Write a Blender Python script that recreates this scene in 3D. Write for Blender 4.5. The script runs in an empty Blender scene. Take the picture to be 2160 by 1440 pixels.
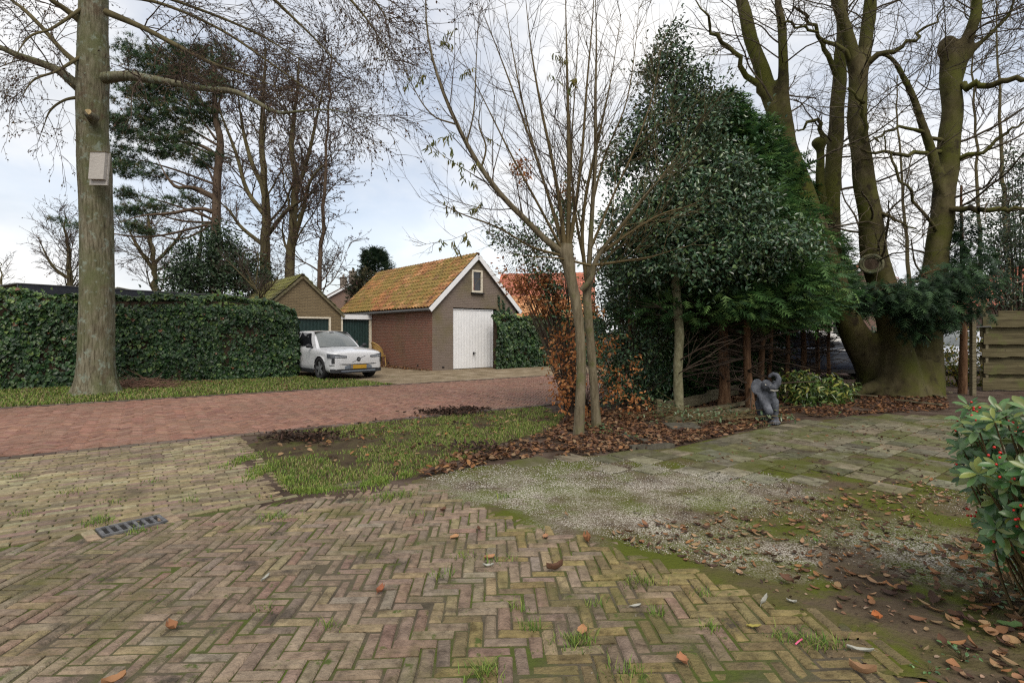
import bpy, math, random
import numpy as np
from mathutils import Vector
random.seed(7)
RNG = np.random.default_rng(7)
SC = bpy.context.scene
COL = SC.collection

# ---------------------------------------------------------------- camera, sky, sun, exposure
F, CX, HY, H = 1120.0, 1080.0, 700.0, 1.48          # measured on the 2160 px wide photograph; eye height in metres
cam_data = bpy.data.cameras.new('camera')
cam_data.sensor_width = 36.0
cam_data.lens = F / 2160 * 36.0
cam_data.shift_y = -20.0 / 2160
cam_data.clip_start = 0.05
cam_data.clip_end = 3000.0
cam = bpy.data.objects.new('camera', cam_data)
cam.location = (0, 0, H)
cam.rotation_euler = (math.radians(90), 0, 0)
COL.objects.link(cam)
SC.camera = cam

SUN_DIR = Vector((0.12, -0.72, 0.92)).normalized()
world = bpy.data.worlds.new('World'); SC.world = world; world.use_nodes = True
wt = world.node_tree; wt.nodes.clear()
def wn(t, **k):
    n = wt.nodes.new(t)
    for a, v in k.items(): setattr(n, a, v)
    return n
w_out = wn('ShaderNodeOutputWorld'); w_mix = wn('ShaderNodeMixShader')
w_b1 = wn('ShaderNodeBackground'); w_b2 = wn('ShaderNodeBackground')
w_sky = wn('ShaderNodeTexSky', sky_type='NISHITA', sun_disc=False)
w_sky.sun_elevation = math.asin(SUN_DIR.z)
w_sky.sun_rotation = math.atan2(SUN_DIR.x, SUN_DIR.y)
w_sky.air_density = 1.0; w_sky.dust_density = 2.0
w_b1.inputs['Strength'].default_value = 0.10
wt.links.new(w_sky.outputs[0], w_b1.inputs['Color'])
w_tc = wn('ShaderNodeTexCoord'); w_map = wn('ShaderNodeMapping')
w_map.inputs['Scale'].default_value = (1.0, 1.0, 2.3)
w_map.inputs['Location'].default_value = (3.1, 0.75, 0.35)
wt.links.new(w_tc.outputs['Generated'], w_map.inputs['Vector'])
w_n = wn('ShaderNodeTexNoise'); w_n.inputs['Scale'].default_value = 2.1; w_n.inputs['Detail'].default_value = 9; w_n.inputs['Roughness'].default_value = 0.52
w_n.inputs['Distortion'].default_value = 0.25
wt.links.new(w_map.outputs[0], w_n.inputs['Vector'])
w_r = wn('ShaderNodeValToRGB'); w_r.color_ramp.elements[0].position = 0.36; w_r.color_ramp.elements[1].position = 0.58
w_r.color_ramp.elements[0].color = (0.50, 0.50, 0.50, 1); w_r.color_ramp.elements[1].color = (0.97, 0.97, 0.97, 1)
wt.links.new(w_n.outputs['Fac'], w_r.inputs[0])
w_n2 = wn('ShaderNodeTexNoise'); w_n2.inputs['Scale'].default_value = 3.3; w_n2.inputs['Detail'].default_value = 7
wt.links.new(w_map.outputs[0], w_n2.inputs['Vector'])
w_r2 = wn('ShaderNodeValToRGB'); w_r2.color_ramp.elements[0].position = 0.35; w_r2.color_ramp.elements[1].position = 0.68
w_r2.color_ramp.elements[0].color = (0.67, 0.695, 0.73, 1); w_r2.color_ramp.elements[1].color = (1.02, 0.99, 0.95, 1)
wt.links.new(w_n2.outputs['Fac'], w_r2.inputs[0])
wt.links.new(w_r2.outputs[0], w_b2.inputs['Color']); w_b2.inputs['Strength'].default_value = 0.70
wt.links.new(w_r.outputs[0], w_mix.inputs[0]); wt.links.new(w_b1.outputs[0], w_mix.inputs[1]); wt.links.new(w_b2.outputs[0], w_mix.inputs[2])
wt.links.new(w_mix.outputs[0], w_out.inputs[0])

sun_data = bpy.data.lights.new('sun', 'SUN'); sun_data.energy = 1.5; sun_data.angle = math.radians(35); sun_data.color = (1.0, 0.92, 0.80)
sun = bpy.data.objects.new('sun', sun_data); sun.rotation_euler = SUN_DIR.to_track_quat('Z', 'Y').to_euler(); COL.objects.link(sun)
SC.view_settings.view_transform = 'Standard'; SC.view_settings.look = 'None'
SC.view_settings.exposure = 0.85; SC.view_settings.gamma = 1.0; SC.view_settings.use_curve_mapping = False
SC.cycles.max_bounces = 5; SC.cycles.diffuse_bounces = 3; SC.cycles.glossy_bounces = 2; SC.cycles.transmission_bounces = 2
SC.cycles.use_denoising = False; SC.cycles.filter_width = 1.25

# ---------------------------------------------------------------- helpers
A = np.array
def G(px, py, z=0.0):
    d = F * (H - z) / (py - HY)
    return A([(px - CX) / F * d, d, z])
def PX(px, py, d):
    return A([(px - CX) / F * d, d, H + (HY - py) / F * d])
def nrm(v):
    v = np.asarray(v, float); return v / np.maximum(np.linalg.norm(v, axis=-1, keepdims=True), 1e-9)
U = A([0.823, 0.568, 0.0]); N = A([-0.568, 0.823, 0.0])       # along the road, across it
def UN(u, n, z=0.0): return U * u + N * n + A([0, 0, z])

ORI = {}
def tag(o, label=None, cat=None, group=None, kind=None):
    if label: o['label'] = label
    if cat: o['category'] = cat
    if group: o['group'] = group
    if kind: o['kind'] = kind
    return o
def thing(name, loc, label, cat, group=None):
    o = bpy.data.objects.new(name, None); COL.objects.link(o); o.empty_display_size = 0.2
    o.location = tuple(loc); ORI[o.name] = A(loc, dtype=float) if not isinstance(loc, np.ndarray) else loc.astype(float)
    return tag(o, label, cat, group)
def mk(name, V, Fs, m, parent=None, col=None, uv=None, smooth=False, kind=None, origin=None):
    V = np.asarray(V, float).reshape(-1, 3)
    if isinstance(Fs, np.ndarray): Fs = [Fs]
    loops, starts, p = [], [], 0
    if len(Fs) and isinstance(Fs[0], np.ndarray):
        for f in Fs:
            if f.size == 0: continue
            k = f.shape[1]; loops.append(f.ravel()); starts.append(p + np.arange(f.shape[0]) * k); p += f.size
        loops = np.concatenate(loops); starts = np.concatenate(starts)
    else:
        for f in Fs:
            starts.append(p); loops.extend(f); p += len(f)
        loops = np.array(loops); starts = np.array(starts)
    if parent is not None: org = ORI[parent.name]
    elif origin is not None: org = A(origin, dtype=float)
    else:
        org = V.mean(0); org[2] = V[:, 2].min()
    me = bpy.data.meshes.new(name)
    me.vertices.add(len(V)); me.vertices.foreach_set('co', (V - org).astype(np.float32).ravel())
    me.loops.add(len(loops)); me.loops.foreach_set('vertex_index', loops.astype(np.int32))
    me.polygons.add(len(starts)); me.polygons.foreach_set('loop_start', starts.astype(np.int32))
    me.polygons.foreach_set('use_smooth', np.full(len(starts), bool(smooth)))
    me.update(calc_edges=True)
    if col is not None:
        c = np.ones((len(V), 4), np.float32); c[:, :3] = np.asarray(col, np.float32).reshape(-1, 3)
        at = me.attributes.new('Col', 'FLOAT_COLOR', 'POINT'); at.data.foreach_set('color', c.ravel())
    if uv is not None:
        ul = me.uv_layers.new(name='UVMap'); ul.data.foreach_set('uv', np.asarray(uv, np.float32)[loops].ravel())
    me.materials.append(m)
    o = bpy.data.objects.new(name, me); COL.objects.link(o)
    if parent is not None: o.parent = parent
    else: o.location = tuple(org)
    ORI[o.name] = org
    if kind: o['kind'] = kind
    return o
class MB:
    """collects simple solids into one mesh"""
    def __init__(s): s.v, s.f, s.n = [], [], 0
    def add(s, V, Fl):
        V = np.asarray(V, float).reshape(-1, 3)
        for f in Fl: s.f.append([int(i) + s.n for i in f])
        s.v.append(V); s.n += len(V); return s
    def box(s, c, ax, ay, az):
        """centre and three half-axis vectors"""
        c, ax, ay, az = (np.asarray(q, float) for q in (c, ax, ay, az))
        P = [c + i * ax + j * ay + k * az for k in (-1, 1) for j in (-1, 1) for i in (-1, 1)]
        return s.add(P, [(0, 2, 3, 1), (4, 5, 7, 6), (0, 1, 5, 4), (2, 6, 7, 3), (0, 4, 6, 2), (1, 3, 7, 5)])
    def bar(s, a, b, w, h, up=(0, 0, 1)):
        a = np.asarray(a, float); b = np.asarray(b, float); t = nrm(b - a); up = np.asarray(up, float)
        sd = nrm(np.cross(t, up)); u2 = nrm(np.cross(sd, t))
        return s.box((a + b) / 2, (b - a) / 2, sd * w / 2, u2 * h / 2)
    def tube(s, pts, r, n=10, cap=True):
        pts = np.asarray(pts, float); r = np.broadcast_to(np.asarray(r, float), (len(pts),))
        V, Q = tubes(pts[None], r[None], n); fl = [list(q) for q in Q]
        if cap: fl.append(list(range(n))[::-1]); k = (len(pts) - 1) * n; fl.append(list(range(k, k + n)))
        return s.add(V, fl)
    def ball(s, c, r, nu=12, nv=8, rot=None):
        r = np.broadcast_to(np.asarray(r, float), (3,))
        th = np.linspace(0, math.pi, nv + 1)[1:-1]; ph = np.arange(nu) * 2 * math.pi / nu
        P = [[0, 0, 1]] + [[math.sin(t) * math.cos(p), math.sin(t) * math.sin(p), math.cos(t)] for t in th for p in ph] + [[0, 0, -1]]
        P = A(P) * r
        if rot is not None: P = P @ np.asarray(rot).T
        fl = [(0, 1 + j, 1 + (j + 1) % nu) for j in range(nu)]
        for i in range(nv - 2):
            for j in range(nu):
                a = 1 + i * nu + j; b = 1 + i * nu + (j + 1) % nu
                fl.append((a, a + nu, b + nu, b))
        k = 1 + (nv - 2) * nu; e = len(P) - 1
        fl += [(k + j, e, k + (j + 1) % nu) for j in range(nu)]
        return s.add(P + np.asarray(c, float), fl)
    def build(s, name, m, parent=None, **k):
        return mk(name, np.concatenate(s.v), s.f, m, parent, **k)
    def arr(s): return np.concatenate(s.v), s.f
def tubes(P, R, s=5):
    """P (N,n,3) polylines, R (N,n) radii -> vertices and quads"""
    Nn, n, _ = P.shape
    T = np.gradient(P, axis=1); T = nrm(T)
    ref = np.cross(T[:, 0], T[:, -1]); ln = np.linalg.norm(ref, axis=1)
    alt = np.where(np.abs(T[:, :1, 2]) > 0.8, A([[1.0, 0.1, 0]]), A([[0, 0, 1.0]]))
    alt = np.where((np.abs(T.mean(1)[:, 2:3]) > 0.7), A([[1.0, 0.13, 0.0]]), A([[0.0, 0.0, 1.0]]))
    ref = np.where(ln[:, None] > 0.25, ref, alt); ref = nrm(ref)[:, None, :]
    a = nrm(np.cross(T, ref)); b = np.cross(T, a)
    th = np.arange(s) * 2 * math.pi / s
    V = P[:, :, None, :] + R[:, :, None, None] * (np.cos(th)[None, None, :, None] * a[:, :, None, :] + np.sin(th)[None, None, :, None] * b[:, :, None, :])
    i0 = (np.arange(Nn)[:, None, None] * n + np.arange(n - 1)[None, :, None]) * s
    j = np.arange(s)[None, None, :]; j2 = (j + 1) % s
    Q = np.stack([i0 + j, i0 + j2, i0 + s + j2, i0 + s + j], -1).reshape(-1, 4)
    return V.reshape(-1, 3), Q
def spline(pts, n):
    """Catmull-Rom through rows of any width, n samples"""
    p = np.asarray(pts, float); k = len(p)
    pp = np.vstack([2 * p[0] - p[1], p, 2 * p[-1] - p[-2]])
    t = np.linspace(0, k - 1, n); i = np.minimum(t.astype(int), k - 2); f = (t - i)[:, None]
    a, b, c, d = pp[i], pp[i + 1], pp[i + 2], pp[i + 3]
    return 0.5 * (2 * b + (c - a) * f + (2 * a - 5 * b + 4 * c - d) * f ** 2 + (3 * b - a - 3 * c + d) * f ** 3)
def limb(pts, n=16):
    """rows (px, py, depth, width px) -> (n,3) points and (n,) radii"""
    rows = [list(PX(p[0], p[1], p[2])) + [p[3] / 2 / F * p[2]] for p in pts]
    q = spline(rows, n); return q[:, :3], np.maximum(q[:, 3], 0.003)
def grow(pos, d, L, r, n, wig, trop, rng, end=0.25):
    P = [pos]; d = nrm(d); k = len(pos); st = (L / (n - 1))[:, None]; trop = A(trop, dtype=float)
    for i in range(n - 1):
        P.append(P[-1] + d * st)
        d = nrm(d + rng.normal(0, wig, (k, 3)) + trop)
    P = np.stack(P, 1); R = r[:, None] * np.linspace(1, end, n)[None]
    return P, R
def spawn(P, R, k, t0, t1, a0, a1, rng):
    Nn, n, _ = P.shape
    idx = np.repeat(np.arange(Nn), k)
    t = rng.uniform(t0, t1, len(idx)); tt = t * (n - 1); i = np.minimum(tt.astype(int), n - 2); f = (tt - i)[:, None]
    p0, p1 = P[idx, i], P[idx, i + 1]; pos = p0 + (p1 - p0) * f; tan = nrm(p1 - p0)
    rad = R[idx, i] * (1 - f[:, 0]) + R[idx, i + 1] * f[:, 0]
    q = nrm(np.cross(tan, rng.normal(size=tan.shape))); an = rng.uniform(a0, a1, len(idx))[:, None]
    return pos, tan * np.cos(an) + q * np.sin(an), rad, t, idx
def system(P, R, levels, rng):
    """levels: dicts k,t,ang,L,rr,n,wig,trop,rmin  -> list of (P,R)"""
    out = []
    for lv in levels:
        k = lv['k']
        if 'per_m' in lv:
            ln = np.linalg.norm(np.diff(P, axis=1), axis=2).sum(1); k = np.maximum(1, np.round(ln * lv['per_m'] * rng.uniform(.7, 1.3, len(ln)))).astype(int)
        pos, d, rad, t, idx = spawn(P, R, k, lv['t'][0], lv['t'][1], lv['ang'][0], lv['ang'][1], rng)
        L = rng.uniform(lv['L'][0], lv['L'][1], len(pos)) * (1 - lv.get('fall', 0.4) * t)
        r = np.clip(rad * lv['rr'] * rng.uniform(.7, 1.1, len(pos)), lv['rmin'], lv.get('rmax', 9))
        P, R = grow(pos, d + A(lv.get('bias', (0, 0, 0))), L, r, lv['n'], lv['wig'], lv['trop'], rng, lv.get('end', .35))
        out.append((P, R))
    return out
def join(parts):
    """[(V, quads array)] -> one V and one quads array"""
    Vs, Fq, k = [], [], 0
    for V, Q in parts:
        Vs.append(V); Fq.append(Q + k); k += len(V)
    return np.concatenate(Vs), np.concatenate(Fq)
RHOMB = (A([[0, 0, 0], [.45, .5, .06], [1, 0, -.04], [.45, -.5, .06]]), A([[0, 3, 2, 1]]))
LEAF = (A([[0, 0, 0], [.28, .42, .07], [.68, .36, .05], [1, 0, -.08], [.68, -.36, .05], [.28, -.42, .07]]), A([[0, 3, 2, 1], [0, 5, 4, 3]]))
CURL = (A([[0, 0, 0.02], [.28, .40, .20], [.68, .34, .24], [1, 0, .12], [.68, -.36, .16], [.28, -.42, .12]]), A([[0, 3, 2, 1], [0, 5, 4, 3]]))
IVY = (A([[0, 0, 0], [-.08, .42, .02], [.42, .46, .10], [1, 0, -.1], [.42, -.46, .10], [-.08, -.42, .02]]), A([[0, 3, 2, 1], [0, 5, 4, 3]]))
_lv = [(t, s * w, h + .10 * s * s) for t, w, h in ((0, .05, .04), (.16, .30, .02), (.38, .46, 0), (.62, .42, .03), (.84, .24, .10), (1, .02, .20)) for s in (-1, 0, 1)]
FINE = (A(_lv), A([[3 * i + j, 3 * i + j + 1, 3 * i + j + 4, 3 * i + j + 3] for i in range(5) for j in range(2)]))
def leafset(pos, d, nv, L, W, tm):
    T, Q = tm; k = len(pos); d = nrm(d); sd = nrm(np.cross(nv, d)); nv = np.cross(d, sd)
    L = np.broadcast_to(L, (k,))[:, None, None]; W = np.broadcast_to(W, (k,))[:, None, None]
    V = pos[:, None, :] + d[:, None, :] * T[None, :, 0:1] * L + sd[:, None, :] * T[None, :, 1:2] * W + nv[:, None, :] * T[None, :, 2:3] * L
    Fq = (np.arange(k)[:, None, None] * len(T) + Q[None]).reshape(-1, Q.shape[1])
    return V.reshape(-1, 3), Fq
def pick(cols, k, rng, w=None, jit=.15):
    cols = A(cols, dtype=float); i = rng.choice(len(cols), k, p=w)
    return cols[i] * rng.uniform(1 - jit, 1 + jit, (k, 1)) * rng.uniform(.95, 1.05, (k, 3))
def rep(col, n): return np.repeat(col, n, axis=0)
def ball_pts(k, rng, power=.45):
    return nrm(rng.normal(size=(k, 3))) * (rng.uniform(0, 1, (k, 1)) ** power)
def in_poly(p, poly):
    x, y = p[:, 0], p[:, 1]; r = np.zeros(len(p), bool); j = len(poly) - 1
    for i in range(len(poly)):
        xi, yi, xj, yj = poly[i][0], poly[i][1], poly[j][0], poly[j][1]
        r ^= ((yi > y) != (yj > y)) & (x < (xj - xi) * (y - yi) / (yj - yi + 1e-12) + xi); j = i
    return r
def scatter(poly, k, rng):
    poly = A([q[:2] for q in poly]); lo, hi = poly.min(0), poly.max(0); out = np.zeros((0, 2))
    while len(out) < k:
        p = rng.uniform(lo, hi, (k * 2, 2)); out = np.vstack([out, p[in_poly(p, poly)]])
    return out[:k]
def vnoise(p, s, seed=0):
    """cheap smooth value noise in 2D, 0..1"""
    q = p / s; i = np.floor(q).astype(np.int64); f = q - i; f = f * f * (3 - 2 * f)
    def h(a, b):
        n = (a * 374761393 + b * 668265263 + seed * 974711) & 0x7fffffff
        n = ((n ^ (n >> 13)) * 1274126177) & 0x7fffffff
        return ((n ^ (n >> 16)) & 0xffff) / 65535.0
    a, b = i[:, 0], i[:, 1]
    return (h(a, b) * (1 - f[:, 0]) + h(a + 1, b) * f[:, 0]) * (1 - f[:, 1]) + (h(a, b + 1) * (1 - f[:, 0]) + h(a + 1, b + 1) * f[:, 0]) * f[:, 1]
def ragged(poly, step=.12, amp=.05, seed=1):
    out = []; rng = np.random.default_rng(seed)
    for i in range(len(poly)):
        a, b = A(poly[i][:2], dtype=float), A(poly[(i + 1) % len(poly)][:2], dtype=float)
        n = max(1, min(60, int(np.linalg.norm(b - a) / step)))
        for k in range(n): out.append(a + (b - a) * k / n + rng.normal(0, amp, 2) * (1 if k else .3))
    return out
def remesh(V, Fl, voxel, it=4, fac=.5):
    me = bpy.data.meshes.new('tmp'); me.from_pydata([tuple(v) for v in V], [], [tuple(f) for f in Fl])
    o = bpy.data.objects.new('tmp', me); COL.objects.link(o)
    m = o.modifiers.new('r', 'REMESH'); m.mode = 'VOXEL'; m.voxel_size = voxel; m.adaptivity = 0
    if it: s = o.modifiers.new('s', 'SMOOTH'); s.factor = fac; s.iterations = it
    dg = bpy.context.evaluated_depsgraph_get(); ev = o.evaluated_get(dg); em = ev.to_mesh()
    n = len(em.vertices); v = np.empty(n * 3, np.float32); em.vertices.foreach_get('co', v)
    fl = [list(p.vertices) for p in em.polygons]; ev.to_mesh_clear()
    bpy.data.objects.remove(o); bpy.data.meshes.remove(me)
    return v.reshape(-1, 3).astype(float), fl
def in_view(c):
    if c[1] < .3: return False
    px = CX + c[0] / c[1] * F; py = HY + (H - c[2]) / c[1] * F
    return -20 < px < 2180 and -20 < py < 1460
def pieces(name, lst, m, parent, limit=300, rest=None, smooth=False):
    """lst of (V, faces, colour): the nearest in view become parts, the others one part of kind stuff"""
    key = []
    for V, Fl, c in lst:
        ce = V.mean(0); key.append(np.linalg.norm(ce - A([0, 0, H])) + (0 if in_view(ce) else 1e3))
    order = np.argsort(key); vs, fs, cs, k = [], [], [], 0
    for r, i in enumerate(order):
        V, Fl, c = lst[i]
        if r < limit and key[i] < 1e3:
            mk(name, V, Fl, m, parent, col=rep(A([c]), len(V)), smooth=smooth)
        else:
            vs.append(V); fs += [[q + k for q in f] for f in Fl]; cs.append(rep(A([c]), len(V))); k += len(V)
    if vs: mk(rest or name + '_field', np.concatenate(vs), fs, m, parent, col=np.concatenate(cs), kind='stuff', smooth=smooth)

# ---------------------------------------------------------------- materials
def node_mat(name):
    m = bpy.data.materials.new(name); m.use_nodes = True; nt = m.node_tree
    b = nt.nodes['Principled BSDF']
    def nn(t, **k):
        n = nt.nodes.new(t)
        for a, v in k.items(): setattr(n, a, v)
        return n
    return m, nt, b, nn
def ramp(nn, stops):
    r = nn('ShaderNodeValToRGB'); e = r.color_ramp.elements
    while len(e) < len(stops): e.new(0.5)
    for i, (p, c) in enumerate(stops):
        e[i].position = p; e[i].color = (*c, 1) if len(c) == 3 else c
    return r
def mat(name, cols, scale=6.0, rough=.85, spec=.25, bump=0.0, bscale=None, detail=6, stretch=(1, 1, 1), attr=False, coords='Object', metal=0.0, lo=.35, hi=.65, over=None, coat=0.0):
    """noise ramp of colours; attr multiplies by the mesh's own Col; over = (colour, scale, threshold) lays blotches over it"""
    m, nt, b, nn = node_mat(name); L = nt.links.new
    tc = nn('ShaderNodeTexCoord'); mp = nn('ShaderNodeMapping'); mp.inputs['Scale'].default_value = stretch
    if coords == 'World':
        ge = nn('ShaderNodeNewGeometry'); L(ge.outputs['Position'], mp.inputs['Vector'])
    else: L(tc.outputs[coords], mp.inputs['Vector'])
    n1 = nn('ShaderNodeTexNoise'); n1.inputs['Scale'].default_value = scale; n1.inputs['Detail'].default_value = detail; n1.inputs['Roughness'].default_value = .62
    L(mp.outputs[0], n1.inputs['Vector'])
    k = len(cols); r = ramp(nn, [(lo + (hi - lo) * i / max(1, k - 1), c) for i, c in enumerate(cols)])
    L(n1.outputs['Fac'], r.inputs[0]); out = r.outputs[0]
    if attr:
        at = nn('ShaderNodeAttribute', attribute_name='Col'); mx = nn('ShaderNodeMix', data_type='RGBA', blend_type='MULTIPLY'); mx.inputs['Factor'].default_value = 1
        L(out, mx.inputs['A']); L(at.outputs['Color'], mx.inputs['B']); out = mx.outputs['Result']
    for ov in (over if isinstance(over, list) else [over] if over else []):
        n2 = nn('ShaderNodeTexNoise'); n2.inputs['Scale'].default_value = ov[1]; n2.inputs['Detail'].default_value = 8; n2.inputs['Roughness'].default_value = .65
        mp2 = nn('ShaderNodeMapping'); mp2.inputs['Location'].default_value = (ov[1] * 1.7, 4.1, 2.2)
        src = mp.inputs['Vector'].links[0].from_socket; L(src, mp2.inputs['Vector']); L(mp2.outputs[0], n2.inputs['Vector'])
        r2 = ramp(nn, [(ov[2], (0, 0, 0)), (min(1, ov[2] + (ov[3] if len(ov) > 3 else .1)), (1, 1, 1))]); L(n2.outputs['Fac'], r2.inputs[0])
        mx = nn('ShaderNodeMix', data_type='RGBA'); L(r2.outputs[0], mx.inputs['Factor']); L(out, mx.inputs['A']); mx.inputs['B'].default_value = (*ov[0], 1); out = mx.outputs['Result']
    L(out, b.inputs['Base Color'])
    b.inputs['Roughness'].default_value = rough; b.inputs['Specular IOR Level'].default_value = spec; b.inputs['Metallic'].default_value = metal
    if coat: b.inputs['Coat Weight'].default_value = coat; b.inputs['Coat Roughness'].default_value = .08
    if bump:
        nb = n1
        if bscale:
            nb = nn('ShaderNodeTexNoise'); nb.inputs['Scale'].default_value = bscale; nb.inputs['Detail'].default_value = 8; L(mp.outputs[0], nb.inputs['Vector'])
        bp = nn('ShaderNodeBump'); bp.inputs['Strength'].default_value = bump; bp.inputs['Distance'].default_value = .02
        L(nb.outputs['Fac'], bp.inputs['Height']); L(bp.outputs[0], b.inputs['Normal'])
    return m
def leaf_mat(name, rough=.5, spec=.35, trans=.25, back=None):
    m, nt, b, nn = node_mat(name); L = nt.links.new
    at = nn('ShaderNodeAttribute', attribute_name='Col'); col = at.outputs['Color']
    if back:
        ge = nn('ShaderNodeNewGeometry'); mx = nn('ShaderNodeMix', data_type='RGBA'); L(ge.outputs['Backfacing'], mx.inputs['Factor']); L(col, mx.inputs['A']); mx.inputs['B'].default_value = (*back, 1); col = mx.outputs['Result']
    L(col, b.inputs['Base Color']); b.inputs['Roughness'].default_value = rough; b.inputs['Specular IOR Level'].default_value = spec
    if trans:
        tr = nn('ShaderNodeBsdfTranslucent'); L(col, tr.inputs['Color']); ms = nn('ShaderNodeMixShader'); ms.inputs[0].default_value = trans
        L(b.outputs[0], ms.inputs[1]); L(tr.outputs[0], ms.inputs[2]); L(ms.outputs[0], nt.nodes['Material Output'].inputs[0])
    return m
def brick_mat(name, c1, c2, mortar, blot=None):
    """fine brick courses of far walls, from the wall's own metre UVs"""
    m, nt, b, nn = node_mat(name); L = nt.links.new
    tc = nn('ShaderNodeTexCoord'); br = nn('ShaderNodeTexBrick')
    br.inputs['Scale'].default_value = 1; br.inputs['Brick Width'].default_value = .22; br.inputs['Row Height'].default_value = .0645
    br.inputs['Mortar Size'].default_value = .0095; br.inputs['Mortar Smooth'].default_value = .3; br.inputs['Bias'].default_value = 0
    br.inputs['Color1'].default_value = (*c1, 1); br.inputs['Color2'].default_value = (*c2, 1); br.inputs['Mortar'].default_value = (*mortar, 1)
    L(tc.outputs['UV'], br.inputs['Vector']); out = br.outputs['Color']
    for col, sc, th, wd, fac in (blot or []):
        n2 = nn('ShaderNodeTexNoise'); n2.inputs['Scale'].default_value = sc; n2.inputs['Detail'].default_value = 7; L(tc.outputs['UV'], n2.inputs['Vector'])
        r2 = ramp(nn, [(th, (0, 0, 0)), (th + wd, (fac, fac, fac))]); L(n2.outputs['Fac'], r2.inputs[0])
        mx = nn('ShaderNodeMix', data_type='RGBA'); L(r2.outputs[0], mx.inputs['Factor']); L(out, mx.inputs['A']); mx.inputs['B'].default_value = (*col, 1); out = mx.outputs['Result']
    L(out, b.inputs['Base Color']); b.inputs['Roughness'].default_value = .9; b.inputs['Specular IOR Level'].default_value = .2
    bp = nn('ShaderNodeBump'); bp.invert = True; bp.inputs['Strength'].default_value = .8; bp.inputs['Distance'].default_value = .01
    L(br.outputs['Fac'], bp.inputs['Height']); L(bp.outputs[0], b.inputs['Normal'])
    return m
def plain(name, c, rough=.5, spec=.4, metal=0, vary=.12, coat=0):
    return mat(name, [A(c) * (1 - vary), A(c) * (1 + vary)], scale=9, rough=rough, spec=spec, metal=metal, coat=coat)

M = {}
M['soil'] = mat('soil', [(.030, .020, .014), (.062, .043, .031), (.095, .070, .054)], scale=2.2, rough=.95, spec=.15, bump=.7, bscale=22, coords='World', detail=9)
M['lawn'] = mat('lawn_ground', [(.034, .024, .016), (.060, .046, .026), (.062, .066, .020)], scale=3.0, rough=.95, spec=.1, bump=.6, bscale=40, coords='World', detail=9)
M['joint'] = mat('joint_sand_and_moss', [(.050, .042, .030), (.088, .074, .052), (.062, .074, .020), (.072, .105, .018)], scale=1.6, rough=.95, spec=.1, bump=.6, bscale=60, coords='World', detail=9, lo=.32, hi=.68)
M['paver'] = mat('clinker_paver', [(.38, .35, .31), (.70, .67, .63), (.92, .89, .84), (1.12, 1.08, 1.02)], scale=17, rough=.8, spec=.25, bump=.7, bscale=70, attr=True, coords='World', detail=12, lo=.30, hi=.70, over=[((.090, .084, .030), 1.9, .50, .2), ((.050, .041, .030), 4.2, .57, .13), ((.060, .080, .016), 10, .61, .07), ((.26, .235, .20), 22, .68, .05)])
M['band'] = mat('worn_strip_paver', [(.50, .48, .44), (.70, .69, .66), (.85, .84, .80)], scale=22, rough=.8, spec=.25, bump=.35, bscale=90, attr=True, coords='World', over=[((.075, .062, .038), 2.2, .50, .22), ((.06, .065, .02), 5, .60, .12)])
M['redbrick'] = mat('red_road_paver', [(.72, .74, .76), (.92, .93, .94), (1.05, 1.04, 1.02)], scale=14, rough=.78, spec=.3, bump=.3, bscale=80, attr=True, coords='World', over=[((.172, .112, .078), 1.1, .48, .3)])
M['redjoint'] = mat('red_road_joint', [(.050, .030, .024), (.085, .055, .045)], scale=5, rough=.95, spec=.1, coords='World')
M['slab'] = mat('mossy_concrete_slab', [(.075, .068, .048), (.115, .106, .072), (.155, .145, .105)], scale=9, rough=.9, spec=.2, bump=.4, bscale=50, attr=True, coords='World', detail=9, over=[((.066, .072, .014), 1.25, .50, .16), ((.046, .034, .020), 2.3, .58, .12), ((.035, .028, .02), 9, .62, .08)])
M['mosspatio'] = mat('moss_and_dirt', [(.052, .038, .026), (.092, .070, .046), (.080, .074, .026), (.075, .086, .016)], scale=1.15, rough=.95, spec=.1, bump=.8, bscale=45, coords='World', detail=12, lo=.32, hi=.66, over=[((.035, .026, .018), 2.4, .62, .12), ((.072, .084, .013), 1.9, .48, .1)])
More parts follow.
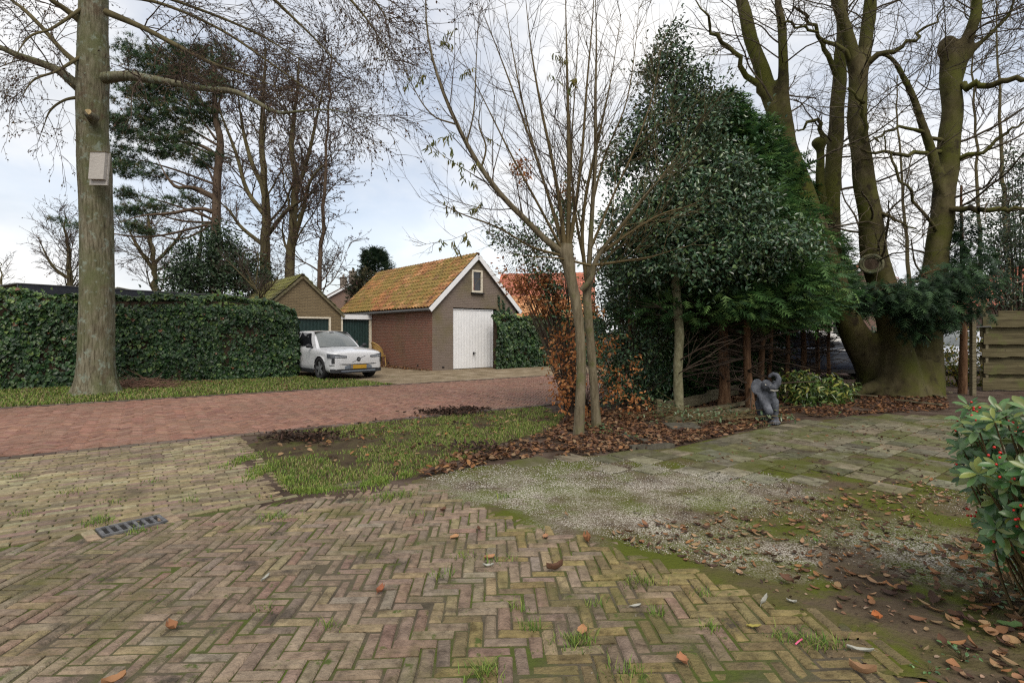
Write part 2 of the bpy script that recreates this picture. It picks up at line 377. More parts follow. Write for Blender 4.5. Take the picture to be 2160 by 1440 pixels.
def add_grit(m, centres):
    nt = m.node_tree; b = nt.nodes['Principled BSDF']; L = nt.links.new; src = b.inputs['Base Color'].links[0].from_socket
    ge = nt.nodes.new('ShaderNodeNewGeometry'); tot = None
    for (x, y, rx, ry) in centres:
        mp = nt.nodes.new('ShaderNodeMapping'); mp.vector_type = 'TEXTURE'; mp.inputs['Location'].default_value = (x, y, 0); mp.inputs['Scale'].default_value = (rx, ry, 1); L(ge.outputs['Position'], mp.inputs['Vector'])
        ln = nt.nodes.new('ShaderNodeVectorMath'); ln.operation = 'LENGTH'; L(mp.outputs[0], ln.inputs[0]); mr = nt.nodes.new('ShaderNodeMapRange'); mr.inputs['From Min'].default_value = 1.15; mr.inputs['From Max'].default_value = .25; L(ln.outputs['Value'], mr.inputs['Value'])
        if tot is None: tot = mr.outputs[0]
        else:
            mx = nt.nodes.new('ShaderNodeMath'); mx.operation = 'MAXIMUM'; L(tot, mx.inputs[0]); L(mr.outputs[0], mx.inputs[1]); tot = mx.outputs[0]
    def nz(sc, lo, hi):
        n = nt.nodes.new('ShaderNodeTexNoise'); n.inputs['Scale'].default_value = sc; n.inputs['Detail'].default_value = 5; L(ge.outputs['Position'], n.inputs['Vector']); r = nt.nodes.new('ShaderNodeMapRange'); r.inputs['From Min'].default_value = lo; r.inputs['From Max'].default_value = hi; L(n.outputs['Fac'], r.inputs['Value']); return r.outputs[0]
    def mul(p, q):
        mm = nt.nodes.new('ShaderNodeMath'); mm.operation = 'MULTIPLY'; L(p, mm.inputs[0]); L(q, mm.inputs[1]); return mm.outputs[0]
    f = mul(mul(tot, nz(2.0, .38, .56)), nz(85, .47, .57)); mx = nt.nodes.new('ShaderNodeMix'); mx.data_type = 'RGBA'; L(f, mx.inputs['Factor']); L(src, mx.inputs['A']); mx.inputs['B'].default_value = (.43, .40, .345, 1); L(mx.outputs['Result'], b.inputs['Base Color'])
add_grit(M['mosspatio'], [(.35, 5.0, 1.3, .75), (1.6, 5.0, 1.3, .7), (1.0, 4.1, .9, .5), (2.75, 3.6, .7, .6), (1.75, 3.5, .5, .35)])
add_grit(M['slab'], [(.6, 5.3, 1.3, .6), (1.6, 5.3, 1.2, .6)])
M['grit'] = leaf_mat('white_grit', .8, .3, 0)
M['court'] = mat('sandy_forecourt', [(.13, .10, .062), (.20, .155, .10), (.27, .22, .155)], scale=1.6, rough=.95, spec=.15, bump=.5, bscale=30, coords='World', detail=9, over=[((.085, .095, .028), .9, .60, .12), ((.09, .06, .045), 1.7, .63, .1)])
M['kerb'] = mat('kerb_stone', [(.038, .034, .026), (.066, .060, .046), (.095, .088, .066)], scale=12, rough=.9, bump=.3, coords='World')
M['grass'] = leaf_mat('grass', .6, .2, .25)
M['litter'] = leaf_mat('dry_leaf', .75, .2, .15)
M['ivy'] = leaf_mat('ivy_leaf', .42, .38, .14)
M['holly'] = leaf_mat('holly_leaf', .27, .55, .10, back=(.075, .10, .05))
M['conifer'] = leaf_mat('conifer_spray', .6, .25, .3)
M['pine'] = leaf_mat('pine_needle', .6, .25, .1)
M['copper'] = leaf_mat('copper_beech_leaf', .6, .25, .35)
M['skimmia'] = leaf_mat('skimmia_leaf', .30, .5, .18)
M['twig'] = mat('twig', [(.045, .032, .024), (.085, .062, .044)], scale=4, rough=.85, spec=.2)
M['twig_green'] = mat('willow_twig', [(.075, .055, .024), (.12, .090, .040)], scale=4, rough=.75, spec=.25)
M['twig_beech'] = mat('beech_twig', [(.055, .043, .028), (.105, .085, .055)], scale=4, rough=.85, spec=.2)
M['far_twig'] = mat('far_twig', [(.050, .038, .030), (.085, .064, .050)], scale=1, rough=.9, spec=.1)
def bark(name, cols, sc, bump, over=None, stretch=(1, 1, .18)):
    return mat(name, cols, scale=sc, rough=.92, spec=.15, bump=bump, bscale=sc * 1.7, stretch=stretch, detail=9, over=over, lo=.3, hi=.7)
M['bark_oak'] = bark('furrowed_bark', [(.030, .025, .016), (.095, .084, .055), (.165, .150, .105), (.21, .20, .15)], 24, 1.0, over=[((.100, .108, .052), 1.3, .42, .22), ((.19, .22, .175), 5.5, .55, .1), ((.085, .058, .038), 2.0, .58, .12)], stretch=(1, 1, .13))
M['bark_beech'] = bark('smooth_beech_bark', [(.038, .030, .016), (.070, .058, .028), (.112, .094, .052)], 4.0, 1.0, over=[((.068, .072, .014), .8, .40, .22), ((.028, .022, .013), 2.6, .54, .12), ((.14, .13, .09), 8, .66, .06)], stretch=(1, 1, .55))
M['bark_willow'] = bark('willow_bark', [(.075, .060, .038), (.135, .112, .072), (.195, .168, .115)], 22, .7, over=[((.105, .105, .045), 3, .53, .15), ((.06, .048, .032), 6, .6, .1)])
M['bark_red'] = bark('conifer_bark', [(.055, .028, .016), (.12, .066, .036), (.19, .115, .066)], 20, .8)
M['bark_holly'] = bark('holly_bark', [(.10, .09, .052), (.16, .15, .088), (.24, .23, .15)], 14, .4, over=[((.085, .105, .034), 3, .58, .12)], stretch=(1, 1, .6))
M['bark_far'] = bark('far_bark', [(.050, .042, .022), (.095, .080, .040), (.12, .105, .055)], 4, .4)
M['bark_pine'] = bark('pine_bark', [(.050, .036, .024), (.095, .068, .048), (.13, .095, .068)], 6, .6)
M['wood_old'] = mat('weathered_timber', [(.075, .062, .036), (.13, .112, .068), (.19, .165, .105)], scale=7, rough=.9, bump=.5, stretch=(1, 1, 6), over=[((.072, .082, .030), 2.4, .56, .14)])
M['wood_fence'] = mat('fence_board', [(.050, .042, .022), (.085, .072, .036), (.125, .108, .060)], scale=9, rough=.9, bump=.12, stretch=(.12, 1, 2.2), over=[((.085, .095, .028), 2.0, .54, .16), ((.04, .03, .018), 6, .64, .1)])
# ================================================================ THE GROUND
def sheet(name, poly, z, m, label, seed=1, amp=.05, step=.15):
    pts = ragged(poly, step, amp, seed) if amp else [A(p[:2]) for p in poly]
    V = [[p[0], p[1], z] for p in pts]
    return tag(mk(name, V, [list(range(len(V)))], m, origin=(0, 0, 0)), label, None, None, 'structure')
g = mk('ground', [[-700, -400, 0], [700, -400, 0], [700, 1200, 0], [-700, 1200, 0]], [[0, 1, 2, 3]], M['soil'], origin=(0, 0, 0))
tag(g, 'bare dark soil ground stretching under the trees and out to the horizon', None, None, 'structure')

def brick(c, ex, ey, L, W, z, bev=.008, tilt=(0, 0), base=0.0):
    """bevelled paver lying at c: half axes along ex, ey; 18 triangles"""
    a, b = L / 2, W / 2; V = []
    for (i, j, zz) in [(-a, -b, base), (a, -b, base), (a, b, base), (-a, b, base), (-a, -b, None), (a, -b, None), (a, b, None), (-a, b, None), (-a + bev, -b + bev, 1), (a - bev, -b + bev, 1), (a - bev, b - bev, 1), (-a + bev, b - bev, 1)]:
        p = c + ex * i + ey * j
        h = zz if zz == base and zz is not None and zz != 1 else z + tilt[0] * i + tilt[1] * j - (bev * .8 if zz is None else 0)
        V.append([p[0], p[1], h])
    return A(V), [[8, 9, 10, 11], [4, 5, 9, 8], [5, 6, 10, 9], [6, 7, 11, 10], [7, 4, 8, 11], [0, 1, 5, 4], [1, 2, 6, 5], [2, 3, 7, 6], [3, 0, 4, 7]]
def herring(poly, W, k, ang, org, colfn, zfn, gap=.008, rng=RNG, skip=None):
    poly2 = A([q[:2] for q in poly]); c_, s_ = math.cos(ang), math.sin(ang); ex = A([c_, s_, 0]); ey = A([-s_, c_, 0])
    loc = (poly2 - org[:2]); lu = (loc @ ex[:2]) / W; lv = (loc @ ey[:2]) / W
    out = []; i0, i1 = int(lv.min()) - k, int(lv.max()) + k; cs = []
    for i in range(i0, i1 + 1):
        m0 = int((lu.min() - i) / (2 * k)) - 1; m1 = int((lu.max() - i) / (2 * k)) + 1
        for m in range(m0, m1 + 1):
            cs.append((i + 2 * k * m + k / 2, i + .5, 0)); cs.append((i + 2 * k * m + k + .5, i - k + 1 + k / 2, 1))
    cs = A(cs); pos = org[:2] + (cs[:, 0:1] * ex[:2] + cs[:, 1:2] * ey[:2]) * W
    ok = in_poly(pos, poly2)
    for e in (-.32, .32):
        off = np.where(cs[:, 2:3] > 0, ey[:2], ex[:2]) * W * k * e; ok &= in_poly(pos + off, poly2)
    if skip is not None: ok &= ~skip(pos)
    pos = pos[ok]; o = cs[ok, 2]; cols = colfn(pos); zs = zfn(pos)
    for p, v, cc, z in zip(pos, o, cols, zs):
        a = rng.normal(0, .022); c2, s2 = math.cos(a), math.sin(a)
        x2, y2 = ex * c2 + ey * s2, -ex * s2 + ey * c2
        if v: x2, y2 = y2, -x2
        V, Fl = brick(A([p[0], p[1], 0]) + rng.normal(0, .0018, 3) * A([1, 1, 0]), x2, y2, W * k - gap - rng.uniform(0, .006), W - gap - rng.uniform(0, .004), z + rng.normal(0, .0022), tilt=rng.normal(0, .020, 2), bev=rng.uniform(.006, .012))
        out.append((V, Fl, cc))
    return out

# the red brick road
road = sheet('road', [UN(-60, 8.37), UN(70, 8.37), UN(70, 14.03), UN(-60, 14.03)], .004, M['redjoint'], 'red herringbone brick street running past the garage', amp=0)
rp = [UN(-9.5, 8.50), UN(14, 8.50), UN(14, 13.92), UN(-9.5, 13.92)]
def red_cols(p):
    c = pick([(.205, .105, .072), (.225, .120, .084), (.190, .098, .068), (.238, .135, .098), (.172, .090, .064)], len(p), RNG, jit=.1)
    return c * (0.86 + .28 * vnoise(p, 1.6, 3)[:, None])
road_bricks = herring(rp, .072, 3, math.atan2(U[1], U[0]) + math.pi / 4, A([0, 0, 0]), red_cols, lambda p: .016 + .004 * vnoise(p, 1.1, 5), gap=.006)
pieces('brick', road_bricks, M['redbrick'], road, 300, 'brick_field')
# kerb courses along both edges of the road
def kerb(n0, n1, u0, u1, name, label):
    root = tag(thing(name, UN(0, (n0 + n1) / 2), label, None), kind='structure'); lst = []; u = u0
    while u < u1:
        L = .205; c = UN(u + L / 2, (n0 + n1) / 2)
        V, Fl = brick(c, U, N, L - .008, n1 - n0 - .004, .024 + RNG.normal(0, .002), tilt=RNG.normal(0, .01, 2))
        lst.append((V, Fl, pick([(.9, .85, .8), (1.1, 1.0, .95), (.7, .6, .55)], 1, RNG)[0])); u += L
    pieces('kerb_brick', lst, M['kerbpav'], root, 130)
M['kerbpav'] = mat('kerb_course_paver', [(.075, .062, .050), (.115, .095, .078)], scale=15, rough=.85, attr=True, coords='World', bump=.3)
kerb(8.34, 8.485, -9.5, 13.5, 'near_kerb', 'dark brick edge course between the street and the near verge')
kerb(13.935, 14.08, -9.5, 13.5, 'far_kerb', 'dark brick edge course between the street and the hedge verge')

# strip of straight courses along the road, on the left
band = sheet('parking_strip', [UN(-14, 4.93), UN(1.02, 4.93), UN(1.02, 8.33), UN(-14, 8.33)], .0085, M['joint'], 'worn yellow brick parking strip laid in straight courses', amp=0)
DRAIN_C = G(279, 1113); DRAIN_E = nrm(A([.66, .75, 0])); DRAIN_S = A([-DRAIN_E[1], DRAIN_E[0], 0])
def near_drain(p):
    q = p - DRAIN_C[:2]; return (np.abs(q @ DRAIN_E[:2]) < .26) & (np.abs(q @ DRAIN_S[:2]) < .10)
lst = []; row = 0; n = 4.95
while n < 8.30:
    u = -7.5 + (row % 2) * .105 + RNG.uniform(-.02, .02)
    while u < .95:
        c = UN(u + .105, n + .036)
        if not near_drain(c[None, :2])[0]:
            p2 = c[None, :2]
            cc = pick([(.26, .215, .125), (.30, .25, .15), (.22, .18, .12), (.26, .19, .15), (.33, .29, .185)], 1, RNG, jit=.12)[0] * (.78 + .4 * vnoise(p2, .9, 9)[0])
            V, Fl = brick(c, U, N, .203 - RNG.uniform(0, .006), .064 - RNG.uniform(0, .004), .018 + .004 * (row == 0) + .006 * vnoise(p2, .7, 2)[0] + RNG.normal(0, .0012), tilt=RNG.normal(0, .012, 2))
            lst.append((V, Fl, cc))
        u += .21
    n += .072; row += 1
pieces('brick', lst, M['band'], band, 300, 'brick_field')

# the yellow herringbone driveway in front
HP = [UN(-6.5, 4.945), UN(.95, 4.945), G(640, 1052), G(735, 1036), G(885, 1014), G(1000, 1062), G(1130, 1102), G(1260, 1142), G(1420, 1188), G(1520, 1216), G(1700, 1287), G(1860, 1334), G(1945, 1440), A([1.75, 1.3, 0]), A([-5.5, 1.3, 0])]
drive = sheet('driveway', HP, .0105, M['joint'], 'yellow and mauve herringbone brick driveway with mossy joints', amp=.03, step=.2)
def drive_cols(p):
    t = np.clip((p[:, 0] + .45) / 1.8 + .45 * (vnoise(p, .8, 4) - .5), 0, 1)
    cl = pick([(.240, .185, .158), (.215, .168, .135), (.265, .218, .170), (.295, .250, .150), (.240, .160, .138), (.180, .150, .132), (.245, .215, .190)], len(p), RNG, [.24, .22, .22, .07, .10, .10, .05], jit=.08)
    cr = pick([(.230, .190, .090), (.200, .165, .086), (.155, .124, .078), (.262, .218, .104), (.178, .140, .105)], len(p), RNG, [.3, .28, .2, .1, .12], jit=.09)
    sel = (RNG.uniform(size=len(p)) < t)[:, None]
    out = np.where(sel, cr, cl); mean = np.where(sel, A([[.200, .166, .088]]), A([[.225, .182, .145]]))
    return (out * .66 + mean * .34) * A([.96, .94, .88]) * (.82 + .36 * vnoise(p, 1.1, 14))[:, None]
dl = herring(HP, .0705, 3, math.radians(2), A([.02, .01, 0]), drive_cols, lambda p: .014 + .010 * vnoise(p, .55, 8), gap=.0075, skip=near_drain)
pieces('brick', dl, M['paver'], drive, 300, 'brick_field')

# iron drain grate
root = thing('drain_grate', DRAIN_C, 'grey cast iron street drain grate set in the brick paving', 'drain')
M['iron'] = mat('cast_iron', [(.075, .076, .080), (.12, .12, .125), (.17, .17, .17)], scale=20, rough=.6, spec=.4, metal=.35, bump=.2)
M['pit'] = plain('drain_pit', (.012, .011, .010), .9)
c = DRAIN_C + A([0, 0, .0125])
MB().box(c + A([0, 0, -.003]), DRAIN_E * .205, DRAIN_S * .105, A([0, 0, .002])).build('pit', M['pit'], root)
b = MB()
for s in (-1, 1): b.box(c + DRAIN_S * .098 * s + A([0, 0, .008]), DRAIN_E * .205, DRAIN_S * .010, A([0, 0, .008]))
for s in (-1, 1): b.box(c + DRAIN_E * .192 * s + A([0, 0, .008]), DRAIN_E * .013, DRAIN_S * .087, A([0, 0, .008]))
b.build('frame', M['iron'], root)
for i in range(6):
    MB().box(c + DRAIN_E * (-.138 + i * .0552) + A([0, 0, .007]), DRAIN_E * .0105, DRAIN_S * .087, A([0, 0, .006])).build('bar', M['iron'], root)
for s, ln in ((-1, .14), (1, .14)):
    for q in (-1, 1):
        V, Fl = brick(DRAIN_C + DRAIN_E * .252 * s + DRAIN_S * .068 * q, DRAIN_S, DRAIN_E, .128, .08, .024, tilt=RNG.normal(0, .02, 2))
        mk('edging_brick', V, Fl, M['band'], root, col=rep(pick([(.33, .28, .19), (.36, .26, .19)], 1, RNG), len(V)))

# the mossy slab patio on the right
PP = [G(885, 1008), G(1000, 984), G(1180, 968), G(1420, 945), G(1650, 894), G(1830, 877), G(2010, 878), G(2400, 890), G(2700, 1440), A([3.6, 1.2, 0]), A([1.75, 1.25, 0]), G(1945, 1440), G(1860, 1334), G(1700, 1287), G(1520, 1216), G(1420, 1188), G(1260, 1142), G(1130, 1102), G(1000, 1062)]
patio = sheet('patio', PP, .003, M['mosspatio'], 'mossy dirt covered parking patio with white grit and concrete slabs', seed=5, amp=.02, step=.3)
TE = nrm(A([.79, .613, 0])); TS = A([-TE[1], TE[0], 0]); lst = []
for i in range(-5, 40):
    for j in range(-30, 25):
        c = G(1420, 948) + TE * (.302 * i + .15) - TS * (.302 * j + .16) + A([0, 0, 0])
        if not in_poly(c[None, :2], A([q[:2] for q in PP]))[0] or c[1] < 4.9 + .5 * vnoise(c[None, :2], .7, 3)[0] or c[0] > 8.2: continue
        if c[1] < 6.2 and RNG.uniform() < .25: continue
        V, Fl = brick(c, TE, TS, .290 - RNG.uniform(0, .010), .290 - RNG.uniform(0, .010), .018 + RNG.normal(0, .003), bev=.008, tilt=RNG.normal(0, .012, 2))
        lst.append((V, Fl, pick([(1.1, 1.1, 1.08), (.75, .76, .72), (1.3, 1.27, 1.2), (.9, .98, .66)], 1, RNG, jit=.14)[0]))
pieces('slab', lst, M['slab'], patio, 300)
# a loose pair of slabs at the corner of the lawn
for (px, py, L, W, lab) in ((760, 1026, .62, .3, 'dark concrete slab lying at the tip of the lawn'), (1120, 976, .5, .3, 'dirty concrete slab at the edge of the leaf bed')):
    V, Fl = brick(G(px, py), TE, TS, L, W, .018, bev=.008, tilt=(0, .01)); o = mk('concrete_slab', V, Fl, M['slab'], col=rep(A([[.8, .75, .7]]), len(V)))
    tag(o, lab, 'slab')

# verges, lawn, bed, forecourt
verge = sheet('verge', [UN(-30, 14.09), UN(5.9, 14.09), UN(5.2, 16.4), UN(4.9, 18.0), UN(4.2, 19.0), UN(-30, 19.0)], .005, M['lawn'], 'grass verge between the street and the ivy hedge', seed=3, amp=.06)
lawn = sheet('lawn', [G(512, 962), G(548, 921), UN(2.6, 8.3), UN(6.4, 8.3), G(1195, 872), G(1170, 905), G(1060, 935), G(1000, 962), G(885, 995), G(860, 1015), G(735, 1028), G(600, 1042)], .0055, M['lawn'], 'patchy lawn triangle beside the brick street', seed=4, amp=.05)
court = sheet('forecourt', [UN(5.6, 14.09), UN(15, 14.09), UN(16, 24), UN(2, 30), UN(-1, 24), UN(4.0, 18.5), UN(5.0, 16.6)], .0042, M['court'], 'sandy brown forecourt in front of the brick garage', seed=6, amp=.05)

# ================================================================ BUILDINGS
M['gbrick'] = brick_mat('garage_side_brick', (.205, .082, .054), (.150, .068, .050), (.255, .190, .145), [((.125, .105, .050), .55, .50, .22, .75), ((.045, .036, .030), .8, .60, .16, .7)])
M['gfront'] = brick_mat('garage_front_brick', (.185, .145, .122), (.152, .120, .102), (.215, .180, .150), [((.145, .125, .055), .7, .46, .2, .8), ((.085, .070, .058), .9, .60, .14, .7)])
M['ybrick'] = brick_mat('yellow_shed_brick', (.215, .165, .095), (.17, .130, .076), (.13, .105, .07), [((.085, .066, .04), .9, .58, .16, .6)])
M['hbrick'] = brick_mat('house_brick', (.22, .13, .10), (.17, .105, .085), (.20, .17, .14))
M['tile'] = mat('clay_pantile', [(.75, .75, .75), (1, 1, 1), (1.15, 1.1, 1.05)], scale=10, rough=.85, spec=.2, attr=True, coords='World', over=[((.19, .15, .035), 6, .56, .1), ((.07, .06, .02), 9, .60, .08)])
M['tile_green'] = mat('mossy_grey_tile', [(.8, .8, .8), (1.1, 1.1, 1.1)], scale=10, rough=.9, spec=.15, attr=True, coords='World', over=[((.135, .135, .035), 1.4, .50, .16)])
M['tile_red'] = mat('red_roof_tile', [(.85, .85, .85), (1.1, 1.1, 1.1)], scale=6, rough=.85, attr=True, coords='World')
M['white'] = mat('white_paint', [(.70, .71, .73), (.76, .77, .785)], scale=4, rough=.5, spec=.35, over=[((.55, .54, .51), 3.0, .66, .16)])
M['cream'] = plain('cream_paint', (.62, .57, .46), .55)
M['green_door'] = plain('dark_green_paint', (.014, .034, .032), .45, vary=.25)
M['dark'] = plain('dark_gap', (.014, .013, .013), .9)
M['black_fascia'] = plain('anthracite_fascia', (.022, .024, .032), .45)
M['zinc'] = plain('grey_gutter', (.10, .10, .10), .6)
M['glass'] = mat('window_glass', [(.020, .020, .024), (.045, .045, .05)], scale=3, rough=.06, spec=.6)
M['mortar'] = plain('verge_mortar', (.30, .27, .23), .9)
def T3(o, e, t, z, off=0.0, nn_=None):
    p = o + e * t; p = p + (nn_ * off if nn_ is not None else 0); return A([p[0], p[1], z])
def wall(name, o, e, polys, m, parent, thick=.0):
    """polys: lists of (t, z) on the vertical plane through o along e"""
    V, uv, Fl = [], [], []
    for pl in polys:
        k = len(V); V += [T3(o, e, t, z) for t, z in pl]; uv += [(t, z) for t, z in pl]; Fl.append(list(range(k, k + len(pl))))
    return mk(name, V, Fl, m, parent, uv=A(uv))
def tile_piece(o, e, s, nv, w, l):
    """S-profile pantile, lip at its lower end: 18 triangles"""
    xs = A([0, .18, .38, .62, .82, 1.0, 1.08]) * w; hs = A([.016, .058, .068, .022, .002, .016, .050])
    V = [o + e * x + nv * (h + .040) for x, h in zip(xs, hs)] + [o + e * x + s * l + nv * h for x, h in zip(xs, hs)] + [o + e * x + nv * (h - .012) for x, h in zip(xs, hs)]
    n = len(xs); Fl = [[i, i + 1, n + i + 1, n + i] for i in range(n - 1)] + [[2 * n + i, 2 * n + i + 1, i + 1, i] for i in range(n - 1)]
    return A(V), Fl
def tiled_slope(parent, o, e, s, length, slope, w, expo, m, cols, wts, limit, moss=None):
    nv = np.cross(e, s); nv = nv if nv[2] > 0 else -nv; lst = []
    nr, nc = int(round(slope / expo)), int(round(length / w)); expo = slope / nr; w = length / nc
    for r in range(nr):
        for c in range(nc):
            p = o + e * (c * w + RNG.normal(0, .004)) + s * (r * expo + RNG.normal(0, .006)) + nv * RNG.normal(.012, .004)
            V, Fl = tile_piece(p, e, s, nv, w, expo * 1.18); cc = pick(cols, 1, RNG, wts, .26)[0]
            if moss is not None:
                f = np.clip((vnoise(A([[c * w, r * expo]]), .9, 7)[0] - .22) * 1.8 + RNG.normal(0, .33), 0, 1) * moss[1]; cc = cc * (1 - f) + A(moss[0]) * f
            lst.append((V, Fl, cc))
    pieces('roof_tile', lst, m, parent, limit, 'roof_tile_field')
def gable_roof(root, o, e, d, width, length, eave, ridge, ov_e, ov_g, m, cols, wts, near_limit, moss=None, w=.22, expo=.25, far_limit=0):
    """o front-left corner, e along the gable front, d back along the ridge"""
    half = width / 2; rise = ridge - eave; up = A([0, 0, 1.0]); st = nrm(e * half + up * rise); sr = nrm(-e * half + up * rise)
    sl = math.hypot(half, rise) * (1 + ov_e / half); zo = eave - rise * ov_e / half
    base = MB(); fa = o - d * ov_g
    a = T3(fa, e, -ov_e, zo); b_ = T3(fa, e, half, ridge); c_ = T3(fa, e, width + ov_e, zo); LD = d * (length + 2 * ov_g)
    th = A([0, 0, .03])
    base.add([a, b_, b_ + LD, a + LD, a - th, b_ - th, b_ + LD - th, a + LD - th], [(0, 3, 2, 1), (4, 5, 6, 7), (0, 1, 5, 4), (0, 4, 7, 3), (3, 7, 6, 2)])
    base.add([c_, b_, b_ + LD, c_ + LD, c_ - th, b_ - th, b_ + LD - th, c_ + LD - th], [(0, 1, 2, 3), (4, 7, 6, 5), (0, 4, 5, 1), (0, 3, 7, 4), (3, 2, 6, 7)])
    roof = base.build('roof', M['dark'], root)
    tiled_slope(roof, a, d, st, length + 2 * ov_g, sl, w, expo, m, cols, wts, near_limit, moss)
    tiled_slope(roof, c_, d, sr, length + 2 * ov_g, sl, w, expo, m, cols, wts, far_limit, moss)
    k = 0; lst = []
    while k < length + 2 * ov_g:
        p = b_ + d * k + A([0, 0, .015]); q = p + d * .36
        ang = np.linspace(-.95, .95, 6); ring = lambda c, r: [c + e * math.sin(t) * r + A([0, 0, 1]) * (math.cos(t) * r - r * .55) for t in ang]
        V = ring(p, .125) + ring(q, .11); lst.append((A(V), [[i, i + 1, 7 + i, 6 + i] for i in range(5)] + [list(range(6))], pick(cols, 1, RNG, wts)[0])); k += .33
    pieces('ridge_tile', lst, m, roof, 60, smooth=True)
    return roof, a, b_, c_
FR = nrm(A([.77, .638, 0])); SD = A([-FR[1], FR[0], 0])
def panel_door(root, name, o, e, t0, t1, z0, z1, ribs, m, depth, board=False):
    """ribbed sheet door: ribs are part of its surface"""
    nrmv = A([e[1], -e[0], 0]); V, Fl = [], []; n = ribs * 4; amp = .007
    for i in range(n + 1):
        t = t0 + (t1 - t0) * i / n; dd = -depth + (amp if (i % 4) in (1, 2) else 0)
        V += [T3(o, e, t, z0, dd, nrmv), T3(o, e, t, z1, dd, nrmv)]
        if i: k = 2 * i; Fl.append([k - 2, k, k + 1, k - 1])
    return mk(name, V, Fl, m, root)

# --- the brick garage
P0 = A([-3.03, 20.2, 0]); GW, GL, GE, GR = 4.17, 8.8, 2.56, 4.62
garage = thing('brick_garage', P0, 'brick garage with mossy orange tiled gable roof and white door', 'garage')
h = GW / 2; lx = lambda z: max(0, (z - GE) / (GR - GE) * h); rx = lambda z: GW - lx(z)
wx0, wx1, wz0, wz1 = 1.83, 2.36, 3.07, 3.98; dx0, dx1, dz = .94, 3.10, 2.44
fw = [[(0, 0), (dx0, 0), (dx0, dz), (0, dz)], [(dx1, 0), (GW, 0), (GW, dz), (dx1, dz)], [(0, dz), (GW, dz), (GW, GE), (rx(wz0), wz0), (lx(wz0), wz0), (0, GE)],
      [(lx(wz0), wz0), (wx0, wz0), (wx0, wz1), (lx(wz1), wz1)], [(wx1, wz0), (rx(wz0), wz0), (rx(wz1), wz1), (wx1, wz1)], [(lx(wz1), wz1), (rx(wz1), wz1), (h, GR)]]
wall('front_wall', P0, FR, fw, M['gfront'], garage)
wall('side_wall', P0 + SD * GL, -SD, [[(0, 0), (GL, 0), (GL, GE), (0, GE)]], M['gbrick'], garage)
wall('side_wall', P0 + FR * GW, SD, [[(0, 0), (GL, 0), (GL, GE), (0, GE)]], M['gbrick'], garage)
wall('back_wall', P0 + FR * GW + SD * GL, -FR, [[(0, 0), (GW, 0), (GW, GE), (h, GR), (0, GE)]], M['gbrick'], garage)
FN = A([FR[1], -FR[0], 0])
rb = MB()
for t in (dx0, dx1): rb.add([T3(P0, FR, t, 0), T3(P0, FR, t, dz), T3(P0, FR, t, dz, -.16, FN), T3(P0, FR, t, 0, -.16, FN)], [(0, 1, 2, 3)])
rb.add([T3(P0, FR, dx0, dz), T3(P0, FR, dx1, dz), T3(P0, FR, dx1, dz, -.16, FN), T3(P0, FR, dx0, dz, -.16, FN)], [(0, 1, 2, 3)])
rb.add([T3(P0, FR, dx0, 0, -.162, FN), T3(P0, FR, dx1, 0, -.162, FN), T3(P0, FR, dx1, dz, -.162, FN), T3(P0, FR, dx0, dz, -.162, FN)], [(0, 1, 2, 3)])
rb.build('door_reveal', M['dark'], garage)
door = panel_door(garage, 'door', P0, FR, dx0 + .02, dx1 - .17, .03, 2.36, 26, M['white'], .07)
db = MB()
for (t0, t1, z0, z1) in ((dx0 + .005, dx0 + .03, .02, 2.38), (dx1 - .18, dx1 - .15, .02, 2.38), (dx0 + .005, dx1 - .15, 2.36, 2.39)):
    db.box(T3(P0, FR, (t0 + t1) / 2, (z0 + z1) / 2, -.06, FN), FR * (t1 - t0) / 2, FN * .015, A([0, 0, (z1 - z0) / 2]))
db.build('door_frame', M['white'], garage)
db = MB(); hc = T3(P0, FR, (dx0 + dx1) / 2 - .06, .62, -.04, FN)
db.box(hc, FR * .03, FN * .012, A([0, 0, .05])); db.tube([hc, hc + FN * .06], [.016, .02], 8); db.box(hc + FN * .06, FR * .055, FN * .012, A([0, 0, .016]))
db.build('handle', M['dark'], door)
# gable window
win = MB()
for (t0, t1, z0, z1) in ((wx0, wx0 + .07, wz0, wz1), (wx1 - .07, wx1, wz0, wz1), (wx0 + .07, wx1 - .07, wz1 - .07, wz1), (wx0 + .07, wx1 - .07, wz0, wz0 + .08)):
    win.box(T3(P0, FR, (t0 + t1) / 2, (z0 + z1) / 2, -.015, FN), FR * (t1 - t0) / 2, FN * .04, A([0, 0, (z1 - z0) / 2]))
win = win.build('window', M['cream'], garage)
mk('pane', [T3(P0, FR, t, z, -.035, FN) for t, z in ((wx0 + .07, wz0 + .08), (wx1 - .07, wz0 + .08), (wx1 - .07, wz1 - .07), (wx0 + .07, wz1 - .07))], [[0, 1, 2, 3]], M['glass'], win)
MB().box(T3(P0, FR, (wx0 + wx1) / 2, wz0 - .03, .03, FN), FR * .31, FN * .07, A([0, 0, .028])).build('sill', M['dark'], win)
M['red_cloth'] = plain('red_curtain', (.16, .015, .018), .8)
mk('curtain', [T3(P0, FR, t, z, -.028, FN) for t, z in ((wx0 + .072, wz0 + .10), (wx0 + .15, wz0 + .10), (wx0 + .12, wz0 + .62), (wx0 + .072, wz0 + .62))], [[0, 1, 2, 3]], M['red_cloth'], win)
tcols = [(.30, .142, .062), (.25, .120, .056), (.35, .190, .096), (.18, .092, .052)]
groof, ga, gb, gc = gable_roof(garage, P0, FR, SD, GW, GL, GE, GR, .17, .09, M['tile'], tcols, [.4, .25, .2, .15], 300, ((.175, .145, .042), .78), w=.235, expo=.235)
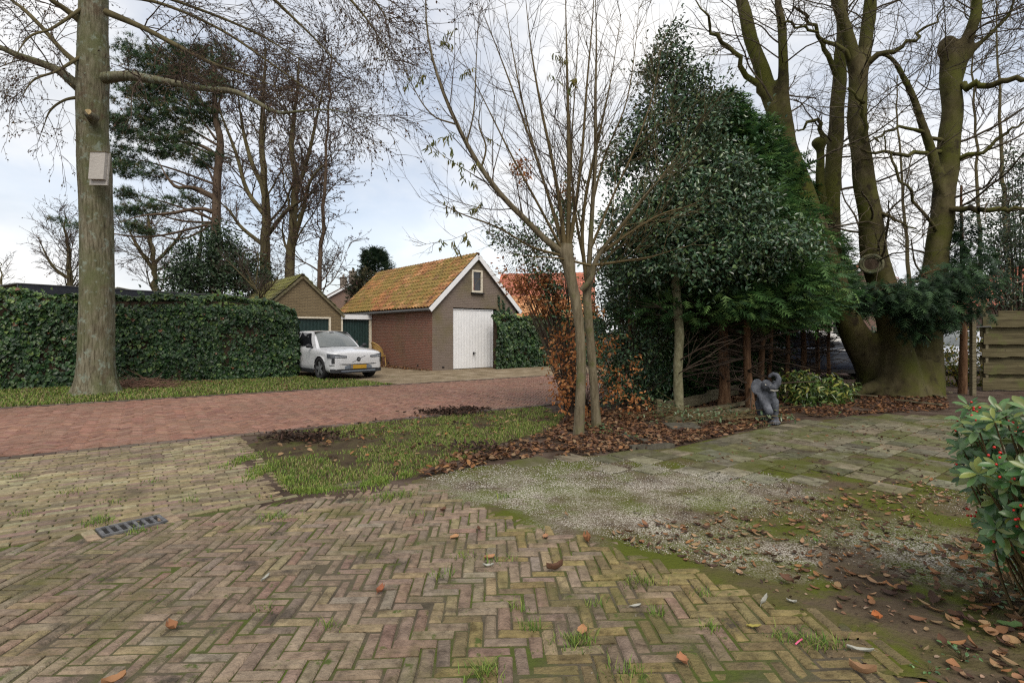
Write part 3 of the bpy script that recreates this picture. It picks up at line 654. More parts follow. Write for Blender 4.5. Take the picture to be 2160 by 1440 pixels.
for (q0, q1) in ((ga, gb), (gc, gb)):
    bb = MB(); off = -SD * .035 + A([0, 0, -.085]); dirv = nrm(q1 - q0); up = np.cross(dirv, SD); up = up if up[2] > 0 else -up
    bb.box((q0 + q1) / 2 + off, (q1 - q0) / 2 * 1.0, SD * .014, up * .085); bb.build('bargeboard', M['white'], garage)
gt = MB(); gt.tube([ga + A([0, 0, -.06]) - FR * .03, ga + SD * (GL + .18) + A([0, 0, -.08]) - FR * .03], .055, 8); gt.build('gutter', M['zinc'], garage)
gt = MB(); gt.tube([gc + A([0, 0, -.06]) + FR * .03, gc + SD * (GL + .18) + A([0, 0, -.08]) + FR * .03], .055, 8); gt.build('gutter', M['zinc'], garage)
for t in (1.1, 3.6, 6.1):
    c = P0 + SD * t; MB().box(A([c[0], c[1], .16]) - FR * .003, SD * .05, FR * .012, A([0, 0, .025])).build('air_vent', M['dark'], garage)
MB().box(T3(P0, FR, .48, .12, .003, FN), FR * .05, FN * .012, A([0, 0, .025])).build('air_vent', M['dark'], garage)

# --- yellow brick shed with its dark green door
SC_ = A([-7.5, 23.3, 0]); SW = 3.32; SO = SC_ - FR * SW; SE, SR = 2.30, 3.84
shed = thing('brick_shed', SO, 'yellow brick shed with mossy grey tiled gable roof beside the garage', 'shed')
h = SW / 2; d0, d1, dzz = .62, 2.86, 2.12
wall('front_wall', SO, FR, [[(0, 0), (d0, 0), (d0, dzz), (0, dzz)], [(d1, 0), (SW, 0), (SW, dzz), (d1, dzz)], [(0, dzz), (SW, dzz), (SW, SE), (h, SR), (0, SE)]], M['ybrick'], shed)
wall('side_wall', SO + SD * 6, -SD, [[(0, 0), (6, 0), (6, SE), (0, SE)]], M['ybrick'], shed)
wall('side_wall', SO + FR * SW, SD, [[(0, 0), (6, 0), (6, SE), (0, SE)]], M['ybrick'], shed)
wall('back_wall', SO + FR * SW + SD * 6, -FR, [[(0, 0), (SW, 0), (SW, SE), (h, SR), (0, SE)]], M['ybrick'], shed)
panel_door(shed, 'door', SO, FR, d0 + .08, d1 - .08, .03, dzz - .07, 14, M['green_door'], .06)
fb = MB()
for (t0, t1, z0, z1) in ((d0, d0 + .08, 0, dzz), (d1 - .08, d1, 0, dzz), (d0 + .08, d1 - .08, dzz - .07, dzz)):
    fb.box(T3(SO, FR, (t0 + t1) / 2, (z0 + z1) / 2, -.01, FN), FR * (t1 - t0) / 2, FN * .04, A([0, 0, (z1 - z0) / 2]))
fb.build('door_frame', M['cream'], shed)
sroof, sa, sb, sc = gable_roof(shed, SO, FR, SD, SW, 6, SE, SR, .12, .05, M['tile_green'], [(.085, .080, .05), (.12, .115, .065), (.075, .066, .045)], None, 300, ((.15, .15, .045), .8), w=.26, expo=.27)
for (q0, q1) in ((sa, sb), (sc, sb)):
    dirv = nrm(q1 - q0); up = np.cross(dirv, SD); up = up if up[2] > 0 else -up
    MB().box((q0 + q1) / 2 - SD * .03 + A([0, 0, -.05]), (q1 - q0) / 2, SD * .012, up * .045).build('bargeboard', M['wood_old'], shed)
lb = MB(); lc = T3(SO, FR, h - .55, 2.42, .0, FN); lb.box(lc + FN * .05, FR * .07, FN * .05, A([0, 0, .05])).tube([lc + FN * .08, lc + FN * .2 + A([0, 0, -.05])], [.045, .06], 8); lb.build('wall_lamp', M['black_fascia'], shed)

# --- flat-roofed link garage between shed and garage
Q1 = A([-6.39, 24.25, 0]); LE = nrm(Q1 - SC_); LLn = np.linalg.norm(Q1 - SC_) - .02; LN = A([LE[1], -LE[0], 0])
link = thing('link_garage', SC_, 'low flat roofed link with white fascia and dark green door', 'garage')
fb = MB(); fb.box(T3(SC_, LE, LLn / 2, 2.16, -.02, LN), LE * LLn / 2, LN * .05, A([0, 0, .115])); fb.build('fascia', M['white'], link)
MB().box(T3(SC_, LE, LLn / 2, 2.285, -1.5, LN), LE * LLn / 2, LN * 1.55, A([0, 0, .012])).build('roof', M['zinc'], link)
ld = panel_door(link, 'door', SC_, LE, .09, LLn - .11, .03, 2.03, 10, M['green_door'], .10)
fb = MB()
for (t0, t1) in ((0, .085), (LLn - .10, LLn)): fb.box(T3(SC_, LE, (t0 + t1) / 2, 1.02, -.05, LN), LE * (t1 - t0) / 2, LN * .04, A([0, 0, 1.02]))
fb.build('door_frame', M['cream'], link)
MB().box(T3(SC_, LE, LLn * .52, 1.02, -.06, LN), LE * .03, LN * .02, A([0, 0, .09])).build('handle', M['zinc'], ld)
MB().box(T3(SC_, LE, LLn / 2, 1.0, -.16, LN), LE * LLn / 2, LN * .01, A([0, 0, 1.0])).build('back_panel', M['dark'], link)

# --- anthracite flat roof and pale corrugated roofs behind the hedge
fl, fr_ = A([-12.55, 16.6, 0]), A([-10.12, 20.35, 0]); fe = nrm(fr_ - fl); fn = A([-fe[1], fe[0], 0]); fl = fl - fe * 2.2; ln = np.linalg.norm(fr_ - fl)
carport = thing('flat_roofed_carport', fl, 'long anthracite flat roof edge rising behind the ivy hedge', 'carport')
MB().box(T3(fl, fe, ln / 2, 2.66), fe * ln / 2, fn * .03, A([0, 0, .16])).build('fascia', M['black_fascia'], carport)
MB().box(T3(fl, fe, ln / 2, 2.83, 1.25, fn), fe * (ln / 2 + .03), fn * 1.3, A([0, 0, .012])).build('roof', M['zinc'], carport)
MB().box(T3(fl, fe, ln / 2, 1.25, .1, fn), fe * (ln / 2 - .1), fn * .05, A([0, 0, 1.25])).build('wall', M['wood_old'], carport)
M['corr'] = mat('pale_corrugated_sheet', [(.30, .29, .22), (.42, .41, .33)], scale=5, rough=.8, over=[((.12, .13, .05), 2, .55, .15)])
for (x0, x1, y, d, lab) in ((-40, 96, 608, 16.9, 'mossy corrugated shed roof edge at the far left above the hedge'), (112, 250, 606, 17.6, 'pale corrugated shed roof edge behind the tree trunk')):
    p0, p1 = PX(x0, y, d), PX(x1, y, d); ln = p1[0] - p0[0]; root = thing('garden_shed', A([p0[0], d, 0]), lab, 'shed'); nseg = int(ln / .04); V, Fl = [], []
    for i in range(nseg + 1):
        zz = .022 * math.sin(i * math.pi / 2); x = p0[0] + ln * i / nseg
        V += [[x, d, p0[2] + zz], [x, d + 2.5, p0[2] + zz - .15], [x, d, p0[2] + zz - .02]]
        if i: k = 3 * i; Fl += [[k - 3, k, k + 1, k - 2], [k - 1, k + 2, k, k - 3]]
    mk('roof', V, Fl, M['corr'], root)
    MB().box(A([(p0[0] + p1[0]) / 2, d + 1.2, (p0[2] - .22) / 2]), A([ln / 2 - .05, 0, 0]), A([0, 1.1, 0]), A([0, 0, (p0[2] - .22) / 2])).build('wall', M['wood_old'], root)

# --- houses further off
def house(name, o, e, width, length, eave, ridge, label, wallm, cols, windows, chim=None, tm='tile_red', base=0.0, expo=.3):
    d = A([-e[1], e[0], 0]); root = thing(name, o, label, 'house'); h = width / 2; nv = A([e[1], -e[0], 0])
    wall('front_wall', o, e, [[(0, 0), (width, 0), (width, eave), (h, ridge), (0, eave)]], wallm, root)
    wall('side_wall', o + d * length, -d, [[(0, 0), (length, 0), (length, eave), (0, eave)]], wallm, root)
    wall('side_wall', o + e * width, d, [[(0, 0), (length, 0), (length, eave), (0, eave)]], wallm, root)
    wall('back_wall', o + e * width + d * length, -e, [[(0, 0), (width, 0), (width, eave), (h, ridge), (0, eave)]], wallm, root)
    roof, a, b_, c_ = gable_roof(root, o, e, d, width, length, eave, ridge, .35, .2, M[tm], cols, None, 0, None, w=.32, expo=expo)
    for q0, q1 in ((a, b_), (c_, b_)):
        dirv = nrm(q1 - q0); up = np.cross(dirv, d); up = up if up[2] > 0 else -up
        MB().box((q0 + q1) / 2 - d * .03 + A([0, 0, -.09]), (q1 - q0) / 2, d * .02, up * .09).build('bargeboard', M['white'], root)
    for (side, t0, t1, z0, z1) in windows:
        oo, ee, nn2 = {'f': (o, e, nv), 'l': (o + d * length, -d, -e), 'r': (o + e * width, d, e)}[side]
        w = MB()
        for (x0, x1, y0, y1) in ((t0, t0 + .09, z0, z1), (t1 - .09, t1, z0, z1), (t0 + .09, t1 - .09, z1 - .09, z1), (t0 + .09, t1 - .09, z0, z0 + .09)):
            w.box(T3(oo, ee, (x0 + x1) / 2, (y0 + y1) / 2, .01, nn2), ee * (x1 - x0) / 2, nn2 * .05, A([0, 0, (y1 - y0) / 2]))
        w = w.build('window', M['cream'], root)
        mk('pane', [T3(oo, ee, t, z, .02, nn2) for t, z in ((t0 + .09, z0 + .09), (t1 - .09, z0 + .09), (t1 - .09, z1 - .09), (t0 + .09, z1 - .09))], [[0, 1, 2, 3]], M['glass'], w)
    if chim is not None:
        for tt in chim:
            c = o + e * h + d * tt; cb = MB(); cb.box(A([c[0], c[1], ridge + .3]), e * .35, d * .3, A([0, 0, .75])); cb = cb.build('chimney', M['hbrick'], roof)
            MB().box(A([c[0], c[1], ridge + 1.1]), e * .4, d * .35, A([0, 0, .05])).tube([A([c[0], c[1], ridge + 1.15]), A([c[0], c[1], ridge + 1.5])], [.12, .1], 8).build('chimney_pot', M['hbrick'], cb)
    return root
rr = [(.36, .13, .085), (.42, .17, .11), (.30, .11, .075)]
house('orange_annex', A([3.6, 28.0, 0]), nrm(A([.15, .99, 0])), 4.4, 4.2, 2.1, 3.5, 'low annex with orange tiled roof showing beyond the garage gable', M['hbrick'], [(.40, .20, .09), (.36, .16, .07), (.45, .25, .12)], [('l', .8, 1.5, .9, 1.9)], expo=.28)
house('red_roofed_house', A([5.2, 34.5, 0]), nrm(A([.15, .99, 0])), 7.5, 6.4, 3.0, 5.7, 'red tiled brick house partly hidden behind orange beech leaves', M['hbrick'], rr, [('l', 1.2, 2.2, 1.6, 3.0), ('l', 4.0, 5.0, 1.6, 3.0)], chim=[1.5])
house('terraced_house', A([-19.5, 52, 0]), nrm(A([.9, .43, 0])), 8, 12, 4.2, 6.6, 'distant dark roofed house with brick chimneys left of the garage', M['hbrick'], [(.14, .10, .085), (.18, .12, .10), (.11, .09, .08)], [('f', 2, 3.2, 1.2, 2.8), ('f', 5, 6.2, 1.2, 2.8)], chim=[1.2, 8.0])
house('gabled_house', A([21.5, 38, 0]), nrm(A([.95, -.3, 0])), 7, 9, 3.6, 6.4, 'red roofed house glimpsed between the big beech stems', M['hbrick'], rr, [('f', 1.2, 2.4, 1.0, 2.4), ('f', 4.2, 5.6, 1.0, 2.4), ('f', 2.9, 4.0, 3.6, 4.8)])
house('brick_house', A([34, 36, 0]), nrm(A([.95, -.3, 0])), 8, 10, 3.6, 6.6, 'brick house with red roof behind the beech at the right', M['hbrick'], rr, [('f', 1.2, 2.6, 1.0, 2.4), ('f', 4.8, 6.4, 1.0, 2.4)])
# ================================================================ VEHICLES
M['tyre'] = plain('tyre_rubber', (.018, .018, .019), .8)
M['rim'] = plain('alloy_rim', (.30, .31, .33), .35, metal=.6)
M['rimdark'] = plain('black_wheel_disc', (.012, .012, .013), .5)
M['trim'] = plain('black_trim', (.020, .021, .024), .5)
M['lamp'] = mat('headlight_glass', [(.05, .055, .065), (.10, .11, .13)], scale=8, rough=.1, spec=.6)
M['drl'] = plain('lamp_reflector', (.45, .47, .5), .25)
M['plate'] = mat('blurred_number_plate', [(.42, .24, .03), (.46, .27, .035)], scale=3, rough=.5)
M['plate_blue'] = plain('blurred_plate_edge', (.16, .17, .19), .5)
M['screen'] = mat('windscreen', [(.10, .112, .110), (.16, .172, .168)], scale=1.5, rough=.05, spec=.7)
M['car_glass'] = mat('tinted_glass', [(.010, .011, .014), (.02, .02, .025)], scale=2, rough=.04, spec=.6)
M['intake'] = plain('grey_intake', (.13, .15, .18), .4)
def paint(name, c): return mat(name, [A(c) * .97, A(c) * 1.03], scale=2, rough=.28, spec=.5, coat=.8)
def car(label, pm, loc, heading, plate=True):
    root = bpy.data.objects.new('parked_car', None); COL.objects.link(root); ORI[root.name] = A([0, 0, 0.0]); tag(root, label, 'car')
    root.location = tuple(loc); root.rotation_euler = (0, 0, math.atan2(heading[1], heading[0]))
    # stations: x, half width, bottom, shoulder, centre top
    st = spline([(2.115, .66, .30, .80, .825), (2.09, .76, .25, .825, .86), (2.02, .84, .23, .85, .895), (1.90, .885, .22, .87, .925), (1.70, .905, .24, .895, .955), (1.40, .915, .25, .925, .985), (1.05, .918, .25, .95, 1.01), (.7, .918, .25, .965, .99),
                 (0, .918, .25, .98, .98), (-.8, .918, .25, .995, .995), (-1.5, .912, .22, 1.01, 1.01), (-1.9, .88, .26, 1.0, 1.02), (-2.07, .80, .34, .95, 1.0), (-2.115, .68, .40, .88, .92)], 110)
    ax = (1.325, -1.325); Ra = .385
    def ring(x, hw, zb, sh, top):
        half = [(0, zb), (hw * .62, zb), (hw * .93, zb + .015), (hw * .985, zb + .09), (hw, zb + .20), (hw * .982, zb + .34), (hw * .992, (zb + .34 + sh) / 2 + .02), (hw * .985, sh - .07), (hw * .955, sh - .02), (hw * .90, sh + .004), (hw * .66, sh + (top - sh) * .62), (hw * .33, sh + (top - sh) * .92), (0, top)]
        o = []
        for y, z in half:
            if y > .58 * hw:
                for a in ax:
                    q = Ra ** 2 - (x - a) ** 2
                    if q > 0: z = max(z, .345 + math.sqrt(q))
            o.append((y, z))
        return [(x, y, z) for y, z in o] + [(x, -y, z) for y, z in o[-2:0:-1]]
    R = [ring(*s) for s in st]; k = len(R[0]); V = A(R).reshape(-1, 3); Fl = []
    for i in range(len(R) - 1):
        for j in range(k): Fl.append([i * k + j, i * k + (j + 1) % k, (i + 1) * k + (j + 1) % k, (i + 1) * k + j])
    Fl += [list(range(k))[::-1], [(len(R) - 1) * k + j for j in range(k)]]
    body = mk('body', V, Fl, pm, root, smooth=True)
    # cabin
    def srf(fn, nu, nv, u0=0, u1=1, v0=0, v1=1):
        V = [fn(u0 + (u1 - u0) * i / nu, v0 + (v1 - v0) * j / nv) for j in range(nv + 1) for i in range(nu + 1)]
        return A(V), [[j * (nu + 1) + i, j * (nu + 1) + i + 1, (j + 1) * (nu + 1) + i + 1, (j + 1) * (nu + 1) + i] for j in range(nv) for i in range(nu)]
    def wind(off):
        def f(u, v):
            s = 2 * u - 1; y = s * (.76 + (.575 - .76) * v); x = 1.02 - .20 * s * s + (.22 - 1.02) * v + (.06) * s * s * v + .03 * math.sin(v * math.pi); z = .965 + (1.475 - .965) * v + .025 * (1 - s * s) + .03 * math.sin(v * math.pi)
            return A([x, y, z]) + nrm(A([.55, .15 * s, .75])) * off
        return f
    def roof(u, v):
        s = 2 * u - 1; x = .22 - 1.75 * v + .06 * s * s * (1 - 2 * v); hw = .575 + .03 * math.sin(v * math.pi); z = 1.475 + .045 * math.sin(min(1, v * 1.1 + .05) * math.pi) - .03 * v + .025 * (1 - s * s)
        return A([x, s * hw, z])
    def rear(off):
        def f(u, v):
            s = 2 * u - 1; y = s * (.575 + .17 * v); return A([-1.53 - .06 * s * s * 0 - .50 * v - off, y, 1.445 - .46 * v + .025 * (1 - s * s)])
        return f
    def side(sg, off):
        def f(u, v):
            t = roof(1 if sg > 0 else 0, u); b0 = A([.82 - 2.84 * u, sg * (.80 - .06 * abs(2 * u - 1) ** 3), .955])
            p = b0 + (t - b0) * v; p[1] += sg * (.035 * math.sin(v * math.pi) + off); return p
        return f
    sh = MB()
    for f, a, b_ in ((wind(0), 10, 8), (roof, 10, 12), (rear(0), 8, 5), (side(1, 0), 14, 6), (side(-1, 0), 14, 6)):
        sh.add(*srf(f, a, b_))
    sh.build('cabin', pm, root, smooth=True)
    V, Fl = srf(wind(.008), 10, 8, .055, .945, .03, .95); mk('windscreen', V, Fl, M['screen'], root, smooth=True)
    V, Fl = srf(wind(.012), 2, 2, .44, .56, .86, .95); mk('sensor_housing', V, Fl, M['trim'], root)
    V, Fl = srf(wind(.012), 12, 2, .06, .94, .0, .035); mk('wiper_cowl', V, Fl, M['trim'], root)
    V, Fl = srf(rear(.008), 8, 5, .08, .92, .1, .8); mk('rear_window', V, Fl, M['car_glass'], root, smooth=True)
    for sg in (1, -1):
        for u0, u1 in ((.08, .44), (.475, .80)):
            V, Fl = srf(side(sg, .008), 8, 6, u0, u1, .12, .90); mk('side_window', V, Fl, M['car_glass'], root, smooth=True)
    # nose plan curve
    cur = [(2.115, .30), (2.112, .50), (2.10, .68), (2.062, .785), (2.0, .85), (1.9, .888), (1.78, .903)]
    cx = [c[0] for c in cur]; cy = [c[1] for c in cur]
    def nose(y, z, off):
        x = float(np.interp(abs(y), cy, cx)); return A([x + off, y, z])
    def strip(y0, y1, zlo, zhi, n, off, m, name, par):
        V, Fl = [], []
        for i in range(n + 1):
            y = y0 + (y1 - y0) * i / n; a = abs(y); o2 = off; lat = max(0, (a - .7)) * .12 * (1 if y > 0 else -1)
            p = nose(y, zlo(i / n), o2); q = nose(y, zhi(i / n), o2 - .008); p[1] += lat; q[1] += lat; V += [p, q]
            if i: k = 2 * i; Fl.append([k - 2, k, k + 1, k - 1])
        return mk(name, V, Fl, m, par)
    for sg in (1, -1):
        hl = strip(sg * .40, sg * .895, lambda t: .695 - .005 * t, lambda t: .748 + .070 * t, 12, .022, M['lamp'], 'headlight', root)
        strip(sg * .44, sg * .76, lambda t: .722, lambda t: .736, 6, .028, M['drl'], 'light_strip', hl)
        strip(sg * .765, sg * .835, lambda t: .52, lambda t: .72, 3, .020, M['trim'], 'lamp_leg', hl)
        fl_ = strip(sg * .70, sg * .87, lambda t: .455, lambda t: .475, 4, .016, M['trim'], 'bumper_slit', root)
    strip(-.72, .72, lambda t: .470 + .03 * abs(2 * t - 1) ** 3, lambda t: .492 + .03 * abs(2 * t - 1) ** 3, 20, .014, M['trim'], 'grille_line', root)
    strip(-.46, .46, lambda t: .335, lambda t: .465 - .10 * max(0, abs(2 * t - 1) - .62), 16, .012, M['intake'], 'intake', root)
    strip(-.86, .86, lambda t: .215 + .03 * abs(2 * t - 1) ** 4, lambda t: .345, 24, .020, M['trim'], 'lower_bumper', root)
    strip(-.58, .58, lambda t: .262, lambda t: .300, 16, .026, M['intake'], 'skid_lip', root)
    if plate:
        pl = MB().box(A([2.142, 0, .405]), A([.008, 0, 0]), A([0, .26, 0]), A([0, 0, .058])).build('number_plate', M['plate'], root)
        MB().box(A([2.1515, -.235, .405]), A([.002, 0, 0]), A([0, .022, 0]), A([0, 0, .054])).build('plate_edge', M['plate_blue'], pl)
    em = MB().tube([[2.118, 0, .64], [2.138, 0, .64]], .062, 20).build('emblem', M['trim'], root)
    MB().bar([2.140, -.035, .64], [2.140, .035, .64], .004, .014).build('emblem_bar', M['drl'], em)
    MB().bar([2.124, -.22, .545], [2.120, .24, .745], .006, .010).build('grille_slash', M['rim'], root)
    for sg in (1, -1):
        mb = MB(); mb.tube([[.72, sg * .83, .985], [.74, sg * .93, 1.0]], [.03, .03], 8)
        mr = MB().ball([.74, sg * .985, 1.035], (.055, .095, .065), 12, 8).build('mirror', pm if False else M['trim'], root, smooth=True)
        mb.build('mirror_arm', M['trim'], mr)
        MB().box(A([0, sg * .905, .255]), A([.92, 0, 0]), A([0, .022, 0]), A([0, 0, .055])).build('sill', M['trim'], root)
        for i, a in enumerate(ax):
            w = MB(); prof = [(.235, .10), (.30, .112), (.336, .10), (.345, .06), (.345, -.06), (.336, -.10), (.30, -.112), (.235, -.10)]; n = 32; V = []; Fl = []
            cy_ = sg * .802
            for j in range(n):
                t = 2 * math.pi * j / n; V += [[a + r * math.cos(t), cy_ + o, .345 + r * math.sin(t)] for r, o in prof]
            q = len(prof)
            for j in range(n):
                for m_ in range(q): Fl.append([j * q + m_, j * q + (m_ + 1) % q, ((j + 1) % n) * q + (m_ + 1) % q, ((j + 1) % n) * q + m_])
            wh = mk('wheel', V, Fl, M['tyre'], root, smooth=True)
            MB().tube([[a, cy_ - sg * .05, .345], [a, cy_ + sg * .07, .345]], .236, 28).build('wheel_disc', M['rimdark'], wh)
            sp = MB()
            for s5 in range(5):
                t = 2 * math.pi * s5 / 5 + .35; c0 = A([a + .06 * math.cos(t), cy_ + sg * .085, .345 + .06 * math.sin(t)]); c1 = A([a + .222 * math.cos(t + .18), cy_ + sg * .088, .345 + .222 * math.sin(t + .18)])
                sp.bar(c0, c1, .018, .085, up=(math.cos(t + 1.57), 0, math.sin(t + 1.57)))
            sp.tube([[a, cy_ + sg * .07, .345], [a, cy_ + sg * .10, .345]], .06, 14)
            sp.build('rim', M['rim'], wh)
            # arch liner
            V, Fl = [], []
            for j in range(17):
                t = math.pi * j / 16; V += [[a + Ra * math.cos(t), sg * .60, .345 + Ra * math.sin(t)], [a + Ra * math.cos(t), sg * .912, .345 + Ra * math.sin(t)]]
                V[-1] = [V[-1][0], sg * .905, V[-1][2] - .004]; V[-2][2] -= .004
                if j: k = 2 * j; Fl.append([k - 2, k, k + 1, k - 1])
            mk('arch_liner', V, Fl, M['trim'], root)
    return root
hd = nrm(A([.707, -.707, 0])); sdv = A([-hd[1], hd[0], 0])
fa = A([-5.92, 16.58, 0]) + A([.707, .707, 0]) * .80
car('white crossover car parked nose out beside the ivy hedge', paint('white_car_paint', (.60, .61, .63)), fa - hd * 1.325, hd)
car('dark blue car parked behind the row of conifer trunks', paint('blue_car_paint', (.030, .042, .070)), PX(1725, 700, 17.5) * A([1, 1, 0]), A([.97, -.25, 0]), False)
car('white car parked beyond the beech, glimpsed right of its trunk', paint('pale_car_paint', (.55, .57, .62)), PX(2035, 700, 19.0) * A([1, 1, 0]), A([-.95, -.3, 0]), False)
car('dark red car parked behind the white car by the beech', paint('red_car_paint', (.13, .012, .025)), PX(2075, 700, 23.5) * A([1, 1, 0]), A([1, -.1, 0]), False)

# ================================================================ SMALL THINGS
# wicker chair against the garage
M['wicker'] = mat('rattan', [(.34, .21, .065), (.44, .29, .10)], scale=30, rough=.7, bump=.3)
wc = P0 + SD * 3.72 - FR * .36
chair = thing('wicker_chair', wc, 'pale wicker tub chair standing against the garage side wall', 'chair')
cb = MB(); cs = 20; rim_pts = []
def tub(a, t):   # a around the back, t height 0..1
    w = .235 + .05 * t; hgt = .47 + t * (.56 * max(.28, math.cos(a * .62)) )
    return wc + FR * (-math.cos(a) * w) * .9 + SD * math.sin(a) * w * 1.05 + A([0, 0, hgt]) - FR * .09 * t
for i in range(cs + 1):
    a = -1.9 + 3.8 * i / cs; cb.tube([tub(a, t) for t in (0, .33, .66, 1)], .008, 5); rim_pts.append(tub(a, 1))
for t in np.linspace(0, 1, 15): cb.tube([tub(-1.9 + 3.8 * i / cs, t) for i in range(cs + 1)], .011, 5)
cb.build('backrest', M['wicker'], chair)
MB().tube(rim_pts, .022, 8).build('rim', M['wicker'], chair)
sb_ = MB(); sb_.tube([wc + A([0, 0, .43]), wc + A([0, 0, .475])], .25, 18); sb_.build('seat', M['wicker'], chair)
for (i, j) in ((-1, -1), (1, -1), (1, 1), (-1, 1)):
    MB().tube([wc + FR * .15 * i + SD * .15 * j + A([0, 0, .45]), wc + FR * .19 * i + SD * .20 * j], [.028, .02], 8).build('leg', M['wicker'], chair)

# elephant statue
M['statue'] = mat('grey_stone_statue', [(.034, .037, .045), (.066, .072, .086), (.125, .134, .155)], scale=7, rough=.8, spec=.3, bump=.5, bscale=40, detail=9)
ES = G(1618, 893); st_ = thing('elephant_statue', ES, 'dark grey stone elephant statue with raised trunk beside the patio', 'statue')
EV = nrm(ES * A([1, 1, 0])); EVr = A([EV[1], -EV[0], 0])
E = lambda x, y, z: ES + EVr * x + EV * y + A([0, 0, z])
eb = MB()
eb.ball(E(-.015, .06, .39), (.140, .15, .20)).ball(E(.02, .0, .46), (.122, .11, .13)).ball(E(-.02, .08, .28), (.120, .13, .12)).ball(E(-.005, -.08, .622), (.088, .11, .088)).ball(E(-.01, -.06, .675), (.062, .07, .042))
eb.ball(E(.065, -.14, .545), (.045, .05, .034)).ball(E(.01, -.02, .54), (.075, .08, .075))
eb.tube([E(.045, -.14, .60), E(.115, -.17, .615), E(.158, -.175, .675), E(.165, -.17, .745), E(.138, -.16, .800), E(.088, -.15, .815), E(.045, -.14, .785), E(.03, -.135, .755)], [.062, .054, .046, .042, .039, .035, .030, .026], 12)
for q in ([(.10, -.02, .36, .075), (.115, -.03, .22, .055), (.118, -.03, .10, .050), (.12, -.04, .03, .060)], [(-.05, -.05, .41, .082), (-.015, -.12, .31, .070), (.03, -.165, .215, .063), (.022, -.125, .15, .054), (0, -.07, .125, .045)],
          [(-.10, .10, .30, .085), (-.09, .08, .15, .060), (-.05, .05, .03, .060)], [(.03, .14, .30, .08), (.03, .13, .15, .06), (.03, .11, .03, .06)]):
    eb.tube([E(*p[:3]) for p in q], [p[3] for p in q], 12)
    for p in q: eb.ball(E(*p[:3]), p[3] * 1.02, 10, 6)
for (x, y, z, rx, rz, yaw) in ((-.145, -.085, .595, .100, .135, .12), (-.105, -.085, .490, .050, .085, .1), (.105, .02, .62, .05, .085, -.5)):
    c_, s_ = math.cos(yaw), math.sin(yaw); eb.ball(E(x, y, z), (rx, .018, rz), rot=np.stack([EVr * c_ + EV * s_, EV * c_ - EVr * s_, A([0, 0, 1.0])], 1))
eb.ball(E(.04, .02, .012), (.15, .16, .028)).ball(E(.12, -.055, .035), (.085, .075, .042))
V, Fl = remesh(*eb.arr(), .0095, 4, .5)
mk('body', V, Fl, M['statue'], st_, smooth=True)
M['ivory'] = plain('chipped_ivory', (.40, .38, .33), .6)
for x, y in ((.085, -.205), (.12, -.17)): MB().tube([E(x - .035, y + .02, .562), E(x + .012, y - .012, .553), E(x + .042, y - .03, .566)], [.016, .013, .004], 8).build('tusk', M['ivory'], st_, smooth=True)
for x, y in ((-.02, -.160), (.055, -.165)): MB().ball(E(x, y - .012, .640), .0125, 10, 6).build('eye', M['ivory'], st_, smooth=True)
for i, (x, y) in enumerate(((.09, -.125), (.12, -.132), (.15, -.128))): MB().ball(E(x, y, .022), (.018, .014, .016), 8, 6).build('toenail', M['statue'], st_, smooth=True)

# timber fence at the right
fence = thing('board_fence', A([11.75, 13.3, 0]), 'weathered hit and miss board fence at the right edge', 'fence')
FZ = [(1.6, 1.86), (1.17, 1.44), (.86, 1.06), (.435, .71), (.03, .33)]; BZ = [(1.80, 2.01), (1.36, 1.66), (1.0, 1.22), (.66, .90), (.27, .49)]
fd = nrm(A([1, .02, 0])); fy = A([-fd[1], fd[0], 0])
def board(x0, x1, z0, z1, off, seed):
    rg = np.random.default_rng(seed); n = 10; V, Fl = [], []; w0, w1 = rg.normal(0, .008, n + 1), rg.normal(0, .008, n + 1)
    for i in range(n + 1):
        p = A([11.75, 13.3, 0]) + fd * (x0 + (x1 - x0) * i / n) + fy * (off + rg.normal(0, .002))
        for dz, dy in ((z0 + w0[i], -.011), (z1 + w1[i], -.011), (z1 + w1[i], .011), (z0 + w0[i], .011)): V.append(p + fy * dy + A([0, 0, dz]))
        if i:
            k = 4 * i
            for j in range(4): Fl.append([k - 4 + j, k + j, k + (j + 1) % 4, k - 4 + (j + 1) % 4])
    Fl += [[3, 2, 1, 0], [4 * n + j for j in range(4)]]
    return V, Fl
for i, (a, b_) in enumerate(FZ): mk('board', *board(0 + RNG.normal(0, .02), 1.8, a, b_, -.05, i), M['wood_fence'], fence)
for i, (a, b_) in enumerate(FZ): mk('board', *board(1.84, 3.7, a, b_, -.05, i + 20), M['wood_fence'], fence)
for i, (a, b_) in enumerate(BZ): mk('board', *board(.02 if i else .48, 3.7, a, b_, .05, i + 40), M['wood_fence'], fence)
for x in (.12, 1.82, 3.6): MB().box(A([11.75, 13.3, .97]) + fd * x, fd * .035, fy * .035, A([0, 0, .97])).build('post', M['wood_old'], fence)
MB().tube([A([11.55, 13.26, 1.60]), A([11.9, 13.2, 1.615]), A([11.92, 13.2, 1.57])], .014, 6).build('latch', M['zinc'], fence)
pz = G(2052, 834); o = MB().box(pz + A([0, 0, 1.05]), A([.045, 0, 0]), A([0, .045, 0]), A([0, 0, 1.05])).box(pz + A([0, 0, 2.11]), A([.036, 0, 0]), A([0, .036, 0]), A([0, 0, .015])).build('timber_post', M['wood_old']); tag(o, 'thin square timber post beside the red conifer trunk', 'post')

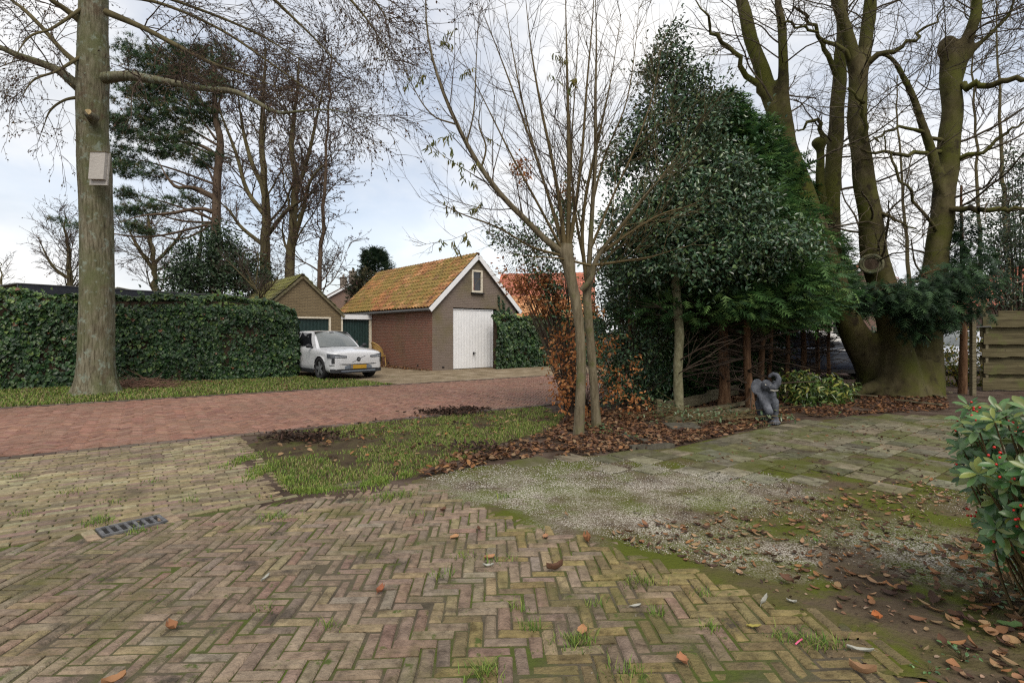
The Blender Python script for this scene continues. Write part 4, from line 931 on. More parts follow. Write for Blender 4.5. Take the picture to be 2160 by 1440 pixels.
# timber edging, stacked planks, broken boards
def plank(a, b_, w, h, m, z, roll=0.0, seed=0, bend=.0):
    a = A(a, dtype=float); b_ = A(b_, dtype=float); t = nrm(b_ - a); sd = nrm(np.cross(t, A([0, 0, 1]))); up = np.cross(sd, t)
    sd, up = sd * math.cos(roll) + up * math.sin(roll), up * math.cos(roll) - sd * math.sin(roll); rg = np.random.default_rng(seed); n = 8; V, Fl = [], []
    for i in range(n + 1):
        f = i / n; p = a + (b_ - a) * f + A([0, 0, z + bend * math.sin(f * math.pi)]) + rg.normal(0, .004, 3); ww = w / 2 * (1 + rg.normal(0, .04)); hh = h / 2 * (1 + rg.normal(0, .05))
        V += [p - sd * ww - up * hh, p + sd * ww - up * hh, p + sd * ww + up * hh, p - sd * ww + up * hh]
        if i:
            k = 4 * i
            for j in range(4): Fl.append([k - 4 + j, k - 4 + (j + 1) % 4, k + (j + 1) % 4, k + j])
    Fl += [[3, 2, 1, 0], [4 * n + j for j in range(4)]]
    return V, Fl
edg = thing('timber_edging', G(1385, 878), 'low timber edging board nailed to a short post in the leaf bed', 'edging')
e0, e1 = G(1392, 878), G(1556, 836)
mk('edging_board', *plank(e0, e0 + (e1 - e0) * .55, .05, .19, M['wood_old'], .14, 0, 1), M['wood_old'], edg)
mk('edging_board', *plank(e0 + (e1 - e0) * .55, e1, .05, .22, M['wood_old'], .17, 0, 2), M['wood_old'], edg)
MB().box(e0 + A([-.02, -.03, .15]), A([.05, 0, 0]), A([0, .05, 0]), A([0, 0, .15])).build('post', M['wood_old'], edg)
for i, (a, b_, w, h, z, lab) in enumerate([((1410, 893), (1594, 868), .13, .09, .06, 'long mossy beam lying in the leaves left of the elephant'), ((1440, 903), (1590, 880), .11, .06, .04, 'second weathered beam lying in front of the mossy beam'), ((1455, 880), (1585, 858), .14, .05, .10, 'flat grey plank resting behind the mossy beam')]):
    o = mk('timber_beam', *plank(G(*a), G(*b_), w, h, M['wood_old'], z, .05, i + 5), M['wood_old']); tag(o, lab, 'beam')
V, Fl = brick(G(1440, 906), nrm(A([.95, .2, 0])), nrm(A([-.2, .95, 0])), .50, .30, .075, bev=.012, base=.03, tilt=(-.02, .10)); o = mk('grass_block', V, Fl, M['kerb'], None); tag(o, 'tilted grey concrete slab leaning on the leaves below the beams', 'slab')
for i, (a, b_, w, lab) in enumerate([((1868, 832), (1935, 846), .16, 'split board at the foot of the beech, nearest the patio'), ((1905, 824), (1992, 842), .14, 'broken board lying across the beech roots'), ((1935, 826), (2005, 832), .20, 'grey board lying flat right of the beech'), ((1890, 850), (1985, 860), .12, 'dark rotten plank lying on soil behind the patio'), ((1790, 838), (1850, 843), .10, 'short pale plank left of the beech foot')]):
    o = mk('broken_board', *plank(G(*a), G(*b_), w, .03, M['wood_old'], .035 + .012 * i, .12, i + 30), M['wood_old']); tag(o, lab, 'board')
# low stone edging between leaves and patio
for i, (a, b_, lab) in enumerate([((1315, 925), (1362, 938), 'small mossy kerb stone in front of the willow leaves'), ((1330, 950), (1420, 944), 'thin dark kerb stone along the patio corner')]):
    o = mk('kerb_stone', *plank(G(*a), G(*b_), .08, .07, M['kerb'], .03, .1, i + 50), M['kerb']); tag(o, lab, 'kerb stone')
# ================================================================ TREES
def poly_pack(limbs, n=16, tip=.3, thin=1.0):
    q = [limb(l, n) for l in limbs]; R = np.stack([b for _, b in q]); f = np.linspace(0, 1, n)[None]
    return np.stack([a for a, _ in q]), R * thin * np.where(f > .6, 1 - (1 - tip) * (f - .6) / .4, 1)
def twig_mesh(name, lv, m, parent, sides=(5, 4, 3, 3)):
    V, Q = join([tubes(P, R, sides[min(i, len(sides) - 1)]) for i, (P, R) in enumerate(lv)])
    return mk(name, V, Q, m, parent, smooth=True)
def dots(P, k, size, cols, rng, m, name, parent, tmpl=RHOMB, w=.5, hang=.6, t0=.2, spread=0.0):
    pos, d, rad, t, idx = spawn(P, np.ones(P.shape[:2]), k, t0, 1.0, .4, 1.3, rng)
    if spread: pos = pos + rng.normal(0, spread, pos.shape)
    d = nrm(d + A([0, 0, -hang]) + rng.normal(0, .3, d.shape)); L = rng.uniform(size[0], size[1], len(pos))
    V, Q = leafset(pos, d, rng.normal(size=d.shape), L, L * w, tmpl); c = pick(cols, len(pos), rng)
    return mk(name, V, Q, m, parent, col=rep(c, len(tmpl[0])))
def trunk_mesh(rows, n, sides, rough, flare, rng, lobes=7):
    P, R = limb(rows, n); V, Q = tubes(P[None], R[None], sides); V = V.reshape(n, sides, 3)
    th = np.arange(sides) * 2 * math.pi / sides; z = P[:, 2][:, None]
    f = 1 + rough * (.5 * np.sin(3 * th[None] + z * .9) + .4 * np.sin(7 * th[None] - z * 1.7 + 1) + .3 * np.sin(2 * th[None] + z * 2.3)) + rng.normal(0, rough * .22, (n, sides))
    f += flare * np.exp(-np.maximum(z, 0) / .28) * (.55 + .45 * np.sin(lobes * th[None] + .8 + z))
    V = P[:, None, :] + (V - P[:, None, :]) * f[:, :, None]
    return V.reshape(-1, 3), Q, P, R

# --- the big street tree on the left
rng = np.random.default_rng(11)
tree = thing('street_tree', G(203, 832), 'tall street tree with furrowed grey green trunk in front of the hedge', 'tree')
rows = [(203, 838, 12.75, 96), (203, 818, 12.75, 88), (203, 790, 12.75, 80), (204, 740, 12.75, 76), (205, 640, 12.75, 73), (204, 500, 12.75, 70), (202, 420, 12.75, 69), (199, 350, 12.75, 72), (195, 285, 12.75, 66), (195, 200, 12.75, 68), (197, 140, 12.75, 68), (197, 70, 12.75, 63), (198, 0, 12.75, 60), (199, -150, 12.75, 52), (202, -350, 12.75, 40), (206, -620, 12.75, 16)]
rows = [(r_[0], r_[1], r_[2], r_[3] * (.84 if r_[1] < 780 else .86)) for r_ in rows]
V, Q, TP, TR = trunk_mesh(rows, 220, 72, .026, .26, rng)
mk('trunk', V, Q, M['bark_oak'], tree, smooth=True)
L1 = [[(222, 165, 12.6, 28), (270, 160, 12.2, 23), (312, 166, 11.8, 20), (350, 172, 11.5, 16), (430, 188, 11, 14), (490, 192, 10.6, 13), (540, 215, 10.3, 12), (585, 238, 10, 11), (640, 234, 9.8, 8), (700, 232, 9.6, 6), (790, 252, 9.3, 3)],
      [(225, 26, 12.5, 17), (300, 58, 12, 13), (380, 100, 11.4, 11), (450, 135, 11, 9), (520, 158, 10.7, 7), (610, 195, 10.4, 4)],
      [(170, 186, 12.6, 30), (152, 172, 12.5, 25), (125, 150, 12.3, 20), (90, 135, 12.2, 18), (40, 118, 12, 16), (0, 100, 11.9, 15), (-80, 70, 11.7, 12), (-200, 40, 11.4, 5)],
      [(172, 142, 12.8, 15), (130, 105, 13, 11), (90, 60, 13.2, 10), (50, 20, 13.4, 9), (10, -10, 13.6, 8), (-60, -70, 13.8, 4)],
      [(175, 48, 12.6, 18), (135, 18, 12.4, 13), (105, -3, 12.2, 12), (50, -60, 12, 9), (-50, -120, 11.8, 4)],
      [(215, -60, 12.3, 24), (350, -120, 11.2, 16), (520, -130, 10.2, 12), (680, -80, 9.5, 9), (780, -10, 9.0, 6), (838, 75, 8.7, 3)],
      [(215, -120, 12.5, 24), (400, -160, 12, 15), (600, -110, 11.5, 11), (720, -20, 11.2, 8), (800, 80, 11, 5), (835, 170, 10.8, 3)],
      [(210, -200, 13, 24), (330, -180, 14, 14), (480, -90, 14.8, 10), (600, 20, 15.3, 7), (700, 120, 15.6, 5), (775, 215, 15.8, 3)],
      [(222, -30, 12.4, 14), (300, -20, 12, 9), (420, 20, 11.5, 7), (540, 70, 11.2, 5), (640, 130, 11, 4), (740, 195, 10.8, 3)],
      [(168, 205, 12.6, 9), (135, 212, 12.3, 6), (105, 235, 12.1, 5), (88, 280, 12.0, 3)], [(170, 120, 12.5, 9), (120, 150, 12, 6), (70, 170, 11.6, 5), (40, 215, 11.4, 3)], [(170, 20, 12.5, 9), (110, 60, 12, 6), (60, 80, 11.7, 5), (20, 140, 11.5, 3)],
      [(186, -100, 13, 20), (90, -110, 13.5, 13), (0, -60, 14, 9), (-60, 20, 14.2, 5)],
      [(222, -10, 12.3, 10), (330, 5, 11.6, 8), (460, 60, 11.1, 6), (580, 140, 10.8, 5), (680, 215, 10.6, 4), (760, 290, 10.5, 2)]]
LP, LR = poly_pack(L1, 22, .3, .85)
for i in range(len(L1)):
    V, Q = tubes(LP[i:i + 1], LR[i:i + 1], 10); mk('limb', V, Q, M['bark_oak'] if i in (0, 2) else M['bark_far'], tree, smooth=True)
lv = system(LP, LR, [dict(k=0, per_m=4.6, t=(.14, 1), ang=(.35, .95), L=(.8, 2.4), rr=.26, rmin=.007, rmax=.017, n=9, wig=.10, trop=(.03, 0, -.07), bias=(.1, 0, .1)),
                     dict(k=0, per_m=4.2, t=(.15, 1), ang=(.4, .9), L=(.4, 1.0), rr=.6, rmin=.0052, n=6, wig=.12, trop=(0, 0, -.10)),
                     dict(k=0, per_m=4.4, t=(.2, 1), ang=(.4, .9), L=(.18, .45), rr=.7, rmin=.0042, n=4, wig=.12, trop=(0, 0, -.12))], rng)
twig_mesh('crown', lv, M['twig'], tree)
dots(np.concatenate([lv[2][0]]), 3, (.032, .062), [(.055, .030, .022), (.085, .048, .032), (.045, .032, .022), (.10, .075, .03)], rng, M['litter'], 'buds', tree, hang=.9, w=.55)['kind'] = 'stuff'
# pruned stub and its pale cut, ivy scrap on the trunk
sp = PX(190, 242, 12.33); c1 = sp + A([.03, -.10, .02]); M['cutwood'] = plain('cut_wood', (.40, .30, .15), .8, vary=.3)
st = MB().tube([sp + A([0, .12, -.06]), sp + A([0, -.05, 0]), c1], [.13, .085, .075], 14).build('branch_stub', M['bark_oak'], tree, smooth=True)
MB().tube([c1, c1 + A([.002, -.012, .001])], [.072, .065], 14).build('cut_face', M['cutwood'], st)
# --- bat box on the trunk
M['box'] = mat('weathered_box_board', [(.33, .31, .285), (.42, .40, .37)], scale=9, rough=.8, stretch=(1, 1, 6))
bx = PX(211, 357, 12.28); be = nrm(A([.93, -.12, -.05])); bn = nrm(A([-.12, -.93, .03])); bu = np.cross(bn, be); bu = bu if bu[2] > 0 else -bu
bat = thing('bat_box', bx - bu * .38, 'flat grey wooden bat box fixed high on the street tree trunk', 'box')
MB().box(bx, be * .225, bu * .375, bn * .02).build('back_board', M['box'], bat)
MB().box(bx + bn * .065 + be * .015 + bu * .05, be * .195, bu * .31, bn * .04).build('front_board', M['box'], bat)
MB().box(bx + bn * .06 + bu * .372, be * .215, bu * .012, bn * .06).build('lid', M['wood_old'], bat)

# --- bare trees in the background
def bare_tree(name, label, trunk, limbs, seed, lev, tm='bark_far', dotcols=None, group=None, ndots=1, dsize=(.08, .14), auto=None):
    rng = np.random.default_rng(seed); base = PX(trunk[0][0], 700, trunk[0][2]) * A([1, 1, 0]); root = thing(name, base, label, 'tree', group)
    bz = HY + H / trunk[0][2] * F; rows = [(trunk[0][0], bz, trunk[0][2], trunk[0][3] * 1.15)] + trunk
    P, R = limb(rows, 28); R = R * .74; P[1:] += rng.normal(0, .035, P[1:].shape) * A([1, 1, 0]) * (trunk[0][2] / 30); V, Q = tubes(P[None], R[None], 10); mk('trunk', V, Q, M[tm], root, smooth=True)
    if limbs:
        LP, LR = poly_pack(limbs, 14, .3, .8)
        for i in range(len(limbs)): V, Q = tubes(LP[i:i + 1], LR[i:i + 1], 7); mk('limb', V, Q, M[tm], root, smooth=True)
    else: LP, LR = np.zeros((0, 14, 3)), np.zeros((0, 14))
    if auto:
        i = np.linspace(0, 27, 14).astype(int)
        a = system(P[None], R[None], [auto], rng)[0]; k = np.linspace(0, a[0].shape[1] - 1, 14); j = np.minimum(k.astype(int), a[0].shape[1] - 2); f = (k - j)
        AP = a[0][:, j] * (1 - f)[None, :, None] + a[0][:, j + 1] * f[None, :, None]; AR = a[1][:, j] * (1 - f)[None] + a[1][:, j + 1] * f[None]
        for q in range(len(AP)):
            V, Q = tubes(AP[q:q + 1], AR[q:q + 1], 6); mk('limb', V, Q, M[tm], root, smooth=True)
        LP = np.concatenate([LP, AP]); LR = np.concatenate([LR, AR])
    lv = system(LP, LR, lev, rng); twig_mesh('crown', lv, M['far_twig'], root, (4, 3, 3))
    if dotcols is not None: dots(lv[-1][0], ndots, dsize, dotcols, rng, M['litter'], 'dry_leaves', root, hang=.5)['kind'] = 'stuff'
    return root
def lev(a, b, c, trop=(0, 0, .02), s=1.0, rm=.012):
    return [dict(k=0, per_m=a, t=(.15, 1), ang=(.35, .9), L=(1.0 * s, 2.5 * s), rr=.4, rmin=rm * 1.4, rmax=.05 * s, n=7, wig=.13, trop=trop), dict(k=0, per_m=b, t=(.15, 1), ang=(.35, .9), L=(.5 * s, 1.2 * s), rr=.6, rmin=rm, n=5, wig=.15, trop=trop), dict(k=0, per_m=c, t=(.2, 1), ang=(.35, .9), L=(.3 * s, .7 * s), rr=.7, rmin=rm * .8, n=4, wig=.15, trop=trop)]
au = lambda k, L, t=(.22, .97), ang=(.4, .85), trop=(0, 0, .07): dict(k=k, t=t, ang=ang, L=L, rr=.36, rmin=.022, n=10, wig=.10, trop=trop, fall=.45, end=.2)
brn = [(.075, .042, .030), (.11, .062, .040), (.055, .036, .028)]
bare_tree('bare_tree', 'broad bare tree with mossy forked trunk left of centre behind the shed', [(566, 655, 30, 36), (562, 600, 30, 32), (558, 520, 30, 26), (562, 440, 30, 22), (556, 380, 30, 19), (552, 300, 30, 14), (556, 200, 30, 9), (560, 100, 30, 4)],
          [[(562, 500, 30, 12), (600, 450, 29, 10), (640, 420, 28, 7), (670, 400, 27, 4)], [(556, 450, 30, 14), (520, 400, 31, 11), (500, 330, 32, 9), (470, 250, 32, 6), (440, 170, 32, 3)], [(558, 400, 30, 14), (530, 340, 30, 11), (510, 260, 30, 8), (500, 170, 30, 4)], [(560, 520, 30, 12), (510, 480, 30, 9), (480, 440, 30, 6), (450, 420, 30, 3)]],
          21, lev(2.6, 3.4, 3.2, rm=.016), dotcols=brn, ndots=2, dsize=(.09, .16), auto=au(16, (3.0, 6.0)))
bare_tree('bare_tree', 'bare tree with ivy green upright trunk above the shed ridge', [(612, 655, 29, 30), (613, 560, 29, 26), (617, 480, 29, 22), (622, 400, 29, 19), (618, 320, 29, 15), (622, 230, 29, 10), (632, 120, 29, 4)],
          [[(615, 520, 29, 14), (640, 440, 28.5, 11), (655, 380, 28, 8), (690, 340, 28, 5), (720, 300, 28, 3)], [(618, 430, 29, 13), (650, 330, 29, 10), (670, 240, 29, 7), (690, 150, 29, 4)]], 22, lev(2.6, 3.4, 3.2, rm=.016), dotcols=brn, ndots=2, dsize=(.09, .16), auto=au(14, (2.5, 5.5)))
bare_tree('alder_tree', 'slender dark bare tree with hanging catkins right of the shed trees', [(672, 660, 27, 15), (676, 560, 27, 12), (682, 450, 27, 10), (688, 330, 27, 8), (694, 210, 27, 5), (700, 100, 27, 3)],
          None, 23, lev(2.6, 3.2, 3.0, (.0, 0, .01), .9), dotcols=[(.045, .028, .026), (.07, .04, .034)], ndots=2, tm='bark_pine', auto=au(26, (2.4, 4.4), (.2, .97), (.8, 1.35), (0, 0, .045)))
bare_tree('bare_tree', 'brown twiggy tree rising behind the carport roof', [(330, 640, 42, 18), (325, 560, 42, 14), (318, 500, 42, 10), (312, 450, 42, 5)], [[(325, 570, 42, 11), (290, 520, 42, 8), (265, 470, 42, 4)], [(322, 560, 42, 10), (370, 510, 42, 7), (400, 460, 42, 3)]], 24, lev(3.6, 3.8, 3.2, rm=.016), dotcols=[(.13, .065, .035), (.10, .055, .035)], auto=au(12, (3, 5.5), ang=(.5, 1.1)))
bare_tree('bare_tree', 'brown twiggy tree left of the street tree trunk', [(150, 640, 45, 18), (146, 570, 45, 13), (140, 500, 45, 7), (135, 455, 45, 4)], [[(148, 590, 45, 10), (110, 560, 45, 7), (80, 500, 45, 4)]], 25, lev(2.8, 3.2, 2.8, rm=.017), dotcols=[(.12, .062, .038)], auto=au(14, (2.5, 4.5), (.3, .95), (.6, 1.2)))
bare_tree('bare_tree', 'small far bare tree at the left edge of the view', [(4, 640, 60, 8), (2, 580, 60, 4), (0, 550, 60, 2)], None, 26, lev(1.2, 1.6, 1.4, s=1.0, rm=.02), auto=au(9, (2, 3.5), (.3, .95), (.6, 1.2)))
bare_tree('bare_tree', 'brown leafed tree behind the pine trunk foot', [(420, 650, 38, 16), (418, 560, 38, 12), (425, 480, 38, 6), (430, 420, 38, 3)], None, 27, lev(2.8, 3.2, 2.8, rm=.015), dotcols=[(.14, .065, .035), (.10, .06, .04)], ndots=1, auto=au(14, (3, 5), ang=(.5, 1.1)))
# right background
bare_tree('bare_tree', 'slim bare tree far behind the beech, right of its stems', [(2075, 690, 27, 12), (2070, 560, 27, 10), (2062, 400, 27, 8), (2058, 250, 27, 6), (2050, 100, 27, 4), (2045, -60, 27, 2)], None, 28, lev(2.0, 2.8, 2.6), auto=au(22, (2.2, 4.5), (.15, .97), (.7, 1.3)))
bare_tree('bare_tree', 'bare tree behind the fence at the right edge', [(2132, 690, 24, 14), (2125, 560, 24, 12), (2118, 420, 24, 10), (2112, 280, 24, 8), (2105, 120, 24, 5), (2100, -60, 24, 2)], None, 29, lev(2.0, 2.8, 2.6), auto=au(22, (2, 4.4), (.1, .97), (.6, 1.2)))
bare_tree('bare_tree', 'bare tree seen between the two middle beech stems', [(1920, 690, 32, 12), (1915, 560, 32, 10), (1905, 420, 32, 7), (1895, 280, 32, 5), (1890, 160, 32, 3)], None, 30, lev(2.0, 2.8, 2.6), auto=au(20, (2.5, 4.8), (.15, .97), (.6, 1.2)))

# --- the pine
rng = np.random.default_rng(31)
tuft = []
for i in range(9):
    a = i * 2.4; z = -.1 + i * .13; c = math.sqrt(max(0, 1 - z * z)); tuft.append((z, c * math.cos(a), c * math.sin(a)))
TV, TF = [], []
for i, (x, y, z) in enumerate(tuft):
    d = nrm(A([x + .25, y, z])); s_ = nrm(np.cross(d, A([.3, .2, .9]))) * .055; TV += [-s_, s_, d]; TF.append([3 * i, 3 * i + 1, 3 * i + 2])
TUFT = (A(TV), A(TF))
pine = thing('pine_tree', PX(452, 700, 32) * A([1, 1, 0]), 'tall pine with dark green needle pads behind the street tree', 'tree')
P, R = limb([(452, 752, 32, 24), (452, 640, 32, 21), (456, 480, 32, 18), (458, 380, 32, 16), (465, 300, 32, 14), (455, 250, 32, 12), (452, 180, 32, 9), (446, 100, 32, 5)], 24); V, Q = tubes(P[None], R[None], 12); mk('trunk', V, Q, M['bark_pine'], pine, smooth=True)
pads = [(330, 118, 80, 32), (300, 195, 75, 35), (405, 140, 60, 38), (285, 270, 70, 30), (350, 300, 80, 32), (262, 330, 50, 24), (425, 335, 50, 22), (300, 362, 60, 18), (262, 405, 40, 12), (335, 245, 65, 28), (300, 440, 60, 16), (405, 235, 60, 38), (360, 180, 60, 34), (300, 480, 50, 12), (450, 120, 45, 30), (380, 420, 40, 10), (155, 475, 30, 10), (470, 190, 40, 26)]
lims = [[(456, 420, 32, 12), (420, 400, 32, 10), (395, 395, 31.5, 9), (372, 395, 31, 8), (350, 370, 31, 6), (330, 330, 31, 4)], [(460, 330, 32, 9), (430, 310, 32, 7), (390, 300, 32, 5), (340, 300, 32, 3)], [(456, 450, 32, 10), (420, 440, 31.5, 8), (360, 450, 31, 6), (300, 455, 30.5, 4), (250, 470, 30, 3)], [(455, 240, 32, 8), (420, 220, 32, 6), (370, 200, 32, 4)]]
for px, py, rx, ry in pads: lims.append([(456, min(py + 60, 470), 32, 6), ((px + 456) / 2, py + 25, 32, 4), (px, py, 32, 2.5)])
LP, LR = poly_pack(lims, 12)
for i in range(len(lims)): V, Q = tubes(LP[i:i + 1], LR[i:i + 1], 6); mk('limb', V, Q, M['bark_pine'], pine, smooth=True)
pos = []
for px, py, rx, ry in pads:
    k = int(rx * ry * .36); c = PX(px, py, 32); s = 32 / F
    cl = ball_pts(max(8, k // 13), rng, .4) * A([rx * s, 1.6, ry * s]) + c
    q = cl[rng.integers(0, len(cl), k)] + rng.normal(0, .16, (k, 3)) * A([1.4, 1.4, .6]); pos.append(q)
pos = np.concatenate(pos); d = nrm(rng.normal(size=pos.shape) * .8 + A([-.3, 0, .35])); L = rng.uniform(.20, .34, len(pos))
V, Q = leafset(pos, d, rng.normal(size=d.shape), L, L, TUFT); mk('crown', V, Q, M['pine'], pine, col=rep(pick([(.038, .080, .038), (.055, .105, .042), (.075, .10, .038), (.026, .055, .032), (.09, .08, .035)], len(pos), rng), len(TUFT[0])))['kind'] = 'stuff'

# --- evergreen shrubs and small things behind the hedge
def leafy(name, label, cat, ells, n, size, cols, m, seed, base, tmpl=LEAF, w=.5, group=None, stems=8, clump=14, cs=.10, out=.8, hang=.0, wts=None, part='foliage', power=.4, thick=.9, stem_m='twig', root=None, stem_r=.02):
    """ells: (px, py, rx px, ry px, depth, depth radius)"""
    rng = np.random.default_rng(seed)
    if root is None: root = thing(name, base, label, cat, group)
    a = A([e[2] * e[3] for e in ells], dtype=float); cnt = (n * a / a.sum()).astype(int); pos, nr = [], []
    for e, k in zip(ells, cnt):
        c = PX(e[0], e[1], e[4]); s = e[4] / F; rad = A([e[2] * s, e[5], e[3] * s]); kc = max(4, k // clump)
        u = ball_pts(kc, rng, power); i = rng.integers(0, kc, k); q = c + u[i] * rad + rng.normal(0, cs, (k, 3)); pos.append(q); nr.append(nrm(u[i] + rng.normal(0, .35, (k, 3))))
    pos = np.concatenate(pos); nr = np.concatenate(nr); pos[:, 2] = np.maximum(pos[:, 2], .03)
    d = nrm(rng.normal(size=pos.shape) + nr * out + A([0, 0, -hang])); up = nrm(nr * .6 + A([0, -.25, .8]) + rng.normal(0, .4, pos.shape)); L = rng.uniform(size[0], size[1], len(pos))
    V, Q = leafset(pos, d, up, L, L * w, tmpl); mk(part, V, Q, m, root, col=rep(pick(cols, len(pos), rng, wts), len(tmpl[0])))['kind'] = 'stuff'
    if stems:
        i = rng.integers(0, len(pos), stems); e = pos[i]; b0 = A(ORI[root.name]) + rng.normal(0, .05, (stems, 3)) * A([1, 1, 0]); t = np.linspace(0, 1, 8)[None, :, None]
        mid = (b0 + e) / 2 * A([1, 1, 1.15]); P = (1 - t) ** 2 * b0[:, None] + 2 * t * (1 - t) * mid[:, None] + t ** 2 * e[:, None]
        V, Q = tubes(P, stem_r * np.linspace(1, .25, 8)[None] * np.ones((stems, 1)), 5); mk('stems', V, Q, M[stem_m], root, smooth=True)
    return root
dk = [(.020, .042, .018), (.030, .058, .022), (.042, .075, .030), (.016, .030, .016)]
leafy('evergreen_shrub', 'big dark evergreen shrub between the pine and the shed roof', 'shrub', [(450, 560, 95, 60, 26, 1.5), (400, 590, 60, 40, 26, 1.3), (520, 580, 50, 50, 26, 1.3), (470, 510, 40, 40, 26, 1), (560, 610, 30, 30, 26, 1)], 12000, (.12, .2), dk, M['ivy'], 41, PX(450, 700, 26) * A([1, 1, 0]), stems=20, clump=16, cs=.18, stem_r=.05)
bare_tree('bare_shrub', 'pale twiggy bare shrub in front of the mossy shed roof', [(552, 640, 20.2, 6), (540, 610, 20.2, 5), (525, 585, 20.2, 4)], [[(545, 630, 20.2, 5), (575, 600, 20, 4), (600, 560, 20, 2)], [(540, 610, 20.2, 5), (500, 570, 20.3, 3), (470, 540, 20.4, 2)], [(540, 600, 20.2, 5), (545, 550, 20.2, 3), (540, 515, 20.2, 2)]], 42, lev(6, 6, 5, s=.5, rm=.006), auto=dict(k=8, t=(.2, .95), ang=(.5, 1.0), L=(1, 2), rr=.6, rmin=.012, n=8, wig=.1, trop=(0, 0, .04)))

# --- conifer spray shape
SV, SF = [], []
def _blade(t, w, s): 
    k = len(SV); SV.extend([(t - .05, 0, 0), (t + .13, s * .01, .01), (t + .24, s * w, -.03)]); SF.append([k, k + 1, k + 2] if s > 0 else [k + 1, k, k + 2])
for i in range(4):
    for s in (1, -1): _blade(.06 + .20 * i, (.40 - .07 * i), s)
k = len(SV); SV += [(.1, -.03, 0), (.1, .03, 0), (1.05, 0, -.06)]; SF.append([k, k + 1, k + 2])
SPRAY = (A(SV), A(SF))
con = [(.040, .098, .032), (.058, .130, .040), (.082, .165, .048), (.030, .066, .028), (.115, .195, .054)]
def conifer_cloud(pos, outv, rng, size, m, name, parent, cols=con, droop=.35):
    d = nrm(outv + A([0, 0, -droop * .4]) + rng.normal(0, .45, pos.shape)); up = nrm(A([0, 0, 1]) + outv * .25 + rng.normal(0, .35, pos.shape)); L = rng.uniform(size[0], size[1], len(pos))
    V, Q = leafset(pos, d, up, L, L * rng.uniform(.8, 1.2, len(pos)), SPRAY); o = mk(name, V, Q, m, parent, col=rep(pick(cols, len(pos), rng), len(SPRAY[0]))); o['kind'] = 'stuff'; return o
def cone_pts(base, z0, z1, r0, r1, k, rng, belly=.25, y_sq=1.0):
    h = rng.uniform(0, 1, k) ** 1.2; prof = (r0 * (1 - h) ** .8 + r1 * h) * (1 - np.exp(-h / .06) * belly); lay = .82 + .30 * np.abs(np.sin(h * (z1 - z0) * 4.2 + rng.normal(0, .25, k)))
    a = rng.uniform(0, 2 * math.pi, k); rr = prof * lay * rng.uniform(.62, 1.05, k) * (.62 + .76 * vnoise(np.stack([a * 1.6, h * (z1 - z0) * 1.7], 1), 1.0, int(z1 * 10 + base[0] * 7))); o = np.stack([np.cos(a), np.sin(a) * y_sq, np.zeros(k)], 1)
    return base + o * rr[:, None] + A([0, 0, 1]) * (z0 + h * (z1 - z0))[:, None] + rng.normal(0, .05, (k, 3)), nrm(o)
def conifer(label, b, w, z0, z1, r0, n, seed, lean=0.0, size=(.17, .33), dead=26, r1=.12, group=None):
    rng = np.random.default_rng(seed); root = thing('conifer', b, label, 'tree', group)
    z = np.linspace(0, z1 * .93, 22); P = A([b + A([lean * math.sin(q / z1 * 2.2) + .02 * math.sin(q * 3 + seed), .02 * math.cos(q * 2.3), q]) for q in z]); R = w / 2 * (1 - .85 * z / z1) * (1 + .35 * np.exp(-z / .12))
    V, Q = tubes(P[None], R[None], 14); mk('trunk', V, Q, M['bark_red'], root, smooth=True)
    pos, o = cone_pts(A([b[0], b[1], 0]), z0, z1, r0, r1, int(n * 1.05), rng); conifer_cloud(pos, o, rng, size, M['conifer'], 'crown', root)
    # dead lower branches
    lv = system(P[None], R[None], [dict(k=dead, t=(.06, .42), ang=(1.1, 1.75), L=(.5, 1.35), rr=.3, rmin=.008, n=7, wig=.12, trop=(0, 0, -.02), fall=0), dict(k=6, t=(.2, 1), ang=(.4, 1.0), L=(.15, .5), rr=.6, rmin=.004, n=4, wig=.15, trop=(0, 0, -.03))], rng)
    twig_mesh('dead_branches', lv, M['twig'], root, (4, 3))
    return root
GRP = None
conifer('foremost conifer of the dark row with thick reddish trunk behind the timber edging', G(1527, 862), .22, 1.62, 6.0, 1.75, 7000, 51, dead=40)
conifer('leaning conifer with curved reddish trunk just left of the elephant', G(1583, 870), .16, 1.85, 5.2, 1.05, 2600, 52, lean=-.12, dead=30)
conifer('conifer with straight brown trunk directly behind the elephant', G(1607, 838), .15, 1.62, 6.3, 1.6, 5200, 53, dead=36)
conifer('thin conifer trunk close right of the elephant head', G(1624, 832), .11, 2.0, 5.0, .9, 1600, 54, dead=26)
conifer('conifer above the left half of the variegated shrub', G(1660, 822), .13, 1.7, 5.7, 1.35, 3200, 55, dead=34)
conifer('conifer above the middle of the variegated shrub', G(1694, 818), .16, 1.9, 5.4, 1.25, 3200, 56, dead=34)
conifer('conifer above the right half of the variegated shrub', G(1724, 813), .13, 1.9, 4.7, 1.2, 2800, 57, dead=30)
conifer('last conifer of the row, nearest the beech', G(1748, 808), .11, 1.9, 4.0, 1.1, 2600, 58, dead=26)
